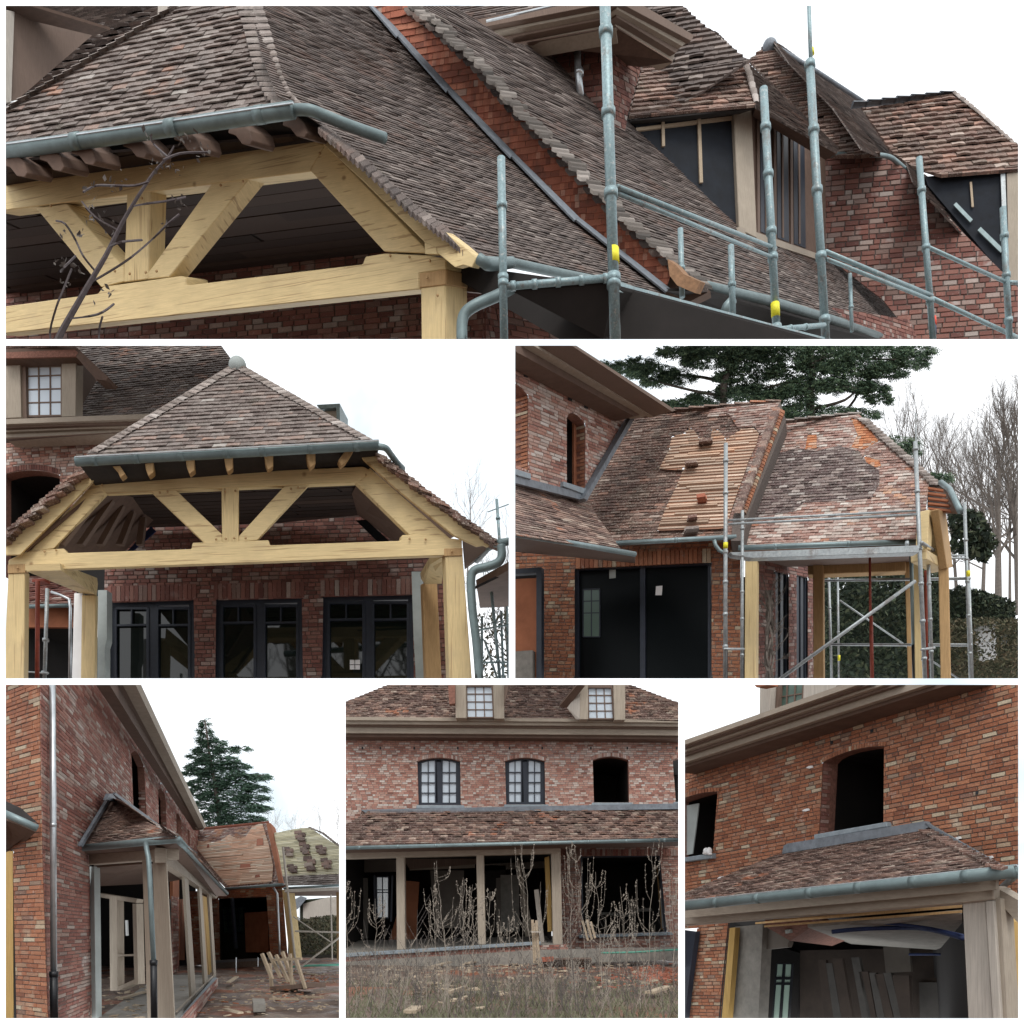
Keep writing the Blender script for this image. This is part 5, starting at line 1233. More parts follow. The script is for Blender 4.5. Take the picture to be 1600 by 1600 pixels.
    # -------------------------------------------- open porch at its end
    porch = thing('timber_porch', 'oak post porch with patchy orange and grey tiled roof, wrapped in scaffolding', 'porch', P(1300, 1060, 14))
    pb = [(1224, 662), (1342, 648), (1400, 702), (1452, 755), (1449, 775), (1441, 842), (1156, 853), (1166, 812), (1228, 668)]
    dkp = [(1188, 722), (1205, 712), (1245, 701), (1275, 706), (1310, 697), (1342, 706), (1352, 722), (1374, 736), (1374, 757), (1362, 778), (1320, 783), (1256, 786), (1240, 800), (1168, 812), (1176, 780), (1186, 750)]
    fxs = [[(1262, 681), (1276, 680), (1276, 701), (1258, 703)], [(1330, 655), (1352, 660), (1372, 690), (1350, 703), (1330, 700), (1340, 680)], [(1350, 714), (1374, 720), (1377, 730), (1368, 731), (1354, 724)]]
    lay(porch, 'dark_roof_patch', B.shift(.004), dkp, [], 13, 4.6, 'dark_patch_tile', style='tile', count=90, back='roof_felt', ref=(1270, 750), part='tile', stuff='tiling', seed=137, relief=.65)
    for q in fxs: lay(porch, 'orange_roof_patch', B.shift(.004), q, [], 13, 4.6, 'fox_tile', style='tile', count=20, back='roof_felt', ref=(1300, 760), part='tile', stuff='tiling', seed=138, relief=.65)
    rb = lay(porch, 'roof', B, pb, [dkp] + fxs, 13, 4.6, 'patchy_tile', style='tile', count=150, back='roof_felt', ref=(1300, 760), part='tile', stuff='tiling', seed=37, relief=.65)
    ridge(porch, [(1220, 661, 15.1), (1345, 648, 15.0)], 11, 'hip_tile', 6, part='ridge_tile', flat=.8)
    bonnets(porch, B, B, [(1462, 756), (1346, 652)], 22, 9, 8, 3, jut=.1, m='hip_tile', seed=6)
    tube('gutter', [(1154, 856, 13.1), (1440, 846, 13.1)], 8, 'zinc', porch, 12, rings=(.2, .6), ringw=1.1)
    tube('end_gutter', [(1470, 754, 13.3), (1484, 765, 13.0), (1500, 798, 12.2)], 9, 'zinc', porch, 12)
    slab('hip_soffit', [P(1449, 757, 13.6), P(1475, 757, 13.2), P(1500, 800, 12.3), P(1475, 800, 13.2), P(1449, 792, 14)], .03, 'brown_soffit', porch)
    for k in range(5):
        bars('rafter_end', vert(1460, 780, 13.2 - k * .02, V2).shift(.3), [((1450, 762 + k * 8), (1474 + k * 4, 766 + k * 8), 3)], .05, 'red_block', porch)
    T3 = vert(1465, 880, 13.0, vp(1900, 1250))
    prism('tie_beam', T3, [(1448, 858), (1479, 877), (1479, 891), (1448, 874)], .2, 'oak', porch, bev=.01)
    prism('barge_board', T3.shift(.1), [(1466, 795), (1478, 800), (1489, 886), (1480, 888)], .1, 'aged_oak', porch, bev=.01)
    prism('strut', T3.shift(-.02), [(1452, 796), (1462, 800), (1475, 872), (1467, 868), (1458, 815), (1455, 860), (1449, 858)], .15, 'oak', porch, bev=.01)
    def post(x0, x1, y0, Y, m='oak_upright', dx=2): prism('post', vert(x0, 960, Y, V2), [(x0, y0), (x1, y0), (x1 + dx, 1080), (x0 + dx, 1080)], .18, m, porch, None, .01)
    post(1164, 1182, 872, 13.6, dx=-1); post(1427, 1439, 866, 13.5, dx=3); post(1466, 1482, 880, 13.1, 'aged_oak', 4); post(1270, 1286, 882, 16.2, 'aged_oak', 1); post(1413, 1421, 866, 15.8, 'aged_oak', 6)
    prism('rear_beam', vert(1340, 890, 16, V2), [(1262, 884), (1415, 876), (1415, 892), (1262, 898)], .2, 'aged_oak', porch, None, .01)
    slab('ceiling', [P(1158, 862, 13.5), P(1440, 852, 13.5), P(1440, 884, 16.5), P(1180, 886, 16.5)], .04, 'brown_soffit', porch)
    tube('downpipe', [(1424, 862, 13.8), (1428, 1010, 13.8)], 7, 'zinc', porch, 10); tube('drain_foot', [(1428, 1008, 13.8), (1430, 1080, 13.8)], 7.5, 'black_plastic', porch, 10)
    Wp = vert(1184, 950, 14.8, V1)
    dh = [[(1211, 893), (1232, 898), (1232, 1080), (1211, 1080)], [(1244, 899), (1262, 903), (1262, 1080), (1244, 1080)]]
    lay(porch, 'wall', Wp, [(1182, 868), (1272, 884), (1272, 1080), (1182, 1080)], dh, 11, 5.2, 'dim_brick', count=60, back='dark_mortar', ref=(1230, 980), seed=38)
    for q in dh:
        room('dark_opening', Wp.shift(-.1), q, 1, 'dark_room', porch)
        bars('door_frame', Wp.shift(-.03), [((q[0][0] + 2, q[0][1]), (q[0][0] + 2, 1080), 4), ((q[1][0] - 2, q[1][1]), (q[1][0] - 2, 1080), 3.5), (((q[0][0] + q[1][0]) / 2, q[0][1]), ((q[0][0] + q[1][0]) / 2, 1080), 4)], .08, 'navy_frame', porch)
        prism('pane', Wp.shift(-.06), q, .01, 'dim_glass', porch)
    # scaffolding
    sc = thing('scaffolding', 'galvanised tube scaffolding with long diagonal brace around the oak porch end', 'scaffolding', P(1134, 1060, 12.6))
    def t_(n, a, b, Ya, Yb, w_, rings=(), m='galvanised'): tube(n, [(*a, Ya), (*b, Yb)], w_, m, sc, 10, rings=rings, ringw=1.3)
    t_('standard', (1134, 693), (1133, 1080), 12.6, 12.6, 6.5, (.07, .2, .44, .56, .69, .82)); t_('standard', (1160, 798), (1159, 1080), 12.8, 12.8, 5, (.1, .25, .45, .6, .8))
    t_('standard', (1430, 690), (1446, 1080), 12.5, 12.5, 6.5, (.03, .2, .43, .57, .72, .87)); tube('standard', [(1431, 645, 12.5), (1431, 700, 12.5)], 2.2, 'galvanised', sc, 6)
    t_('standard', (1448, 800), (1457, 1080), 12.9, 12.9, 5.5, (.05, .22, .4, .6, .78)); t_('standard', (1507, 785), (1517, 1080), 14, 14, 5, (.2, .3, .42, .6, .8)); t_('standard', (1514, 900), (1520, 1080), 14.4, 14.4, 4, (.5,))
    t_('standard', (1295, 895), (1300, 1080), 18, 18, 4, (.3, .6)); t_('standard', (1309, 895), (1311, 1080), 18.4, 18.4, 3, (.5,))
    t_('guard_rail', (1138, 813), (1432, 798), 12.6, 12.6, 3.6); t_('guard_rail', (1138, 819), (1432, 804), 12.5, 12.5, 3.6)
    prism('deck_beam', vert(1300, 865, 12.5, V2), [(1140, 863), (1436, 852), (1436, 863), (1175, 872), (1145, 867)], .18, 'galvanised', sc, Vector((0, 1, .12)), .004)
    t_('brace', (1213, 1065), (1430, 908), 12.4, 12.4, 5.5); t_('ledger', (1285, 907), (1515, 904), 17.5, 14, 4); t_('ledger', (1300, 1007), (1518, 1008), 17.5, 14, 4); t_('brace', (1312, 938), (1420, 1012), 18, 18, 2.6); t_('brace', (1452, 1030), (1500, 1062), 15, 14, 2.6)
    t_('transom', (1131, 1014), (1162, 1014), 12.5, 12.8, 3.6); t_('transom', (1440, 1015), (1460, 1012), 12.4, 12.8, 4); t_('transom', (1440, 848), (1458, 860), 12.4, 13, 6); t_('transom', (1484, 868), (1510, 868), 13.8, 14, 3); t_('transom', (1484, 872), (1510, 872), 13.8, 14, 3)
    t_('coupler_stub', (1417, 846), (1417, 853), 12.3, 12.3, 6)
    for x, y, Y, w_ in ((1133.7, 848, 12.5, 7.4), (1513, 892, 13.9, 6), (1311, 1024, 18.2, 4)):
        tube('tag_band', [(x, y, Y), (x, y + 8, Y)], w_, 'yellow_tape', sc, 10)
    s = thing('steel_prop', 'red steel prop standing under the middle of the scaffold-wrapped porch', 'prop', P(1361, 1060, 14.5))
    tube('upper_tube', [(1359, 868, 14.5), (1360, 968, 14.5)], 4, 'red_steel', s, 8); tube('lower_tube', [(1361, 963, 14.5), (1363, 1080, 14.5)], 6, 'red_steel', s, 8)
    s = thing('steel_prop', 'dark red steel prop between two scaffold tubes at the porch corner', 'prop', P(1448, 1060, 14.0))
    tube('tube', [(1446, 892, 13.6), (1449, 1080, 13.6)], 5, 'red_steel', s, 8)
    v = thing('climber', 'dead grey climbing plant against the brick pier beside the first oak post', 'climber', P(1205, 1060, 14))
    bm = bmesh.new(); r = random.Random(8)
    for k in range(9):
        x = 1203 + r.uniform(-5, 6); pts = [P(x + r.uniform(-5, 5), 1070 - j * 21, 14.1 + r.uniform(-.1, .1)) for j in range(8)]
        add_tube(bm, smoothpts(pts, 3), .018 * UNIT, 4)
    for k in range(26): grow(bm, P(1203 + r.uniform(-6, 6), r.uniform(930, 1060), 14.1), Vector((r.uniform(-1, 1), -.2, .4)), .16 * UNIT, .008 * UNIT, 2, r, .8)
    obj('stem', bm, 'pale_bark', v, cap=False)
    # trees
    clump_tree('cedar_tree', 'large dark cedar with layered drooping boughs above the roof ridge', [(955, 568, 12, 4), (985, 573, 28, 9), (1020, 578, 38, 12), (1003, 563, 18, 5), (1035, 594, 28, 8), (1060, 586, 25, 10), (1075, 630, 42, 9), (1050, 636, 24, 7), (1105, 620, 28, 10), (1105, 560, 34, 14), (1070, 548, 40, 9), (1120, 545, 50, 12), (1175, 556, 45, 22), (1160, 585, 38, 12), (1215, 548, 46, 16), (1185, 612, 44, 14), (1150, 606, 26, 12), (1235, 580, 34, 12), (1225, 618, 46, 14), (1200, 645, 38, 12), (1275, 600, 52, 14), (1290, 560, 40, 20), (1335, 570, 50, 16), (1320, 598, 46, 12), (1380, 580, 34, 10), (1365, 548, 52, 9), (1415, 566, 34, 8), (1425, 556, 24, 9), (1365, 605, 22, 12), (1375, 622, 16, 8), (1270, 640, 60, 10), (1345, 645, 28, 9), (1240, 655, 50, 8), (1310, 655, 40, 8), (1405, 690, 26, 9), (1420, 705, 16, 7), (1462, 745, 22, 8), (1330, 535, 60, 12), (1200, 536, 80, 10), (1430, 545, 30, 8)],
               [([(1128, 668), (1130, 620), (1133, 590), (1150, 560), (1160, 530)], 12, 8), ([(1270, 680), (1265, 620), (1268, 580), (1262, 530)], 15, 11), ([(1132, 598), (1100, 590), (1060, 585), (1000, 575)], 6, 2), ([(1125, 618), (1090, 612), (1040, 600), (1010, 590)], 5, 2), ([(1268, 570), (1300, 555), (1350, 560), (1400, 562)], 6, 2), ([(1268, 600), (1320, 605), (1370, 610)], 5, 2), ([(1262, 590), (1220, 600), (1180, 610)], 5, 2), ([(1265, 640), (1320, 625), (1345, 600)], 6, 2), ([(1310, 655), (1335, 625), (1345, 600)], 5, 3)], 26, per=5.0, e=5.2, seed=41, base=(1270, 660))
    for x, yb, yt, Y, sd_, th, ln, sp, lb in ((1432, 940, 600, 34, 51, .014, 0, .55, 'slim leafless tree standing right behind the tall scaffold tube'), (1497, 960, 640, 32, 52, .012, -.1, .6, 'forked leafless tree between the eaves gutter and the two thick trunks'), (1560, 960, 590, 30, 53, .02, .0, .5, 'thick-trunked leafless tree right of the porch, tallest at the edge'), (1592, 960, 580, 30, 54, .018, -.05, .55, 'leafless tree cut by the right edge above the garden hedge'), (1535, 960, 640, 36, 55, .014, .05, .55, 'slender leafless tree just left of the thickest trunk'), (1400, 900, 620, 38, 56, .010, .0, .6, 'thin leafless tree behind the hip tiles of the patchy roof'), (1462, 940, 610, 42, 57, .009, .03, .65, 'thin twiggy tree between the tall scaffold tube and the forked tree'), (1515, 940, 650, 44, 58, .009, -.04, .65, 'faint twiggy tree behind the forked leafless tree'), (1578, 940, 600, 42, 59, .009, 0, .65, 'faint twiggy tree behind the thick right trunk')):
        bare_tree('bare_tree', lb, x, yb, yt, Y, sd_, 'pale_bark', 7, th, 'bare trees beyond the garden', ln, sp)
    hd = foliage('hedge', [(1482, 968), (1530, 965), (1600, 967), (1600, 1080), (1475, 1080)], 22, 24, 7500, 4.2, 'hedge_leaf', None, 61, gap=[(1524, 980), (1540, 976), (1556, 990), (1557, 1030), (1530, 1034)])
    tag(hd, 'clipped brown garden hedge at the lower right with a white gap in it', 'hedge')
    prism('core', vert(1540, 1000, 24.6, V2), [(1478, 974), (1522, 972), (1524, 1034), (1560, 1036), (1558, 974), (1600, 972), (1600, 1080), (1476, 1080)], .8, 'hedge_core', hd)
    iv = foliage('ivy_hedge', [(1478, 925), (1500, 915), (1540, 925), (1585, 940), (1585, 972), (1476, 972)], 25, 26.5, 4200, 4.5, 'shrub_leaf', None, 62)
    tag(iv, 'green ivy mass rising behind the clipped brown hedge', 'ivy')
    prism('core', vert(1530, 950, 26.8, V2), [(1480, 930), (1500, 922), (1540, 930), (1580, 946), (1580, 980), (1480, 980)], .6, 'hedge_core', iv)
    sh = foliage('evergreen_shrub', [(1284, 892), (1420, 888), (1470, 892), (1475, 1080), (1284, 1080)], 21, 25, 14000, 6, 'shrub_leaf', None, 63)
    tag(sh, 'dense dark evergreen shrubbery filling the view under the scaffolded porch', 'shrubs')
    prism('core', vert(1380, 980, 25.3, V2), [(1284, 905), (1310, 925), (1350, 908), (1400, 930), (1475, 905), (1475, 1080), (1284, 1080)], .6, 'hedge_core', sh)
    f2 = foliage('fir_bough', [(1484, 790), (1530, 800), (1560, 850), (1540, 880), (1486, 860)], 24, 25, 1800, 7, 'shrub_leaf', None, 64, kind='stuff')
    tag(f2, 'loose dark fir bough behind the scaffold tube right of the barge board', 'tree')
    gw = thing('garden_wall', 'bright white panel and blue drum showing through the gap in the hedge', 'panel', P(1540, 1034, 26))
    pw = vert(1540, 1000, 26, V2)
    prism('panel', pw, [(1520, 972), (1560, 972), (1560, 1036), (1520, 1036)], .1, 'white_paper', gw); prism('drum', pw.shift(2.5), [(1559, 992), (1572, 990), (1574, 1004), (1562, 1007)], .2, 'blue_stone', gw)
glass('dark_pane', (.10, .16, .13), .3, 0, .4)  # dim greenish light of the inner windows put into the pane colour
view_three()
def plank(name, label, a, b, w_, th, m, cat='plank', group=None, parent=None):
    """a loose board between two space points"""
    t = (b - a).normalized(); s = t.cross(Vector((0, 0, 1)))
    s = s.normalized() * w_ * UNIT / 2 if s.length > 1e-3 else Vector((w_ / 2, 0, 0))
    up = s.cross(t).normalized() * th * UNIT
    if up.z < 0: up = -up
    bm = bmesh.new(); add_prism(bm, [a - s, b - s, b + s, a + s], up); bmesh.ops.recalc_face_normals(bm, faces=bm.faces)
    o = obj(name, bm, m, parent)
    if parent is None: tag(o, label, cat, group)
    return o
def G(x, y, z):                     # the point of a level surface z seen at a pixel
    Y = (CAM.z - z) * F / (y - CY); return CAM + D(x, y) * Y
def ground_piece(name, z, pts, m, bumps=0, seed=1):
    """uneven ground: a level sheet with small humps"""
    x0 = min(p[0] for p in pts); x1 = max(p[0] for p in pts); y0 = min(p[1] for p in pts); y1 = max(p[1] for p in pts)
    from mathutils import noise as mn
    bm = bmesh.new(); nx, ny = 120, 110; g = []
    for j in range(ny + 1):
        t = j / ny; yy = 1 / (1 / y0 + (1 / y1 - 1 / y0) * t); row = []
        for i in range(nx + 1):
            l = pts[0][0] + (pts[3][0] - pts[0][0]) * (yy - y0) / (y1 - y0); r_ = pts[1][0] + (pts[2][0] - pts[1][0]) * (yy - y0) / (y1 - y0)
            xx = l + (r_ - l) * i / nx
            h = mn.fractal(Vector((xx * 1.3, yy * 1.3, seed)), .8, 2.1, 4) * bumps
            row.append(bm.verts.new((xx, yy, z + h - bumps)))
        g.append(row)
    for j in range(ny):
        for i in range(nx): bm.faces.new((g[j][i], g[j][i + 1], g[j + 1][i + 1], g[j + 1][i]))
    o = obj(name, bm, m, cap=False, smooth=True)
    if o: o['kind'] = 'structure'
    return o
def rubble(name, label, spots, m, size, seed, z, cat='rubble'):
    r = random.Random(seed); vs_, fs_ = [], []
    for (x, y, n, sx, sy) in spots:
        for k in range(n):
            yy = y + r.gauss(0, sy)
            if yy < CY + 38: continue
            c = G(x + r.gauss(0, sx), yy, z); s = size * UNIT * r.uniform(.4, 1.3); an = r.uniform(0, 3.1); w_, l_, h_ = s * r.uniform(.4, .8), s, s * r.uniform(.12, .4)
            u = Vector((math.cos(an), math.sin(an), r.uniform(-.2, .2))) * l_; v = Vector((-math.sin(an), math.cos(an), r.uniform(-.2, .2))) * w_
            k0 = len(vs_)
            for dz in (0, h_): vs_ += [c - u - v + Vector((0, 0, dz)), c + u - v + Vector((0, 0, dz)), c + u + v + Vector((0, 0, dz)), c - u + v + Vector((0, 0, dz))]
            fs_ += [(k0 + 4, k0 + 5, k0 + 6, k0 + 7)] + [(k0 + i, k0 + (i + 1) % 4, k0 + 4 + (i + 1) % 4, k0 + 4 + i) for i in range(4)]
    me = bpy.data.meshes.new('t'); me.from_pydata(vs_, [], fs_); bm = bmesh.new(); bm.from_mesh(me); bpy.data.meshes.remove(me)
    o = obj(name, bm, m, cap=False)
    if o: tag(o, label, cat); o['kind'] = 'stuff'
    return o
# ================================================================ the long side of the house
def view_four():
    panel(9, 1070, 530, 1591)
    V = vp(409, 1455); Hd = vp(-950, 1455)
    house = thing('brick_house', 'tall red brick house side receding from a near corner, with zinc pipe and slit windows', 'house', P(80, 1591, 13))
    W1 = vert(80, 1300, 12.9, V); W0 = vert(63, 1300, W1.Y(66, 1300), Hd)
    wins = [[(204.5, 1177), (210, 1173), (217, 1180), (225, 1199), (229, 1281), (208, 1264)], [(246.8, 1234), (250, 1231.5), (256, 1239), (259, 1251), (260, 1298), (248, 1291)],
            [(275, 1271.7), (278, 1270.7), (282.6, 1281), (283.6, 1307), (276, 1301)], [(292.6, 1296), (296, 1298), (297, 1323), (293.5, 1319)]]
    lay(house, 'side_wall', W1, [(62, 1060), (160, 1060), (311, 1297), (308, 1345), (280, 1345), (139, 1345), (146, 1600), (75, 1600), (66, 1330)], wins, 14, 5.9, 'mixed_brick', count=200, back='mortar', ref=(100, 1300), seed=41)
    lay(house, 'end_wall', W0, [(0, 1060), (62, 1060), (66, 1330), (75, 1600), (27, 1600), (21, 1330), (0, 1330)], [], 18, 6.7, 'red_brick', count=110, back='dark_mortar', ref=(40, 1300), seed=42)
    for q, dpt in zip(wins, (.15, .15, .15, .12)):
        reveal('window_reveal', W1, q, dpt, 'brick_plain', house); room('dark_opening', W1.shift(-dpt), q, 1.2, 'dark_room', house)
    for (x, ya, yb) in ((227, 1199, 1281), (259.5, 1251, 1298)):
        n = int((yb - ya) / 4.2)
        for i in range(n):
            y = ya + (yb - ya) * i / n; a = W1.h(x, y); b = W1.h(x, y + 3.2); o_ = -W1.n * (.15 if i % 2 else .09); bm = bmesh.new(); e = W1.u * -.01
            e = -W1.u * .03 if proj(a - W1.u * .1)[0] < x else W1.u * .03
            bm.faces.new([bm.verts.new(p) for p in (a + e, a + e + o_, b + e + o_, b + e)]); obj('brick', bm, 'mixed_brick', house, cap=False)
    # cornice
    def ln(x0, x1, pa): return (x0, 1060), (x1, pa)
    for dz, a0, a1, b1, b0, m in ((.50, (165, 1060), (311, 1297), (317, 1297), (194, 1060), 'brown_soffit'), (.62, (192, 1060), (316, 1297), (319, 1296), (201, 1060), 'beige_wood'), (.70, (199, 1060), (318, 1296), (320, 1294), (209, 1060), 'brown_board'), (.78, (207, 1060), (319, 1294), (323, 1292), (216, 1060), 'beige_wood')):
        prism('cornice', W1.shift(dz), [a0, b0, b1, a1], .2, m, house)
    tube('downpipe', [(82, 1060, 12.7), (84, 1522, 12.5)], 9.5, 'bright_zinc', house, 14, rings=(.5,), ringw=1.08)
    tube('drain_foot', [(84, 1518, 12.45), (84.5, 1600, 12.4)], 12, 'black_plastic', house, 14, rings=(.05,), ringw=1.15)
    r = random.Random(5)
    for x, y in ((204, 1146), (225, 1180), (250, 1222), (259, 1235), (280, 1262), (300, 1292)):
        prism('putlog_hole', W1.shift(.02), [(x, y), (x + 4, y + 1.5), (x + 4, y + 4), (x, y + 3)], .01, 'black_plastic', house)
    # the neighbour eave at the left edge
    ne = thing('side_eave', 'dark round gutter and tile edge jutting in at the left edge beside the near corner', 'eaves', P(30, 1300, 12))
    tube('gutter', [(0, 1268, 12.0), (30, 1281, 12.05), (58, 1294, 12.1)], 12, 'zinc', ne, 14)
    slab('tile_edge', [P(0, 1248, 12.2), P(30, 1262, 12.2), P(57, 1286, 12.2), P(30, 1278, 12.1), P(0, 1264, 12.1)], .05, 'roof_felt', ne)
    slab('soffit', [P(0, 1278, 12.1), P(56, 1300, 12.2), P(28, 1326, 13), P(0, 1334, 13)], .04, 'brown_soffit', ne)
    prism('yellow_post', vert(14, 1450, 13.4, Hd), [(0, 1328), (20, 1330), (21, 1600), (0, 1600)], .03, 'yellow_board', ne, d=V)
    # ------------------------------------------------ porch
    pc = thing('timber_porch', 'grey-brown post porch under a small hipped tile roof, in front of the receding house side', 'porch', P(257, 1591, 14.2))
    PF = vert(139, 1380, 15.6, Hd); Yc = PF.Y(258, 1380); PS = vert(258, 1380, Yc, V)
    tw = vert(150, 1500, 17.5, Hd)
    rp = W1.shift(-.05)
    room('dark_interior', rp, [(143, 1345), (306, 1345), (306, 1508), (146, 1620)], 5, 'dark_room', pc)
    for x0, x1, y0, y1, m, dz in ((270, 280, 1375, 1522, 'red_block', -.3), (281, 292, 1405, 1500, 'red_block', -.5), (262, 276, 1405, 1520, 'room_plaster', -.2)):
        prism('inner_panel', W1.shift(dz), [(x0, y0), (x1, y0), (x1, y1), (x0, y1)], .1, m, pc)
    lay(pc, 'brick_pier', W1.shift(.02), [(267, 1400), (279, 1402), (279, 1516), (269, 1522)], [], 8, 4, 'mixed_brick', count=0, back='mortar', seed=43)
    fr = vert(172, 1450, 16.5, Hd)
    bars('inner_frame', fr, [((177, 1400), (178, 1548), 12), ((210, 1412), (213, 1538), 6), ((150, 1398), (213, 1408), 6), ((184, 1493), (212, 1492), 3), ((184, 1545), (214, 1532), 6)], .12, 'beige_board', pc)
    bars('painted_lit_slit', fr.shift(-.4), [((197, 1438), (198, 1462), 3)], .02, 'painted_lit_pane', pc)  # pale strip standing for light through the slit
    prism('edge_strip', PF.shift(-.1), [(140, 1354), (147, 1354), (150, 1610), (144, 1610)], .1, 'grey_plaster', pc)
    prism('front_beam', PF.shift(.02), [(138, 1334), (256, 1324), (256, 1342), (138, 1351)], .25, 'beige_wood', pc, bev=.01)
    prism('jamb', PF, [(222, 1342), (231, 1342), (239, 1610), (231, 1610)], .12, 'beige_board', pc, d=V, bev=.01)
    prism('corner_post', PF.shift(.04), [(238, 1326), (259, 1325), (274, 1610), (245, 1610)], .12, 'beige_board', pc, d=V, bev=.012)
    prism('long_beam', PS.shift(.02), [(259, 1325), (342, 1399), (338, 1404), (259, 1348)], .15, 'beige_wood', pc)
    for q, m in (([(288, 1366), (294, 1370), (307, 1562), (300, 1566)], 'beige_board'), ([(311, 1380), (315, 1383), (325, 1536), (320, 1540)], 'beige_board'), ([(326, 1388), (330, 1392), (338, 1524), (334, 1527)], 'beige_board'), ([(318, 1400), (323, 1402), (332, 1524), (327, 1528)], 'yellow_board'), ([(314, 1398), (318, 1400), (326, 1528), (322, 1530)], 'aged_oak')):
        prism('post', PS.shift(0 if m == 'beige_board' else -.4), q, .05, m, pc)
    slab('floor', [G(140, 1600, .05), G(262, 1600, .05), G(338, 1523, .05), G(250, 1523, .05)], .1, 'concrete', pc)
    slab('coping', [G(270, 1602, .1), G(284, 1602, .1), G(340, 1528, .1), G(334, 1527, .1)], .08, 'blue_stone', pc)
    lay(pc, 'plinth', Pl(G(284, 1602, .08), V, G(284, 1602, .08) + Vector((0, 0, 1))), [(280, 1592), (340, 1528), (340, 1540), (298, 1600), (280, 1600)], [], 14, 5, 'mixed_brick', count=0, back='mortar', seed=44)
    tube('sill_rail', [G(276, 1580, .12), G(334, 1524, .12)], 4, 'beige_wood', pc, 6)
    YA = W1.Y(172, 1250)
    RF = Pl((200, 1314, PF.Y(200, 1314) - .5), Hd, (172, 1247, YA - .1))
    lay(pc, 'hip_roof', RF, [(172, 1246), (129, 1320), (278, 1310), (258, 1300), (232, 1285), (200, 1262)], [], 17, 4.8, 'pink_tile', style='tile', count=110, back='roof_felt', ref=(190, 1295), part='tile', stuff='tiling', seed=45)
    RS = Pl(P(277, 1308, PF.Y(277, 1308) - .4), V, P(174, 1247, YA - .1))
    lay(pc, 'side_roof', RS, [(174, 1246), (192, 1252), (305, 1332), (356, 1394), (277, 1307), (232, 1285)], [], 12, 4, 'pink_tile', style='tile', count=0, back='roof_felt', ref=(260, 1297), stuff='tiling', seed=46)
    ridge(pc, [(276, 1306, PF.Y(277, 1308) - .5), (232, 1284, 15.6), (173, 1247, YA - .3)], 9, 'hip_tile', 14)
    bars('lead_flashing', W1.shift(.1), [((174, 1245), (128, 1322), 4), ((180, 1240), (308, 1334), 4)], .05, 'lead', pc)
    prism('lead_cap', W1.shift(.2), [(171, 1240), (175, 1240), (184, 1250), (178, 1252), (167, 1250)], .06, 'lead', pc)
    ye = PF.Y(200, 1314) - .7
    tube('gutter', [(127, 1325, PF.Y(127, 1325) - .6), (278, 1311, Yc - .7)], 11, 'zinc', pc, 14)
    yy = Yc - .7
    def on(x): return yy * (409 - 277) / (409 - x)
    tube('long_gutter', [(277, 1311, yy), (300, 1336, on(300)), (330, 1369, on(330)), (355, 1396, on(355))], 12, 'zinc', pc, 12)
    slab('soffit', [P(279, 1317, Yc - .5), P(355, 1400, on(355)), P(338, 1400, on(340)), P(259, 1326, Yc)], .03, 'brown_soffit', pc)
    slab('soffit', [P(127, 1330, PF.Y(127, 1325) - .5), P(278, 1316, Yc - .5), P(258, 1327, Yc - .02), P(139, 1336, 15.6)], .03, 'brown_soffit', pc)
    tube('downpipe', [(228, 1318, yy + .2), (229, 1326, yy + .1), (232, 1340, yy + .05), (234, 1370, yy), (240, 1504, yy)], 8, 'zinc', pc, 12)
    tube('drain_foot', [(240, 1500, yy), (241, 1600, yy)], 10.5, 'black_plastic', pc, 12, rings=(.04,), ringw=1.15)
    slab('ceiling', [P(147, 1356, 15.8), P(222, 1350, 14.8), P(300, 1372, 24), P(250, 1380, 24), P(150, 1385, 20)], .05, 'brown_soffit', pc)
    # ------------------------------------------------ extension being roofed
    ex = thing('extension', 'low wing with pink battened roof at the far end of the receding house', 'extension', P(390, 1503, 38))
    EW = vert(380, 1450, 38, Hd)
    op = [(342, 1404), (417, 1401), (423, 1499), (344, 1503)]
    lay(ex, 'wall', EW, [(296, 1393), (334, 1391), (441, 1384), (450, 1499), (296, 1509)], [op], 8, 3.4, 'red_brick', count=0, back='mortar', seed=47, ref=(430, 1450))
    room('inner_room', EW.shift(-.2), op, 9, 'dark_room', ex, d=V); prism('orange_wall', EW.shift(-1.2), [(382, 1426), (418, 1424), (420, 1488), (384, 1488)], .1, 'red_block', ex, d=V)
    bars('frame', EW.shift(-.1), [((361, 1404), (367, 1482), 3)], .1, 'navy_frame', ex)
    window(ex, EW.shift(-2), [(346, 1419), (380, 1417), (382, 1456), (348, 1458)], 4, 4, 2, 1.2, 'navy_frame', 'dark_pane', th=.1)
    prism('dark_board', EW.shift(-1.5), [(338, 1458), (398, 1460), (398, 1500), (340, 1502)], .1, 'dark_room', ex)
    prism('kerb', EW.shift(.3), [(330, 1504), (425, 1499), (426, 1508), (330, 1514)], .3, 'concrete', ex); prism('kerb_cap', EW.shift(.35), [(322, 1501), (428, 1496), (428, 1500), (322, 1505)], .4, 'blue_stone', ex)
    A = Pl((380, 1386, 37), Hd, (380, 1290, 41))
    lt = [(309, 1314), (334, 1316), (344, 1314), (358, 1304), (371, 1311), (385, 1306), (390, 1299), (395, 1289), (410, 1287), (420, 1319), (427, 1353), (425, 1378), (356, 1384), (334, 1359), (308, 1326)]
    lay(ex, 'roof', A, [(306, 1297), (421, 1286), (441, 1382), (354, 1389), (329, 1364), (303, 1330)], [lt], 8, 3.2, 'patchy_tile', style='tile', count=0, back='roof_felt', seed=48, ref=(420, 1340), stuff='tiling')
    lay(ex, 'battens', A.shift(.06), lt, [], 60, 3.2, 'pink_lath', style='lath', hfrac=.66, count=60, back='pink_felt', seed=49, ref=(370, 1340), part='lath', stuff='lathing')
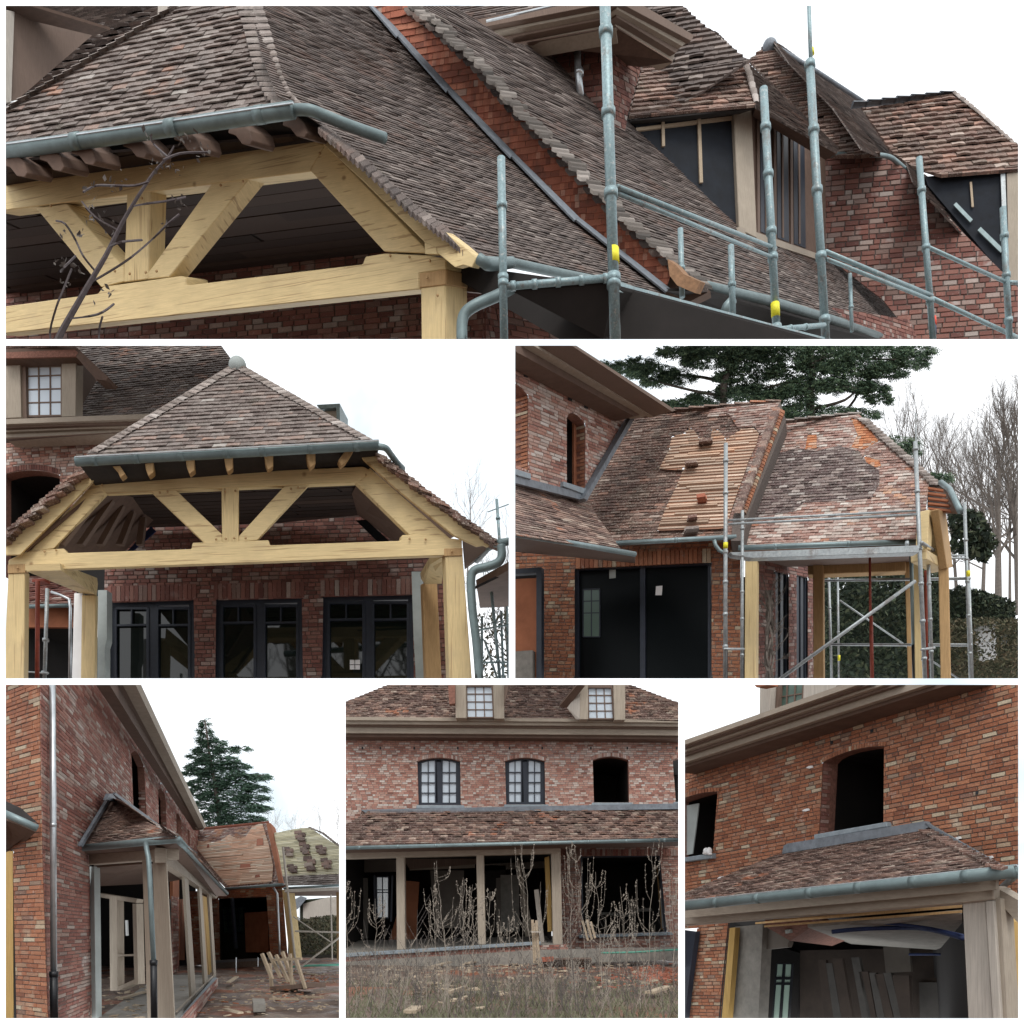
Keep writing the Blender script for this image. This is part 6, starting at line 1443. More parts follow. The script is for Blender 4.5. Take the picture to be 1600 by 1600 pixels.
    prism('verge_cheek', A.shift(.25), [(416, 1286), (423, 1286), (442, 1380), (436, 1382)], .3, 'red_block', ex)
    tube('ridge_cap', [P(306, 1296, 41), P(420, 1285, 40)], 4, 'orange_tile', ex, 6)
    for k, (x, y, w_, h_, lb) in enumerate(((406, 1316, 11, 10, 'square stack of brown tiles high on the pink battens'), (383, 1354, 17, 8, 'wide stack of brown tiles low on the pink battens'), (402, 1369, 8, 4, 'small tile stack just above the gutter on the pink battens'), (325, 1322, 4, 5, 'tiny tile stack by the house wall on the pink battens'))):
        st = thing('tile_stack', lb, 'tile stack', A.h(x, y), 'tile stacks on the far battened roofs')
        for j in range(2): prism('tile', A.shift(.06 + .03 * j), [(x - w_ / 2 + j, y - h_ / 2), (x + w_ / 2 - j, y - h_ / 2 - 1), (x + w_ / 2, y + h_ / 2 - j), (x - w_ / 2, y + h_ / 2)], .06, 'orange_tile', st)
    tube('gutter', [(352, 1389, 36.4), (442, 1382, 34.5)], 4.5, 'zinc', ex, 10)
    tube('downpipe', [(427, 1387, 36), (433, 1396, 36), (436, 1462, 36), (437, 1492, 36)], 3.5, 'bright_zinc', ex, 8)
    pe = thing('timber_porch', 'far oak porch with yellow-green battened hip roof, right of the pink battened wing', 'porch', P(480, 1500, 34))
    B = Pl((480, 1382, 33.5), Hd, (480, 1298, 37))
    pb = [(427, 1302), (470, 1294), (484, 1293), (505, 1307), (540, 1330), (540, 1382), (444, 1384), (435, 1330)]
    lay(pe, 'battens', B, [(427, 1302), (470, 1294), (484, 1293), (505, 1307), (540, 1330), (540, 1368), (442, 1370), (435, 1330)], [], 60, 3.3, 'yellow_lath', style='lath', hfrac=.66, count=80, back='green_felt', seed=50, ref=(480, 1340), part='lath', stuff='lathing')
    lay(pe, 'eave_tiles', B.shift(.02), [(442, 1369), (540, 1366), (540, 1382), (445, 1384)], [], 9, 4, 'hip_tile', style='tile', count=0, back='roof_felt', seed=51, stuff='tiling')
    ridge(pe, [(484, 1294, 36.6), (505, 1303, 36.2), (540, 1331, 35)], 6, 'hip_tile', 14)
    for k, (x, y, w_, h_, lb) in enumerate(((468, 1305, 13, 14, 'topmost brown tile stack on the yellow battens'), (475, 1324, 12, 17, 'second tile stack of the slanting row on the yellow battens'), (483, 1348, 15, 20, 'lowest and largest tile stack of the slanting row on the yellow battens'), (450, 1330, 12, 13, 'left upper tile stack on the yellow battens'), (456, 1356, 12, 11, 'left lower tile stack on the yellow battens'), (501, 1327, 13, 12, 'right upper tile stack on the yellow battens'), (509, 1348, 13, 14, 'right lower tile stack on the yellow battens'))):
        st = thing('tile_stack', lb, 'tile stack', B.h(x, y), 'tile stacks on the far battened roofs')
        for j in range(4):
            jx = (-3, 2.5, -1.5, 2)[j]; a_ = y - h_ / 2 + j * h_ / 4
            prism('tile', B.shift(.05 + .02 * j), [(x - w_ / 2.4 + jx, a_), (x + w_ / 2.4 + jx, a_ - 1), (x + w_ / 2.2 + jx, a_ + h_ / 3.2), (x - w_ / 2.4 + jx, a_ + h_ / 3)], .05, 'pink_tile', st)
    prism('post', vert(446, 1450, 34, Hd), [(441, 1390), (449, 1390), (461, 1499), (453, 1500)], .3, 'oak_upright', pe)
    tube('gutter', [(444, 1388, 33), (540, 1383, 31)], 4, 'zinc', pe, 8)
    slab('ceiling', [P(446, 1393, 33), P(540, 1389, 31.5), P(540, 1400, 36), P(450, 1400, 36)], .05, 'brown_soffit', pe)
    bars('post', vert(528, 1450, 32, Hd), [((529, 1394), (530, 1500), 7)], .3, 'aged_oak', pe)
    sc = thing('scaffolding', 'pale thin scaffold tubes around the far porch with yellow-green battens', 'scaffolding', P(462, 1512, 31))
    for a, b, w_ in (((442, 1323), (463, 1516), 4), ((530, 1465), (466, 1514), 3), ((461, 1455), (540, 1457), 3), ((458, 1432), (520, 1474), 2), ((445, 1392), (540, 1388), 5), ((517, 1398), (519, 1500), 2.5)):
        tube('tube', [(*a, 31.5), (*b, 31.5)], w_, 'pale_post', sc, 6)
    # background
    bh = thing('far_house', 'pale pinkish brick house with grey roof seen under the far battened porch', 'house', P(500, 1450, 60))
    fh = vert(500, 1420, 60, Hd)
    prism('wall', fh, [(470, 1406), (540, 1400), (540, 1460), (470, 1460)], 2, 'hedge_leaf', bh, d=V); prism('pale_wall', fh.shift(.3), [(474, 1412), (512, 1402), (540, 1402), (540, 1432), (474, 1436)], 2, 'pale_post', bh, d=V); prism('roof', fh.shift(.6), [(452, 1410), (470, 1400), (480, 1403), (466, 1420), (455, 1422)], 2, 'lead', bh, d=V)
    h = foliage('hedge', [(452, 1425), (470, 1436), (540, 1428), (540, 1490), (456, 1492)], 44, 50, 3500, 3.5, 'hedge_leaf', None, 65); tag(h, 'brown-green hedge in front of the pale far house, under the far porch', 'hedge')
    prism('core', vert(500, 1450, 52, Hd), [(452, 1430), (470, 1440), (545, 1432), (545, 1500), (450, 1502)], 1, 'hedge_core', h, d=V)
    clump_tree('conifer', 'tall blue-green conifer rising behind the far wing, slightly leaning top', [(320, 1130, 3, 8), (321, 1142, 7, 6), (324, 1154, 12, 7), (334, 1160, 16, 5), (326, 1170, 20, 7), (352, 1172, 18, 5), (376, 1168, 12, 3.5), (310, 1180, 14, 5), (340, 1186, 30, 8), (318, 1196, 24, 7), (366, 1196, 22, 6), (306, 1206, 16, 6), (345, 1206, 34, 9), (385, 1214, 30, 6), (405, 1212, 16, 5), (325, 1222, 30, 8), (365, 1226, 34, 8), (400, 1232, 18, 6), (310, 1236, 18, 7), (350, 1242, 38, 9), (392, 1246, 26, 6), (325, 1256, 26, 8), (370, 1260, 40, 9), (405, 1262, 16, 5), (335, 1274, 26, 8), (375, 1278, 36, 8), (345, 1290, 36, 8), (395, 1286, 20, 6)],
               [([(345, 1300), (338, 1240), (328, 1180), (320, 1124)], 8, 1.5), ([(342, 1262), (375, 1255), (405, 1255)], 2.5, 1), ([(338, 1232), (370, 1222), (410, 1211)], 2.5, 1), ([(332, 1195), (355, 1182), (384, 1165)], 2, .8), ([(338, 1236), (315, 1232), (300, 1236)], 2, .8)], 48, 'blue_needles', 9.0, 4.2, 42, base=(345, 1300))
    for x, yt, sd_, lb in ((430, 1248, 71, 'hazy leafless tree just right of the tall conifer'), (462, 1252, 72, 'hazy rounded leafless tree above the yellow battens'), (500, 1236, 73, 'tallest hazy leafless tree near the right edge above the far hip'), (528, 1228, 74, 'hazy leafless tree cut by the right edge above the far hip')):
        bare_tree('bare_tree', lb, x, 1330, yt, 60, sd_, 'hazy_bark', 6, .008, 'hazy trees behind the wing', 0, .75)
    ground_piece('ground', -.05, [(-9, 15.5), (-2, 15.5), (-8, 62), (-30, 62)], 'mud', .07, 3)
    rubble('rubble', 'scattered broken brick and board scraps on the mud yard', [(360, 1560, 40, 30, 14), (420, 1550, 50, 40, 14), (480, 1560, 44, 30, 14), (400, 1530, 70, 50, 8), (500, 1520, 40, 30, 5), (450, 1575, 40, 50, 8)], 'debris_wood', .045, 5, -.03)
    rubble('floor_rubble', 'small scraps of board and plaster on the veranda floor', [(190, 1575, 60, 40, 12), (220, 1540, 40, 30, 8)], 'debris_wood', .05, 7, .06)
    rubble('brick_rubble', 'small red brick fragments and dust lumps on the mud yard', [(440, 1550, 70, 25, 10), (490, 1530, 120, 30, 6), (330, 1570, 20, 20, 10)], 'red_brick', .05, 6, -.03)
    specs = [((357, 1536), (370, 1527), 'long pale plank lying near the porch kerb', .12), ((352, 1578), (376, 1584), 'short split plank at the bottom near the porch plinth', .1), ((422, 1562), (468, 1563), 'straight grey plank lying right of the white box on the mud', .08), ((470, 1558), (505, 1560), 'thin stick lying right of the plank pile on the mud', .05), ((188, 1562), (225, 1551), 'grey board lying on the porch floor', .1), ((460, 1520), (495, 1524), 'pale flat board beyond the leaning plank pile', .1)]
    for a, b, lb, w_ in specs: plank('loose_plank', lb, G(*a, .0 if a[0] > 230 else .08), G(*b, .0 if a[0] > 230 else .08), w_, .035, 'debris_wood')
    bx = thing('block', 'pale concrete block lying on the mud left of the plank trestle', 'block', G(404, 1568, -.05))
    slab('slab_body', [G(394, 1560, .1), G(413, 1560, .1), G(415, 1568, .1), G(396, 1569, .1)], .15, 'concrete', bx)
    sh = thing('plank_trestle', 'heap of leaning pale planks over a rough trestle on the mud yard', 'trestle', G(440, 1550, -.05))
    for a, b, w_ in (((408, 1490), (424, 1530), 4), ((418, 1488), (438, 1528), 4), ((430, 1492), (450, 1535), 4), ((440, 1487), (462, 1550), 4), ((452, 1490), (455, 1548), 3.5), ((425, 1500), (470, 1498), 4), ((462, 1500), (476, 1545), 3.5), ((420, 1505), (424, 1550), 4)):
        bars('plank', vert(440, 1520, 24, Hd).shift(random.Random(a[0]).uniform(-.5, .5)), [(a, b, w_)], .05, 'debris_wood', sh)
    bars('beam', vert(440, 1540, 24, Hd), [((422, 1545), (478, 1540), 7), ((424, 1552), (455, 1554), 6)], .6, 'brown_board', sh)
    hs = tube('garden_hose', [(452, 1511, 32), (480, 1509, 32), (540, 1507, 32)], 3.5, 'green_hose', None, 8); tag(hs, 'mint green hose lying across the yard before the far porch', 'hose')
    for x, y0, y1, lb in ((369, 1496, 1520, 'thin upright pin left in the yard before the far wing'), (403, 1496, 1510, 'shorter upright pin right of the other before the far wing')):
        p_ = tube('survey_pin', [(x, y0, 30), (x, y1, 30)], 1.6, 'bright_zinc', None, 6); tag(p_, lb, 'pin')
view_four()
def weed(name, label, x, y0, ytop, Y, seed, wpx=22, group='tall dead weeds', dense=1.):
    r = random.Random(seed); b = P(x, y0, Y); H = (y0 - ytop) / F * Y * UNIT
    t = thing(name, label, 'weed', b, group); bm = bmesh.new()
    lean = r.uniform(-.10, .10)
    def stem(p, q, r0, k=5):
        pts = [p.lerp(q, i / k) + Vector((r.uniform(-1, 1), r.uniform(-1, 1), 0)) * (q - p).length * .012 for i in range(k + 1)]
        add_tube(bm, pts, [r0 * (1 - .75 * i / k) for i in range(k + 1)], 3, False); return pts
    top = b + Vector((lean * H, 0, H)); main = stem(b, top, .0055 * UNIT * Y / 11, 9)
    wd = wpx / F * Y * UNIT
    for k in range(int(17 * dense)):
        f = r.uniform(.25, .95); p = b.lerp(top, f); s = r.choice((-1, 1)); sp = wd * (1.25 - f) * r.uniform(.4, 1.9)
        L = H * (1 - f) * r.uniform(.2, .8) + H * .05
        q = p + Vector((s * sp, r.uniform(-.5, .5) * sp, L)); pts = [p, p + Vector((s * sp * .8, 0, L * .3)), q]
        pts = smoothpts(pts, 3); add_tube(bm, pts, [.0022 * UNIT * Y / 11 * (1 - .6 * i / len(pts)) for i in range(len(pts))], 3, False)
        for j in range(int(18 * dense)):                        # seed heads up the side shoots
            g = r.uniform(.25, 1); i0 = min(len(pts) - 2, int(g * (len(pts) - 1))); c = pts[i0].lerp(pts[i0 + 1], g * (len(pts) - 1) - i0)
            a = Vector((r.uniform(-1, 1), r.uniform(-1, 1), r.uniform(.2, 1.3))).normalized() * r.uniform(.010, .024) * UNIT * Y / 11
            e = Vector((-a.z, 0, a.x)).normalized() * .0032 * UNIT * Y / 11
            v = [bm.verts.new(z) for z in (c - e, c + a * .6 - e * 1.3, c + a, c + a * .5 + e * 1.3)]; bm.faces.new(v)
    obj('stem', bm, 'dry_weed', t, cap=False)
    return t
# ================================================================ the garden front
def view_five():
    panel(540, 1070, 1060, 1591, unit=.75)
    X = Vector((1, 0, 0)); FP = vert(800, 1250, 25, X); ZG = 1.5 - .84 * UNIT
    house = thing('brick_house', 'frontal brick house with two barred arched windows and a long tiled veranda roof', 'house', P(800, 1500, 25))
    ws = [[(652, 1190), (719, 1190), (720, 1258), (654, 1258)], [(789, 1190), (851, 1190), (852, 1257), (791, 1257)], [(926, 1188), (982, 1188), (983, 1254), (928, 1254)], [(1051, 1188), (1110, 1188), (1110, 1253), (1056, 1253)]]
    holes = [arch(q, 5.5) for q in ws]
    wall = lay(house, 'wall', FP, [(535, 1142), (1065, 1146), (1065, 1266), (575, 1270), (535, 1292)], holes, 8.6, 3.1, 'pale_brick', count=120, back='mortar', ref=(800, 1200), seed=51)
    for i, q in enumerate(ws):
        arch_bricks(house, FP.shift(.02), [(q[0][0] - 2, q[0][1]), (q[1][0] + 2, q[1][1]), q[2], q[3]], 6, 6.5, 22, m='pale_brick')
        reveal('window_reveal', FP, holes[i], .22, 'brick_plain', house)
        if i < 2:
            room('dark_room_behind', FP.shift(-.22), holes[i], 2, 'dark_room', house)
            g = FP.shift(-.12)
            fr = bars('window', g, [((q[0][0] + 2, q[0][1]), (q[3][0] + 2, q[3][1]), 6), ((q[1][0] - 2, q[1][1]), (q[2][0] - 2, q[2][1]), 6), ((q[3][0], q[3][1] - 2), (q[2][0], q[2][1] - 2), 4), (lerp2(q[0], q[1], .5), lerp2(q[3], q[2], .5), 6.5)], .08, 'navy_frame', house)
            prism('head', g.shift(.01), [(q[0][0], q[0][1] + 4), (q[0][0] + 15, q[0][1] - 1), (q[0][0] + 33, q[0][1] - 2.5), (q[1][0] - 15, q[1][1] - 1), (q[1][0], q[1][1] + 4), (q[1][0], q[1][1] - 3), (q[1][0] - 20, q[1][1] - 8), (q[0][0] + 20, q[0][1] - 8), (q[0][0], q[0][1] - 3)], .08, 'navy_frame', fr)
            for s in (0, 1):
                x0 = q[0][0] + 5.5 + s * ((q[1][0] - q[0][0]) / 2 - .5); x1 = x0 + (q[1][0] - q[0][0]) / 2 - 10.5; y0 = q[0][1] + 1; y1 = q[3][1] - 3
                bars('glazing_bar', g.shift(.005), [(((x0 + x1) / 2, y0 - 4), ((x0 + x1) / 2, y1), 1.5)] + [((x0, y0 + (y1 - y0) * k / 4), (x1, y0 + (y1 - y0) * k / 4), 1.5) for k in (1, 2, 3)], .03, 'navy_frame', fr)
                bars('stile', g.shift(.004), [((x0, y0 - 4), (x0, y1), 2.2), ((x1, y0 - 4), (x1, y1), 2.2)], .03, 'navy_frame', fr)
                for a in range(2):
                    for b in range(4):
                        xa = x0 + (x1 - x0) * a / 2; xb = x0 + (x1 - x0) * (a + 1) / 2; ya = y0 + (y1 - y0) * b / 4 - (5 if b == 0 else 0); yb = y0 + (y1 - y0) * (b + 1) / 4
                        prism('pane', g.shift(-.05), [(xa, ya), (xb, ya), (xb, yb), (xa, yb)], .01, 'painted_sky_glass', fr)
        else: room('dark_opening', FP.shift(-.22), holes[i], 3, 'dark_room', house)
        prism('sill', FP.shift(.12), [(q[3][0] - 3, q[3][1]), (q[2][0] + 5, q[2][1]), (q[2][0] + 6, q[2][1] + 5), (q[3][0] - 4, q[3][1] + 5)], .2, 'blue_stone', house, bev=.01)
    bars('pale_jamb', FP.shift(-.15), [((984, 1196), (985, 1254), 3)], .05, 'pale_post', house)
    for k, x in enumerate((646, 714, 795, 846, 922, 979, 565, 593, 1056)):
        prism('putlog_hole', FP.shift(.02), [(x, 1167), (x + 2.5, 1167), (x + 2.5, 1171), (x, 1171)], .01, 'black_plastic', house)
    for dz, y0, y1, m in ((.45, 1142, 1151, 'brown_soffit'), (.55, 1134, 1145, 'beige_wood'), (.62, 1129, 1135, 'brown_board'), (.72, 1124, 1131, 'beige_wood'), (.8, 1120, 1125, 'beige_wood')):
        prism('cornice', FP.shift(dz), [(530, y0), (1070, y0 + 4), (1070, y1 + 4), (530, y1)], .5, m, house)
    HR = Pl((800, 1124, 24.3), X, (800, 1070, 26.4))
    lay(house, 'roof', HR, [(535, 1100), (618, 1066), (972, 1066), (1065, 1101), (1065, 1127), (535, 1122)], [], 9, 3.2, 'pink_tile', style='tile', count=60, back='roof_felt', ref=(800, 1110), part='tile', stuff='tiling', seed=52, relief=.9)
    for k, (x0, xa, xb, x1, side) in enumerate(((711, 729, 770, 788, -1), (918, 919, 959, 977, -1))):
        D_ = vert(x0, 1100, 23.9, X)
        dm = thing('roof_dormer', ('beige dormer with bright twelve-pane window left on the frontal house roof', 'beige dormer with side cheek and flared eave right on the frontal house roof')[k], 'dormer', P(xa, 1124, 24))
        if k == 0:
            prism('jamb', D_, [(711, 1060), (728, 1060), (729, 1122), (712, 1122)], .3, 'beige_board', dm, bev=.01); prism('jamb', D_, [(770, 1060), (788, 1060), (788, 1123), (772, 1123)], .3, 'beige_board', dm, bev=.01)
            prism('eave_soffit', D_.shift(.2), [(700, 1070), (711, 1064), (711, 1099), (702, 1100)], .2, 'brick_plain', dm); prism('eave_soffit', D_.shift(.2), [(788, 1064), (795, 1070), (792, 1086), (788, 1100)], .2, 'brown_board', dm)
            q = [(729, 1072), (769, 1072), (771, 1121), (730, 1121)]
        else:
            prism('jamb', D_, [(906, 1060), (919, 1060), (919, 1124), (906, 1124)], .3, 'beige_board', dm, bev=.01); prism('jamb', D_, [(958, 1060), (977, 1060), (977, 1125), (960, 1125)], .3, 'beige_board', dm, bev=.01)
            slab('eave', [P(874, 1104, 24.2), P(886, 1106, 24.2), P(914, 1072, 23.6), P(904, 1068, 23.6)], .1, 'brown_soffit', dm)
            slab('cheek', [P(886, 1106, 24.1), P(900, 1124, 24.0), P(907, 1124, 23.9), P(907, 1078, 23.9)], .05, 'pale_post', dm)
            q = [(919, 1074), (956, 1074), (959, 1123), (920, 1123)]
        bars('frame_edge', D_.shift(-.1), [((q[1][0] + 1, q[1][1]), (q[2][0] + 1, q[2][1]), 4), ((q[0][0], q[0][1] - 2), (q[1][0], q[1][1] - 2), 5)], .1, 'brown_board', dm)
        window(dm, D_.shift(-.15), q, 3, 4, 2, 1.5, 'brown_board', 'painted_sky_glass', th=.06)
    # ------------------------------------------------ veranda
    vd = thing('veranda', 'long veranda with grey timber posts, mottled tile roof and blue stone kerb', 'veranda', P(700, 1500, 22.5))
    RP = Pl((800, 1317, 22.2), X, (800, 1268, 24.95))
    rf = lay(vd, 'roof', RP, [(575, 1270), (1065, 1262), (1065, 1311), (535, 1323), (535, 1294)], [], 11, 3.3, 'pink_tile', style='tile', count=290, back='roof_felt', ref=(800, 1290), part='tile', stuff='tiling', seed=53, relief=.9)
    prism('lead_flashing', FP.shift(.2), [(563, 1265), (1065, 1255), (1065, 1264), (574, 1271)], .2, 'lead', vd)
    tube('gutter', [(535, 1325, 21.9), (1065, 1312, 21.9)], 6, 'zinc', vd, 12, rings=tuple(arr(.05, .95, 9)), ringw=1.06)
    PP = vert(800, 1400, 22.6, X)
    slab('soffit', [P(535, 1328, 22), P(1065, 1315, 22), P(1065, 1322, 22.7), P(535, 1334, 22.7)], .03, 'brown_soffit', vd)
    prism('beam', PP.shift(.02), [(535, 1329), (876, 1321), (876, 1333), (535, 1342)], .3, 'beige_wood', vd, bev=.01)
    for x0, x1, ya, yb, dx in ((619, 632, 1337, 1484, 1), (744, 756, 1334, 1476, 3), (861, 876, 1324, 1476, 3)):
        prism('post', PP, [(x0, ya), (x1, ya), (x1 + dx, yb), (x0 + dx, yb)], .28, 'beige_board', vd, bev=.01)
    slab('floor', [P(535, 1492, 22.6), P(880, 1474, 22.6), P(880, 1462, 26), P(535, 1470, 26)], .1, 'concrete', vd)
    prism('coping', PP.shift(.15), [(535, 1490), (845, 1471), (845, 1476), (535, 1496)], .5, 'blue_stone', vd, bev=.01)
    lay(vd, 'plinth', PP.shift(.05), [(535, 1496), (885, 1475), (890, 1490), (535, 1504)], [], 10, 3.8, 'mixed_brick', count=0, back='mortar', seed=54)
    prism('footing', PP.shift(.08), [(535, 1503), (845, 1484), (1065, 1480), (1065, 1500), (860, 1506), (535, 1516)], .3, 'concrete', vd)
    # interior of the veranda
    BW = vert(700, 1400, 28, X)
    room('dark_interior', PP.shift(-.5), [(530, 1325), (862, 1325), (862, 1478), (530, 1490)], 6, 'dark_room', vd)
    it = PP.shift(-4.5)
    for q, m in (([(543, 1372), (575, 1372), (575, 1466), (543, 1468)], 'room_plaster'), ([(635, 1376), (655, 1378), (650, 1470), (608, 1470)], 'red_block'), ([(672, 1360), (725, 1360), (725, 1450), (680, 1450)], 'room_plaster'), ([(775, 1372), (806, 1368), (806, 1455), (775, 1458)], 'room_plaster'), ([(757, 1352), (790, 1352), (790, 1455), (757, 1457)], 'dark_room'), ([(782, 1367), (811, 1367), (812, 1455), (783, 1456)], 'concrete'), ([(540, 1345), (620, 1342), (620, 1362), (540, 1364)], 'room_plaster'), ([(630, 1342), (745, 1340), (745, 1350), (640, 1358)], 'brown_board'), ([(640, 1352), (742, 1350), (742, 1356), (640, 1360)], 'beige_wood'), ([(757, 1350), (860, 1345), (860, 1356), (757, 1360)], 'room_plaster')):
        prism('inner_board', it.shift(random.Random(q[0][0]).uniform(-.4, .4)), q, .05, m, vd)
    window(vd, it.shift(.6), [(588, 1370), (607, 1370), (607, 1434), (589, 1434)], 2, 3, 2, 1.5, 'navy_frame', 'bright_pane', th=.05, rowpos=[0, .32, .38, 1])
    bars('door_edge', it.shift(.65), [((613, 1368), (611, 1440), 3), ((585, 1368), (586, 1440), 3)], .05, 'navy_frame', vd)
    prism('inner_frame', it.shift(1), [(808, 1343), (811, 1343), (838, 1478), (822, 1478)], .1, 'beige_board', vd)
    prism('yellow_post', PP.shift(-.6), [(851, 1340), (858, 1338), (864, 1455), (856, 1456)], .15, 'yellow_board', vd)
    bars('grey_post', PP.shift(-.8), [((838, 1390), (848, 1478), 7)], .15, 'pale_post', vd)
    bars('blue_hose', it.shift(1.2), [((537, 1347), (560, 1350), 3)], .05, 'blue_film', vd)
    # right part: wall with wide dark opening
    op = [(907, 1338), (1031, 1336), (1042, 1456), (909, 1460)]
    lay(house, 'ground_wall', FP.shift(.4), [(873, 1321), (1065, 1318), (1065, 1485), (873, 1485)], [op], 8.6, 3.1, 'pale_brick', count=60, back='mortar', ref=(890, 1400), seed=55)
    room('dark_opening', FP.shift(.2), op, 4, 'dark_room', house)
    bars('opening_frame', FP.shift(.25), [((908, 1338), (910, 1460), 4), ((1030, 1338), (1040, 1456), 3), ((907, 1339), (1031, 1337), 3)], .08, 'navy_frame', house)
    bars('inner_post', FP.shift(-.4), [((1029, 1352), (1037, 1452), 6)], .1, 'aged_oak', house); bars('pale_tube', FP.shift(-.2), [((1030, 1345), (1036, 1450), 2)], .05, 'bright_zinc', house)
    prism('inner_bench', FP.shift(-2), [(938, 1425), (985, 1427), (1005, 1418), (1030, 1420), (1030, 1424), (1000, 1424), (985, 1432), (940, 1430)], .4, 'concrete', house)
    for i in range(46):
        x = 876 + i * 4.1
        prism('soldier_brick', FP.shift(.43), [(x, 1327), (x + 3.5, 1327), (x + 3.5, 1337), (x, 1337)], .03, 'mixed_brick', house)
    prism('sill', FP.shift(.6), [(905, 1461), (1050, 1456), (1052, 1461), (905, 1466)], .3, 'blue_stone', house, bev=.01)
    ground_piece('ground', ZG, [(x * UNIT, y * UNIT) for x, y in ((-3.4, 8.4), (3.2, 8.4), (8, 26), (-8, 26))], 'mud', .035, 8)
    # litter and tools
    r = random.Random(12)
    def g(x, y): return G(x, y, ZG)
    for k, (a, b, lb, w_) in enumerate((((674, 1514), (702, 1507), 'grey board lying on the soil below the first veranda post', .14), ((730, 1508), (755, 1503), 'short pale board near the middle post on the soil', .12), ((758, 1522), (785, 1526), 'thin pale lath lying on the soil left of the sticks', .06), ((700, 1556), (728, 1548), 'thin stick among the weeds in the lower left', .05), ((1015, 1556), (1045, 1548), 'broken pale board among the weeds in the lower right', .12), ((640, 1588), (652, 1582), 'white scrap of board at the bottom edge', .12))):
        plank('loose_board', lb, g(*a) + Vector((0, 0, .02)), g(*b) + Vector((0, 0, .03)), w_, .03, 'debris_wood')
    rubble('rubble', 'broken boards and masonry scraps strewn along the soil before the veranda', [(790, 1512, 110, 60, 4), (880, 1510, 90, 40, 5), (640, 1520, 60, 60, 8), (950, 1525, 60, 50, 8), (720, 1545, 40, 70, 14)], 'debris_wood', .06, 15, ZG)
    rubble('brick_rubble', 'red brick dust and fragments at the right of the soil', [(1030, 1522, 420, 22, 5), (1000, 1530, 90, 40, 8), (870, 1512, 60, 40, 4)], 'orange_tile', .05, 16, ZG)
    for k, (x0, y0, x1, y1, w_) in enumerate(((831, 1437, 833, 1508, 5), (837, 1438, 841, 1510, 5), (844, 1452, 846, 1505, 4))):
        pass
    bt = thing('timber_bundle', 'pale upright battens strapped together before the third veranda post', 'timber bundle', P(838, 1510, 20.5))
    for (x0, y0, x1, y1, w_) in ((832, 1437, 835, 1505, 4), (838, 1438, 843, 1508, 4), (835, 1442, 838, 1506, 3.5)): bars('batten', vert(838, 1470, 20.5, X).shift(x0 * .01 - 8.3), [((x0, y0), (x1, y1), w_)], .06, 'debris_wood', bt)
    bars('strap', vert(838, 1470, 20.3, X), [((830, 1456), (845, 1456), 2)], .1, 'pale_post', bt)
    bt = thing('timber_bundle', 'two short pale stakes leaning by the brick pier left of the wide opening', 'timber bundle', P(918, 1470, 21))
    for (x0, y0, x1, y1) in ((910, 1438, 919, 1470), (917, 1437, 925, 1468), (923, 1440, 930, 1466)): bars('stake', vert(918, 1450, 21, X).shift(x0 * .01 - 9), [((x0, y0), (x1, y1), 3.5)], .06, 'debris_wood', bt)
    pl_ = thing('pallet', 'low dark pallet with an orange brick on it behind the weeds', 'pallet', g(870, 1508))
    for k in range(5): bars('slat', vert(880, 1500, 20 + k * .05, X), [((848, 1499 + k * 3), (925, 1498 + k * 3), 2)], .5, 'brown_board', pl_)
    prism('brick_block', vert(856, 1495, 19.8, X), [(846, 1496), (865, 1495), (865, 1502), (847, 1503)], .2, 'orange_tile', pl_)
    hs = tube('garden_hose', [P(940, 1489, 22), P(990, 1488, 22), P(1070, 1483, 22)], 3, 'green_hose', None, 8); tag(hs, 'pale green hose along the wall foot under the wide opening', 'hose')
    # weeds
    wl = [(837, 1500, 1316, 20, 'tall feathery dead weed before the third veranda post'), (702, 1530, 1345, 26, 'broad plume-shaped dead weed in front of the middle veranda bay'), (1008, 1500, 1314, 20, 'tall open dead weed before the right part of the wide opening'), (918, 1500, 1326, 18, 'tall narrow dead weed before the brick pier'), (893, 1500, 1322, 12, 'thin dead weed rising in front of the veranda end'), (741, 1520, 1382, 18, 'dead weed leaning over the middle veranda post'),
          (547, 1530, 1378, 20, 'bushy dead weed cut by the left edge'), (587, 1520, 1404, 16, 'dead weed before the bright inner window'), (938, 1520, 1362, 20, 'dead weed in the left part of the wide opening'), (968, 1530, 1412, 18, 'lower spreading dead weed before the wide opening'), (768, 1530, 1393, 16, 'dead weed right of the middle veranda post'), (796, 1530, 1430, 14, 'short dead weed in the third veranda bay'), (1053, 1530, 1357, 14, 'dead weed cut by the right edge'), (684, 1530, 1386, 16, 'dead weed at the left foot of the broad plume'), (726, 1530, 1374, 16, 'slim dead weed just left of the middle post'), (985, 1530, 1385, 14, 'slim dead weed between the two tall ones before the opening')]
    for k, (x, yb, yt, wp, lb) in enumerate(wl):
        r = random.Random(k + 100); Y = r.uniform(11.5, 15); yb = CY + .84 / Y * F
        weed('dead_weed', lb, x + r.uniform(-3, 3), yb, yt, Y, 200 + k, wp, 'tall dead weeds before the veranda', .8)
    bm = bmesh.new(); r = random.Random(77); bg = bmesh.new(); gr = bmesh.new()
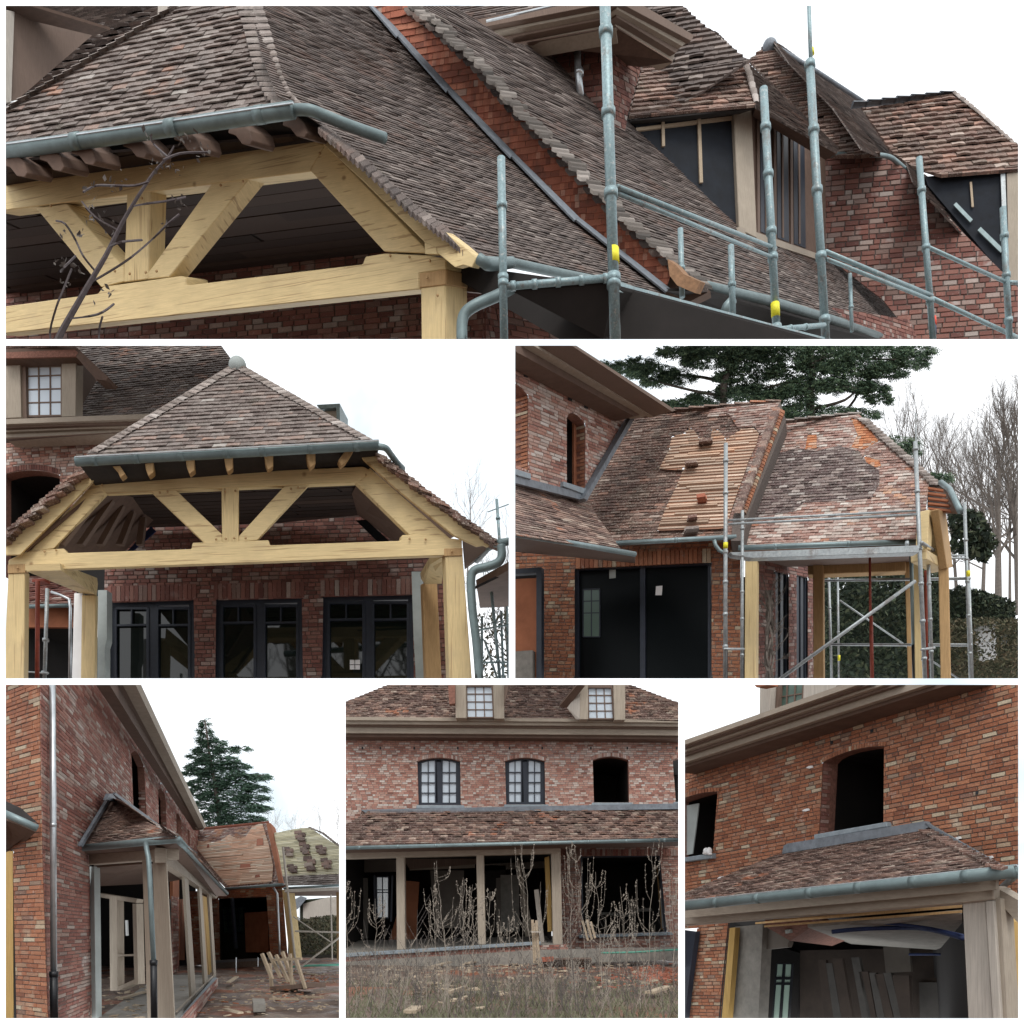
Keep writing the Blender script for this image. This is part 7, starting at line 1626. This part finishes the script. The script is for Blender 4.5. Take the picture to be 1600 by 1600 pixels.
    for k in range(340):
        Y = 9.2 + 9 * r.random() ** 1.5; x = r.uniform(536, 1064); b = P(x, 1500, Y); b.z = ZG - .02
        h = r.uniform(.2, .75) * (1.45 if r.random() < .2 else .8) * UNIT; top = b + Vector((r.uniform(-.12, .12) * UNIT, 0, h))
        tgt = bm if k % 5 < 2 else bg
        pts = [b, b.lerp(top, .5) + Vector((r.uniform(-.03, .03), 0, 0)), top]; add_tube(tgt, pts, [.004 * UNIT, .0035 * UNIT, .0015 * UNIT], 3, False)
        for j in range(r.randint(4, 10)):
            f = r.uniform(.3, .95); p = b.lerp(top, f); L = h * .28 * r.uniform(.4, 1.1); s = r.choice((-1, 1))
            q = p + Vector((s * L * .45, r.uniform(-.3, .3) * L, L * .8)); add_tube(tgt, [p, q], [.0022 * UNIT, .001 * UNIT], 3, False)
            for m_ in range(4):
                c = p.lerp(q, r.uniform(.3, 1)); a = Vector((r.uniform(-1, 1), 0, r.uniform(.1, 1))).normalized() * r.uniform(.008, .022) * UNIT; e = Vector((-a.z, 0, a.x)) * .22
                tgt.faces.new([tgt.verts.new(z) for z in (c - e, c + a, c + e)])
    for k in range(2600):
        Y = 8.8 + 7 * r.random() ** 1.6; x = r.uniform(536, 1064); b = P(x, 1500, Y); b.z = ZG - .03
        h = r.uniform(.04, .13) * UNIT; t = b + Vector((r.uniform(-.06, .06), r.uniform(-.04, .04), h)); e = Vector((.006, 0, 0))
        gr.faces.new([gr.verts.new(z) for z in (b - e, b + e, t)])
    for n, q, m, lb in (('dry_stalks', bm, 'dry_weed', 'pale dry weed stalks standing all over the foreground soil'), ('dark_stalks', bg, 'dark_weed', 'darker thin weed stalks between the pale ones'), ('grass', gr, 'grass_green', 'low green grass blades along the bottom of the weedy soil')):
        o = obj(n, q, m, cap=False); tag(o, lb, 'weeds' if n != 'grass' else 'grass'); o['kind'] = 'stuff'
glass('bright_pane', (.78, .82, .84), .25, .35)  # brightness of the inner window put into a near-white pane colour
view_five()
mat('shade_grey', (.06,.055,.05), .9, nscale=3)  # grey boards darkened: veranda shade put into the colour
mat('shade_brown', (.045,.032,.025), .9, nscale=3)  # brown boards and inner wall, darkened the same way for interior shade
# ================================================================ the veranda corner from below
def view_six():
    panel(1070, 1070, 1591, 1591)
    V = vp(-80, 1560); W = vert(1330, 1250, 13, V)
    def yl(y0, x): return y0 - (1560 - y0) / 1145 * (x - 1065)
    house = thing('brick_house', 'orange-red brick house wall with dark empty arched window above a hipped veranda', 'house', P(1330, 1591, 13))
    wa = [(1286, 1191), (1293, 1184), (1304, 1178), (1322, 1172), (1350, 1167), (1382, 1166), (1381, 1286), (1280, 1303)]
    wb = [(1055, 1252), (1075, 1245), (1095, 1239), (1110, 1237), (1122, 1237), (1114, 1336), (1055, 1350)]
    wall = lay(house, 'wall', W, [(1060, yl(1199, 1060)), (1480, yl(1199, 1480)), (1600, yl(1199, 1600)), (1600, 1600), (1545, 1600), (1530, 1380), (1165, 1420), (1140, 1440), (1125, 1600), (1068, 1600), (1090, 1450), (1060, 1452)], [wa, wb], 20, 6.8, 'red_brick', count=300, back='dark_mortar', ref=(1450, 1230), seed=61, relief=1.1)
    for q, c, e in ((wa, (1284, 1190, 1384, 1164), 5.0), (wb, (1052, 1256, 1124, 1236), 4.0)):
        reveal('window_reveal', W, q, .3, 'brick_plain', house); room('dark_opening', W.shift(-.3), q, 3, 'dark_room', house)
    arch_bricks(house, W.shift(.02), [(1284, 1192), (1384, 1166), (1382, 1286), (1280, 1303)], 7, 8, 24)
    arch_bricks(house, W.shift(.02), [(1050, 1256), (1124, 1237), (1114, 1330), (1050, 1350)], 5, 7, 16)
    for i in range(19):                                         # jamb bricks
        y = 1193 + i * 5.85; x = 1286 - i * .32; a = W.h(x, y); b = W.h(x, y + 4.9); o_ = -W.n * (.16 if i % 2 else .1); e = W.u * .012
        bm = bmesh.new(); bm.faces.new([bm.verts.new(p) for p in (a + e, a + e + o_, b + e + o_, b + e)]); obj('brick', bm, 'mixed_brick', house, cap=False)
    prism('sill', W.shift(.1), [(1271, 1304), (1385, 1284), (1386, 1292), (1272, 1312)], .2, 'blue_stone', house, bev=.01)
    prism('sill', W.shift(.1), [(1060, 1341), (1112, 1333), (1112, 1341), (1060, 1348)], .2, 'blue_stone', house, bev=.01)
    prism('window_jamb', W.shift(-.25), [(1055, 1262), (1092, 1255), (1088, 1290), (1082, 1334), (1055, 1340)], .02, 'grey_plaster', house)
    g = thing('pair_of_gloves', 'white crumpled gloves left on the sill of the left window', 'gloves', W.h(1106, 1332))
    bm = bmesh.new()
    for k, (x, y, s) in enumerate(((1103, 1330, .045), (1108, 1330, .05), (1101, 1333, .035), (1110, 1334, .03))):
        bmesh.ops.create_icosphere(bm, subdivisions=2, radius=s, matrix=Matrix.Translation(W.shift(.12).h(x, y)) @ Matrix.Diagonal((1, 1, 1.3 if k < 2 else .7, 1)))
    obj('glove', bm, 'white_paper', g)
    r = random.Random(4)
    for x, y in ((1297, 1158), (1360, 1140), (1524, 1237)): prism('putlog_hole', W.shift(.02), [(x, y), (x + 4, y - 1), (x + 4, y + 4), (x, y + 5)], .01, 'black_plastic', house)
    for x, y in ((1490, 1308), (1540, 1338), (1120, 1370), (1259, 1197), (1253, 1264)): prism('mortar_splash', W.shift(.03), [(x, y + 3), (x + 4, y), (x + 10, y - 1), (x + 12, y + 2), (x + 5, y + 4)], .01, 'white_paper', house)
    for dz, y0, y1, m in ((.5, 1190, 1201, 'brown_soffit'), (.6, 1181, 1193, 'beige_wood'), (.68, 1175, 1182, 'brown_board'), (.76, 1169, 1176, 'beige_wood'), (.84, 1164, 1170, 'brown_board'), (.92, 1158, 1165, 'beige_wood')):
        prism('cornice', W.shift(dz), [(1050, yl(y0, 1050)), (1600, yl(y0, 1600)), (1600, yl(y1, 1600)), (1050, yl(y1, 1050))], .5, m, house)
    dm = thing('roof_dormer', 'pale dormer with dark barred window peeping above the cornice at the top', 'dormer', P(1240, 1110, 14))
    Dm = vert(1240, 1090, 13.9, V)
    prism('jamb', Dm, [(1187, 1050), (1206, 1050), (1202, 1115), (1186, 1120)], .3, 'pale_post', dm, bev=.01); prism('jamb', Dm, [(1256, 1050), (1320, 1050), (1300, 1085), (1254, 1100)], .3, 'pale_post', dm, bev=.01)
    prism('eave', Dm.shift(.3), [(1178, 1069), (1200, 1050), (1200, 1070), (1182, 1074)], .2, 'red_block', dm)
    bars('frame', Dm.shift(-.1), [((1210, 1050), (1206, 1112), 7), ((1217, 1050), (1213, 1110), 4)], .1, 'brown_board', dm)
    window(dm, Dm.shift(-.15), [(1217, 1052), (1256, 1050), (1253, 1100), (1216, 1108)], 3, 3, 2, 1.6, 'brown_board', 'dark_pane', th=.05)
    # ------------------------------------------------ veranda
    vd = thing('veranda', 'hipped corner veranda with grey zinc gutter and pale timber post, seen from below', 'veranda', P(1520, 1591, 10.5))
    PP = W.shift(1.6)
    e0 = PP.shift(.35)
    RF = Pl(e0.h(1330, 1379), V, W.h(1330, 1316))
    rt = lay(vd, 'roof', RF, [(1226, 1330), (1440, 1296), (1558, 1354), (1320, 1382), (1060, 1410), (1060, 1400), (1216, 1335)], [], 19, 5.6, 'pink_tile', style='tile', count=280, back='roof_felt', ref=(1330, 1350), part='tile', stuff='tiling', seed=62, relief=.9)
    RS = Pl3(RF.h(1560, 1356), RF.h(1445, 1296) , RF.h(1560, 1356) + Vector((.6, 1.2, .9)))
    bonnets(vd, RF, RF, [(1566, 1357), (1444, 1294)], 17, 16, 12, 4, jut=.1, m='clay_tile', seed=8)
    prism('lead_flashing', W.shift(.12), [(1224, 1322), (1230, 1318), (1444, 1283), (1452, 1292), (1440, 1298), (1222, 1334)], .1, 'lead', vd)
    bars('lead_flashing', W.shift(.12), [((1446, 1287), (1560, 1352), 4)], .05, 'lead', vd)
    ge = e0.shift(.12)
    def gp(x, y): return ge.h(x, y)
    tube('gutter', [gp(1050, 1417.5), gp(1320, 1389), gp(1588, 1361)], 15 * 1.25 * .8, 'green_zinc', vd, 16, rings=(.18, .33, .5, .64, .78, .9), ringw=1.015)
    a = gp(1588, 1361); tube('gutter_return', [a, a + Vector((.25, .5, -.02)), a + Vector((.9, 2.0, -.05))], 12, 'green_zinc', vd, 14)
    tube('gutter_lip', [gp(1050, 1410) - Vector((0, .05, 0)), gp(1585, 1353) - Vector((0, .05, 0))], 2.6, 'bright_zinc', vd, 6)
    prism('fascia', PP.shift(.25), [(1050, 1424), (1556, 1372), (1556, 1390), (1050, 1436)], .05, 'beige_wood', vd)
    prism('beam', PP.shift(.06), [(1050, 1432), (1552, 1386), (1552, 1406), (1503, 1411), (1050, 1447)], .3, 'beige_wood', vd, bev=.01)
    slab('corner_soffit', [PP.shift(.25).h(1552, 1376), gp(1588, 1366), gp(1588, 1366) + Vector((.5, 1.4, 0)), PP.h(1560, 1400) + Vector((.3, 1, 0))], .04, 'brown_soffit', vd)
    prism('post', PP, [(1503, 1408), (1540, 1404), (1553, 1610), (1513, 1610)], .2, 'pale_post', vd, bev=.012)
    prism('post_panel', PP.shift(.06), [(1539, 1408), (1552, 1407), (1565, 1610), (1552, 1610)], .2, 'pale_post', vd, bev=.008)
    prism('post_edge', PP.shift(.02), [(1552, 1402), (1563, 1404), (1575, 1610), (1564, 1610)], .2, 'beige_board', vd)
    prism('side_beam', PP.shift(-.05), [(1552, 1384), (1600, 1412), (1600, 1452), (1563, 1412), (1552, 1406)], .2, 'beige_wood', vd)
    prism('yellow_post', PP.shift(-.5), [(1563, 1430), (1582, 1440), (1592, 1610), (1573, 1610)], .2, 'yellow_board', vd)
    # inside
    rm = [(1138, 1436), (1506, 1405), (1520, 1620), (1120, 1620)]
    room('dark_interior', W.shift(.1), rm, 5, 'dark_room', vd, d=vp(1320, 1520))
    prism('plaster_wall', W.shift(.2), [(1149, 1448), (1192, 1444), (1184, 1610), (1136, 1610)], .2, 'concrete', vd)
    prism('inner_jamb', W.shift(.1), [(1186, 1444), (1240, 1440), (1230, 1480), (1194, 1484)], .1, 'room_plaster', vd)
    prism('yellow_edge', W.shift(.35), [(1140, 1450), (1149, 1449), (1136, 1610), (1126, 1610)], .1, 'yellow_board', vd)
    tube('wall_lamp', [(1232, 1452, 12.6), (1233, 1458, 12.6)], 11, 'grey_plaster', vd, 12)
    prism('dark_window', W.shift(.15), [(1055, 1452), (1087, 1456), (1078, 1520), (1070, 1590), (1055, 1610)], .1, 'navy_frame', vd)
    cz = [P(1272, 1446, 12.6), P(1503, 1428, 11.2), P(1506, 1484, 16), P(1385, 1478, 17), P(1330, 1462, 15)]
    slab('plaster_ceiling', [P(1262, 1449, 12.2), P(1503, 1428, 11.0), P(1507, 1487, 15), P(1330, 1475, 16)], .05, 'concrete', vd)
    slab('red_beam', [P(1196, 1448, 12.5), P(1270, 1446, 12.5), P(1320, 1470, 15), P(1300, 1478, 15), P(1235, 1470, 13)], .2, 'brick_plain', vd)
    for k, (ya, yb) in enumerate(((1441, 1414), (1446, 1422), (1436, 1410))):
        slab('ceiling_joist', [P(1180 + k * 14, ya, 11.9 + k * .2), P(1503, yb, 10.8 + k * .2), P(1503, yb + 4, 10.8 + k * .2), P(1180 + k * 14, ya + 3, 11.9 + k * .2)], .06, 'aged_oak', vd)
    tube('blue_hose', [(1300, 1456, 12), (1340, 1452, 12), (1400, 1450, 12), (1450, 1452, 11.5), (1505, 1466, 10.9)], 7, 'blue_film', vd, 10, curve=True)
    tube('blue_hose', [(1352, 1439, 12), (1400, 1444, 11.8), (1450, 1450, 11.5), (1505, 1462, 10.9)], 5, 'blue_film', vd, 10, curve=True)
    tube('blue_hose', [(1420, 1491, 14.8), (1508, 1491, 14.4)], 4, 'blue_film', vd, 8)
    IW = vert(1400, 1540, 16.4, V)
    prism('inner_wall', IW, [(1250, 1485), (1515, 1480), (1515, 1610), (1250, 1610)], .1, 'shade_brown', vd)
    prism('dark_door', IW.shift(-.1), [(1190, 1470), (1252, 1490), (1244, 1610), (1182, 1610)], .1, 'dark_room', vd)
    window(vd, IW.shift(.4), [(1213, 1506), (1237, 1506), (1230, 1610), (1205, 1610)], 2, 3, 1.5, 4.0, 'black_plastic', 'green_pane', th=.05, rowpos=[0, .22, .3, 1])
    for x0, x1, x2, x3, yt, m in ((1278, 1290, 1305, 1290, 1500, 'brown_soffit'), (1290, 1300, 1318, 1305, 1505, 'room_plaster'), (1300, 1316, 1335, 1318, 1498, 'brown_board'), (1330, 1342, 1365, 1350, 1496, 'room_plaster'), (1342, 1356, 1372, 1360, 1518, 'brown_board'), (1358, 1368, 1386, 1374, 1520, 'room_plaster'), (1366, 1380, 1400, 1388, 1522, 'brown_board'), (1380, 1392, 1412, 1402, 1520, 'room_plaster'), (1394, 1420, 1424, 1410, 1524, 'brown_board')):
        prism('leaning_board', IW.shift(.8), [(x0, yt), (x1, yt), (x2, 1610), (x3, 1610)], .06, 'shade_brown' if m in ('brown_board', 'brown_soffit') else 'shade_grey', vd)
    prism('inner_panel', IW.shift(.3), [(1436, 1535), (1472, 1535), (1475, 1610), (1438, 1610)], .05, 'shade_grey', vd)
    prism('dark_panel', IW.shift(.25), [(1430, 1530), (1510, 1525), (1515, 1610), (1432, 1610)], .04, 'shade_brown', vd)
    prism('pale_panel', IW.shift(.25), [(1380, 1480), (1420, 1478), (1424, 1518), (1384, 1520)], .04, 'room_plaster', vd)
glass('green_pane', (.38, .5, .42), .3, .1)  # green light in the door panes put into their colour
view_six()
# ---------------------------------------------------------------- the garden behind the viewer, mirrored in the panes
panel(-1e6, -1e6, 1e6, 1e6)
def far_tree(label, x, y, h, seed):
    rnd = random.Random(seed); base = Vector((x, y, 0)); t = thing('bare_tree', label, 'tree', base, 'tall bare trees of the garden')
    bm = bmesh.new(); mid = base + Vector((0, 0, h * .45)); add_tube(bm, [base, base + Vector((0, 0, h * .22)), mid], [h * .016, h * .013, h * .01], 7); add_obj('trunk', bm, 'bark', t)
    bm = bmesh.new(); grow(bm, mid, Vector((0, 0, 1)), h * .2, h * .008, 6, rnd, .55, .25)
    for k in range(5): grow(bm, base.lerp(mid, .5 + k * .12), Vector((rnd.uniform(-1, 1), rnd.uniform(-1, 1), .8)), h * .17, h * .006, 5, rnd, .55, .25)
    add_obj('crown', bm, 'bark', t)
def add_obj(name, bm, m, parent):
    me = bpy.data.meshes.new(name); bm.to_mesh(me); bm.free(); me.materials.append(MATS[m]); o = bpy.data.objects.new(name, me); scene.collection.objects.link(o); adopt(o, parent)
for k, (x, y) in enumerate(((-22, -16), (-10, -20), (3, -15), (14, -21), (25, -16))): far_tree(('leftmost', 'second from left', 'middle', 'second from right', 'rightmost')[k] + ' of five tall leafless garden trees opposite the porches', x, y, 36 + k % 3 * 3, 300 + k)
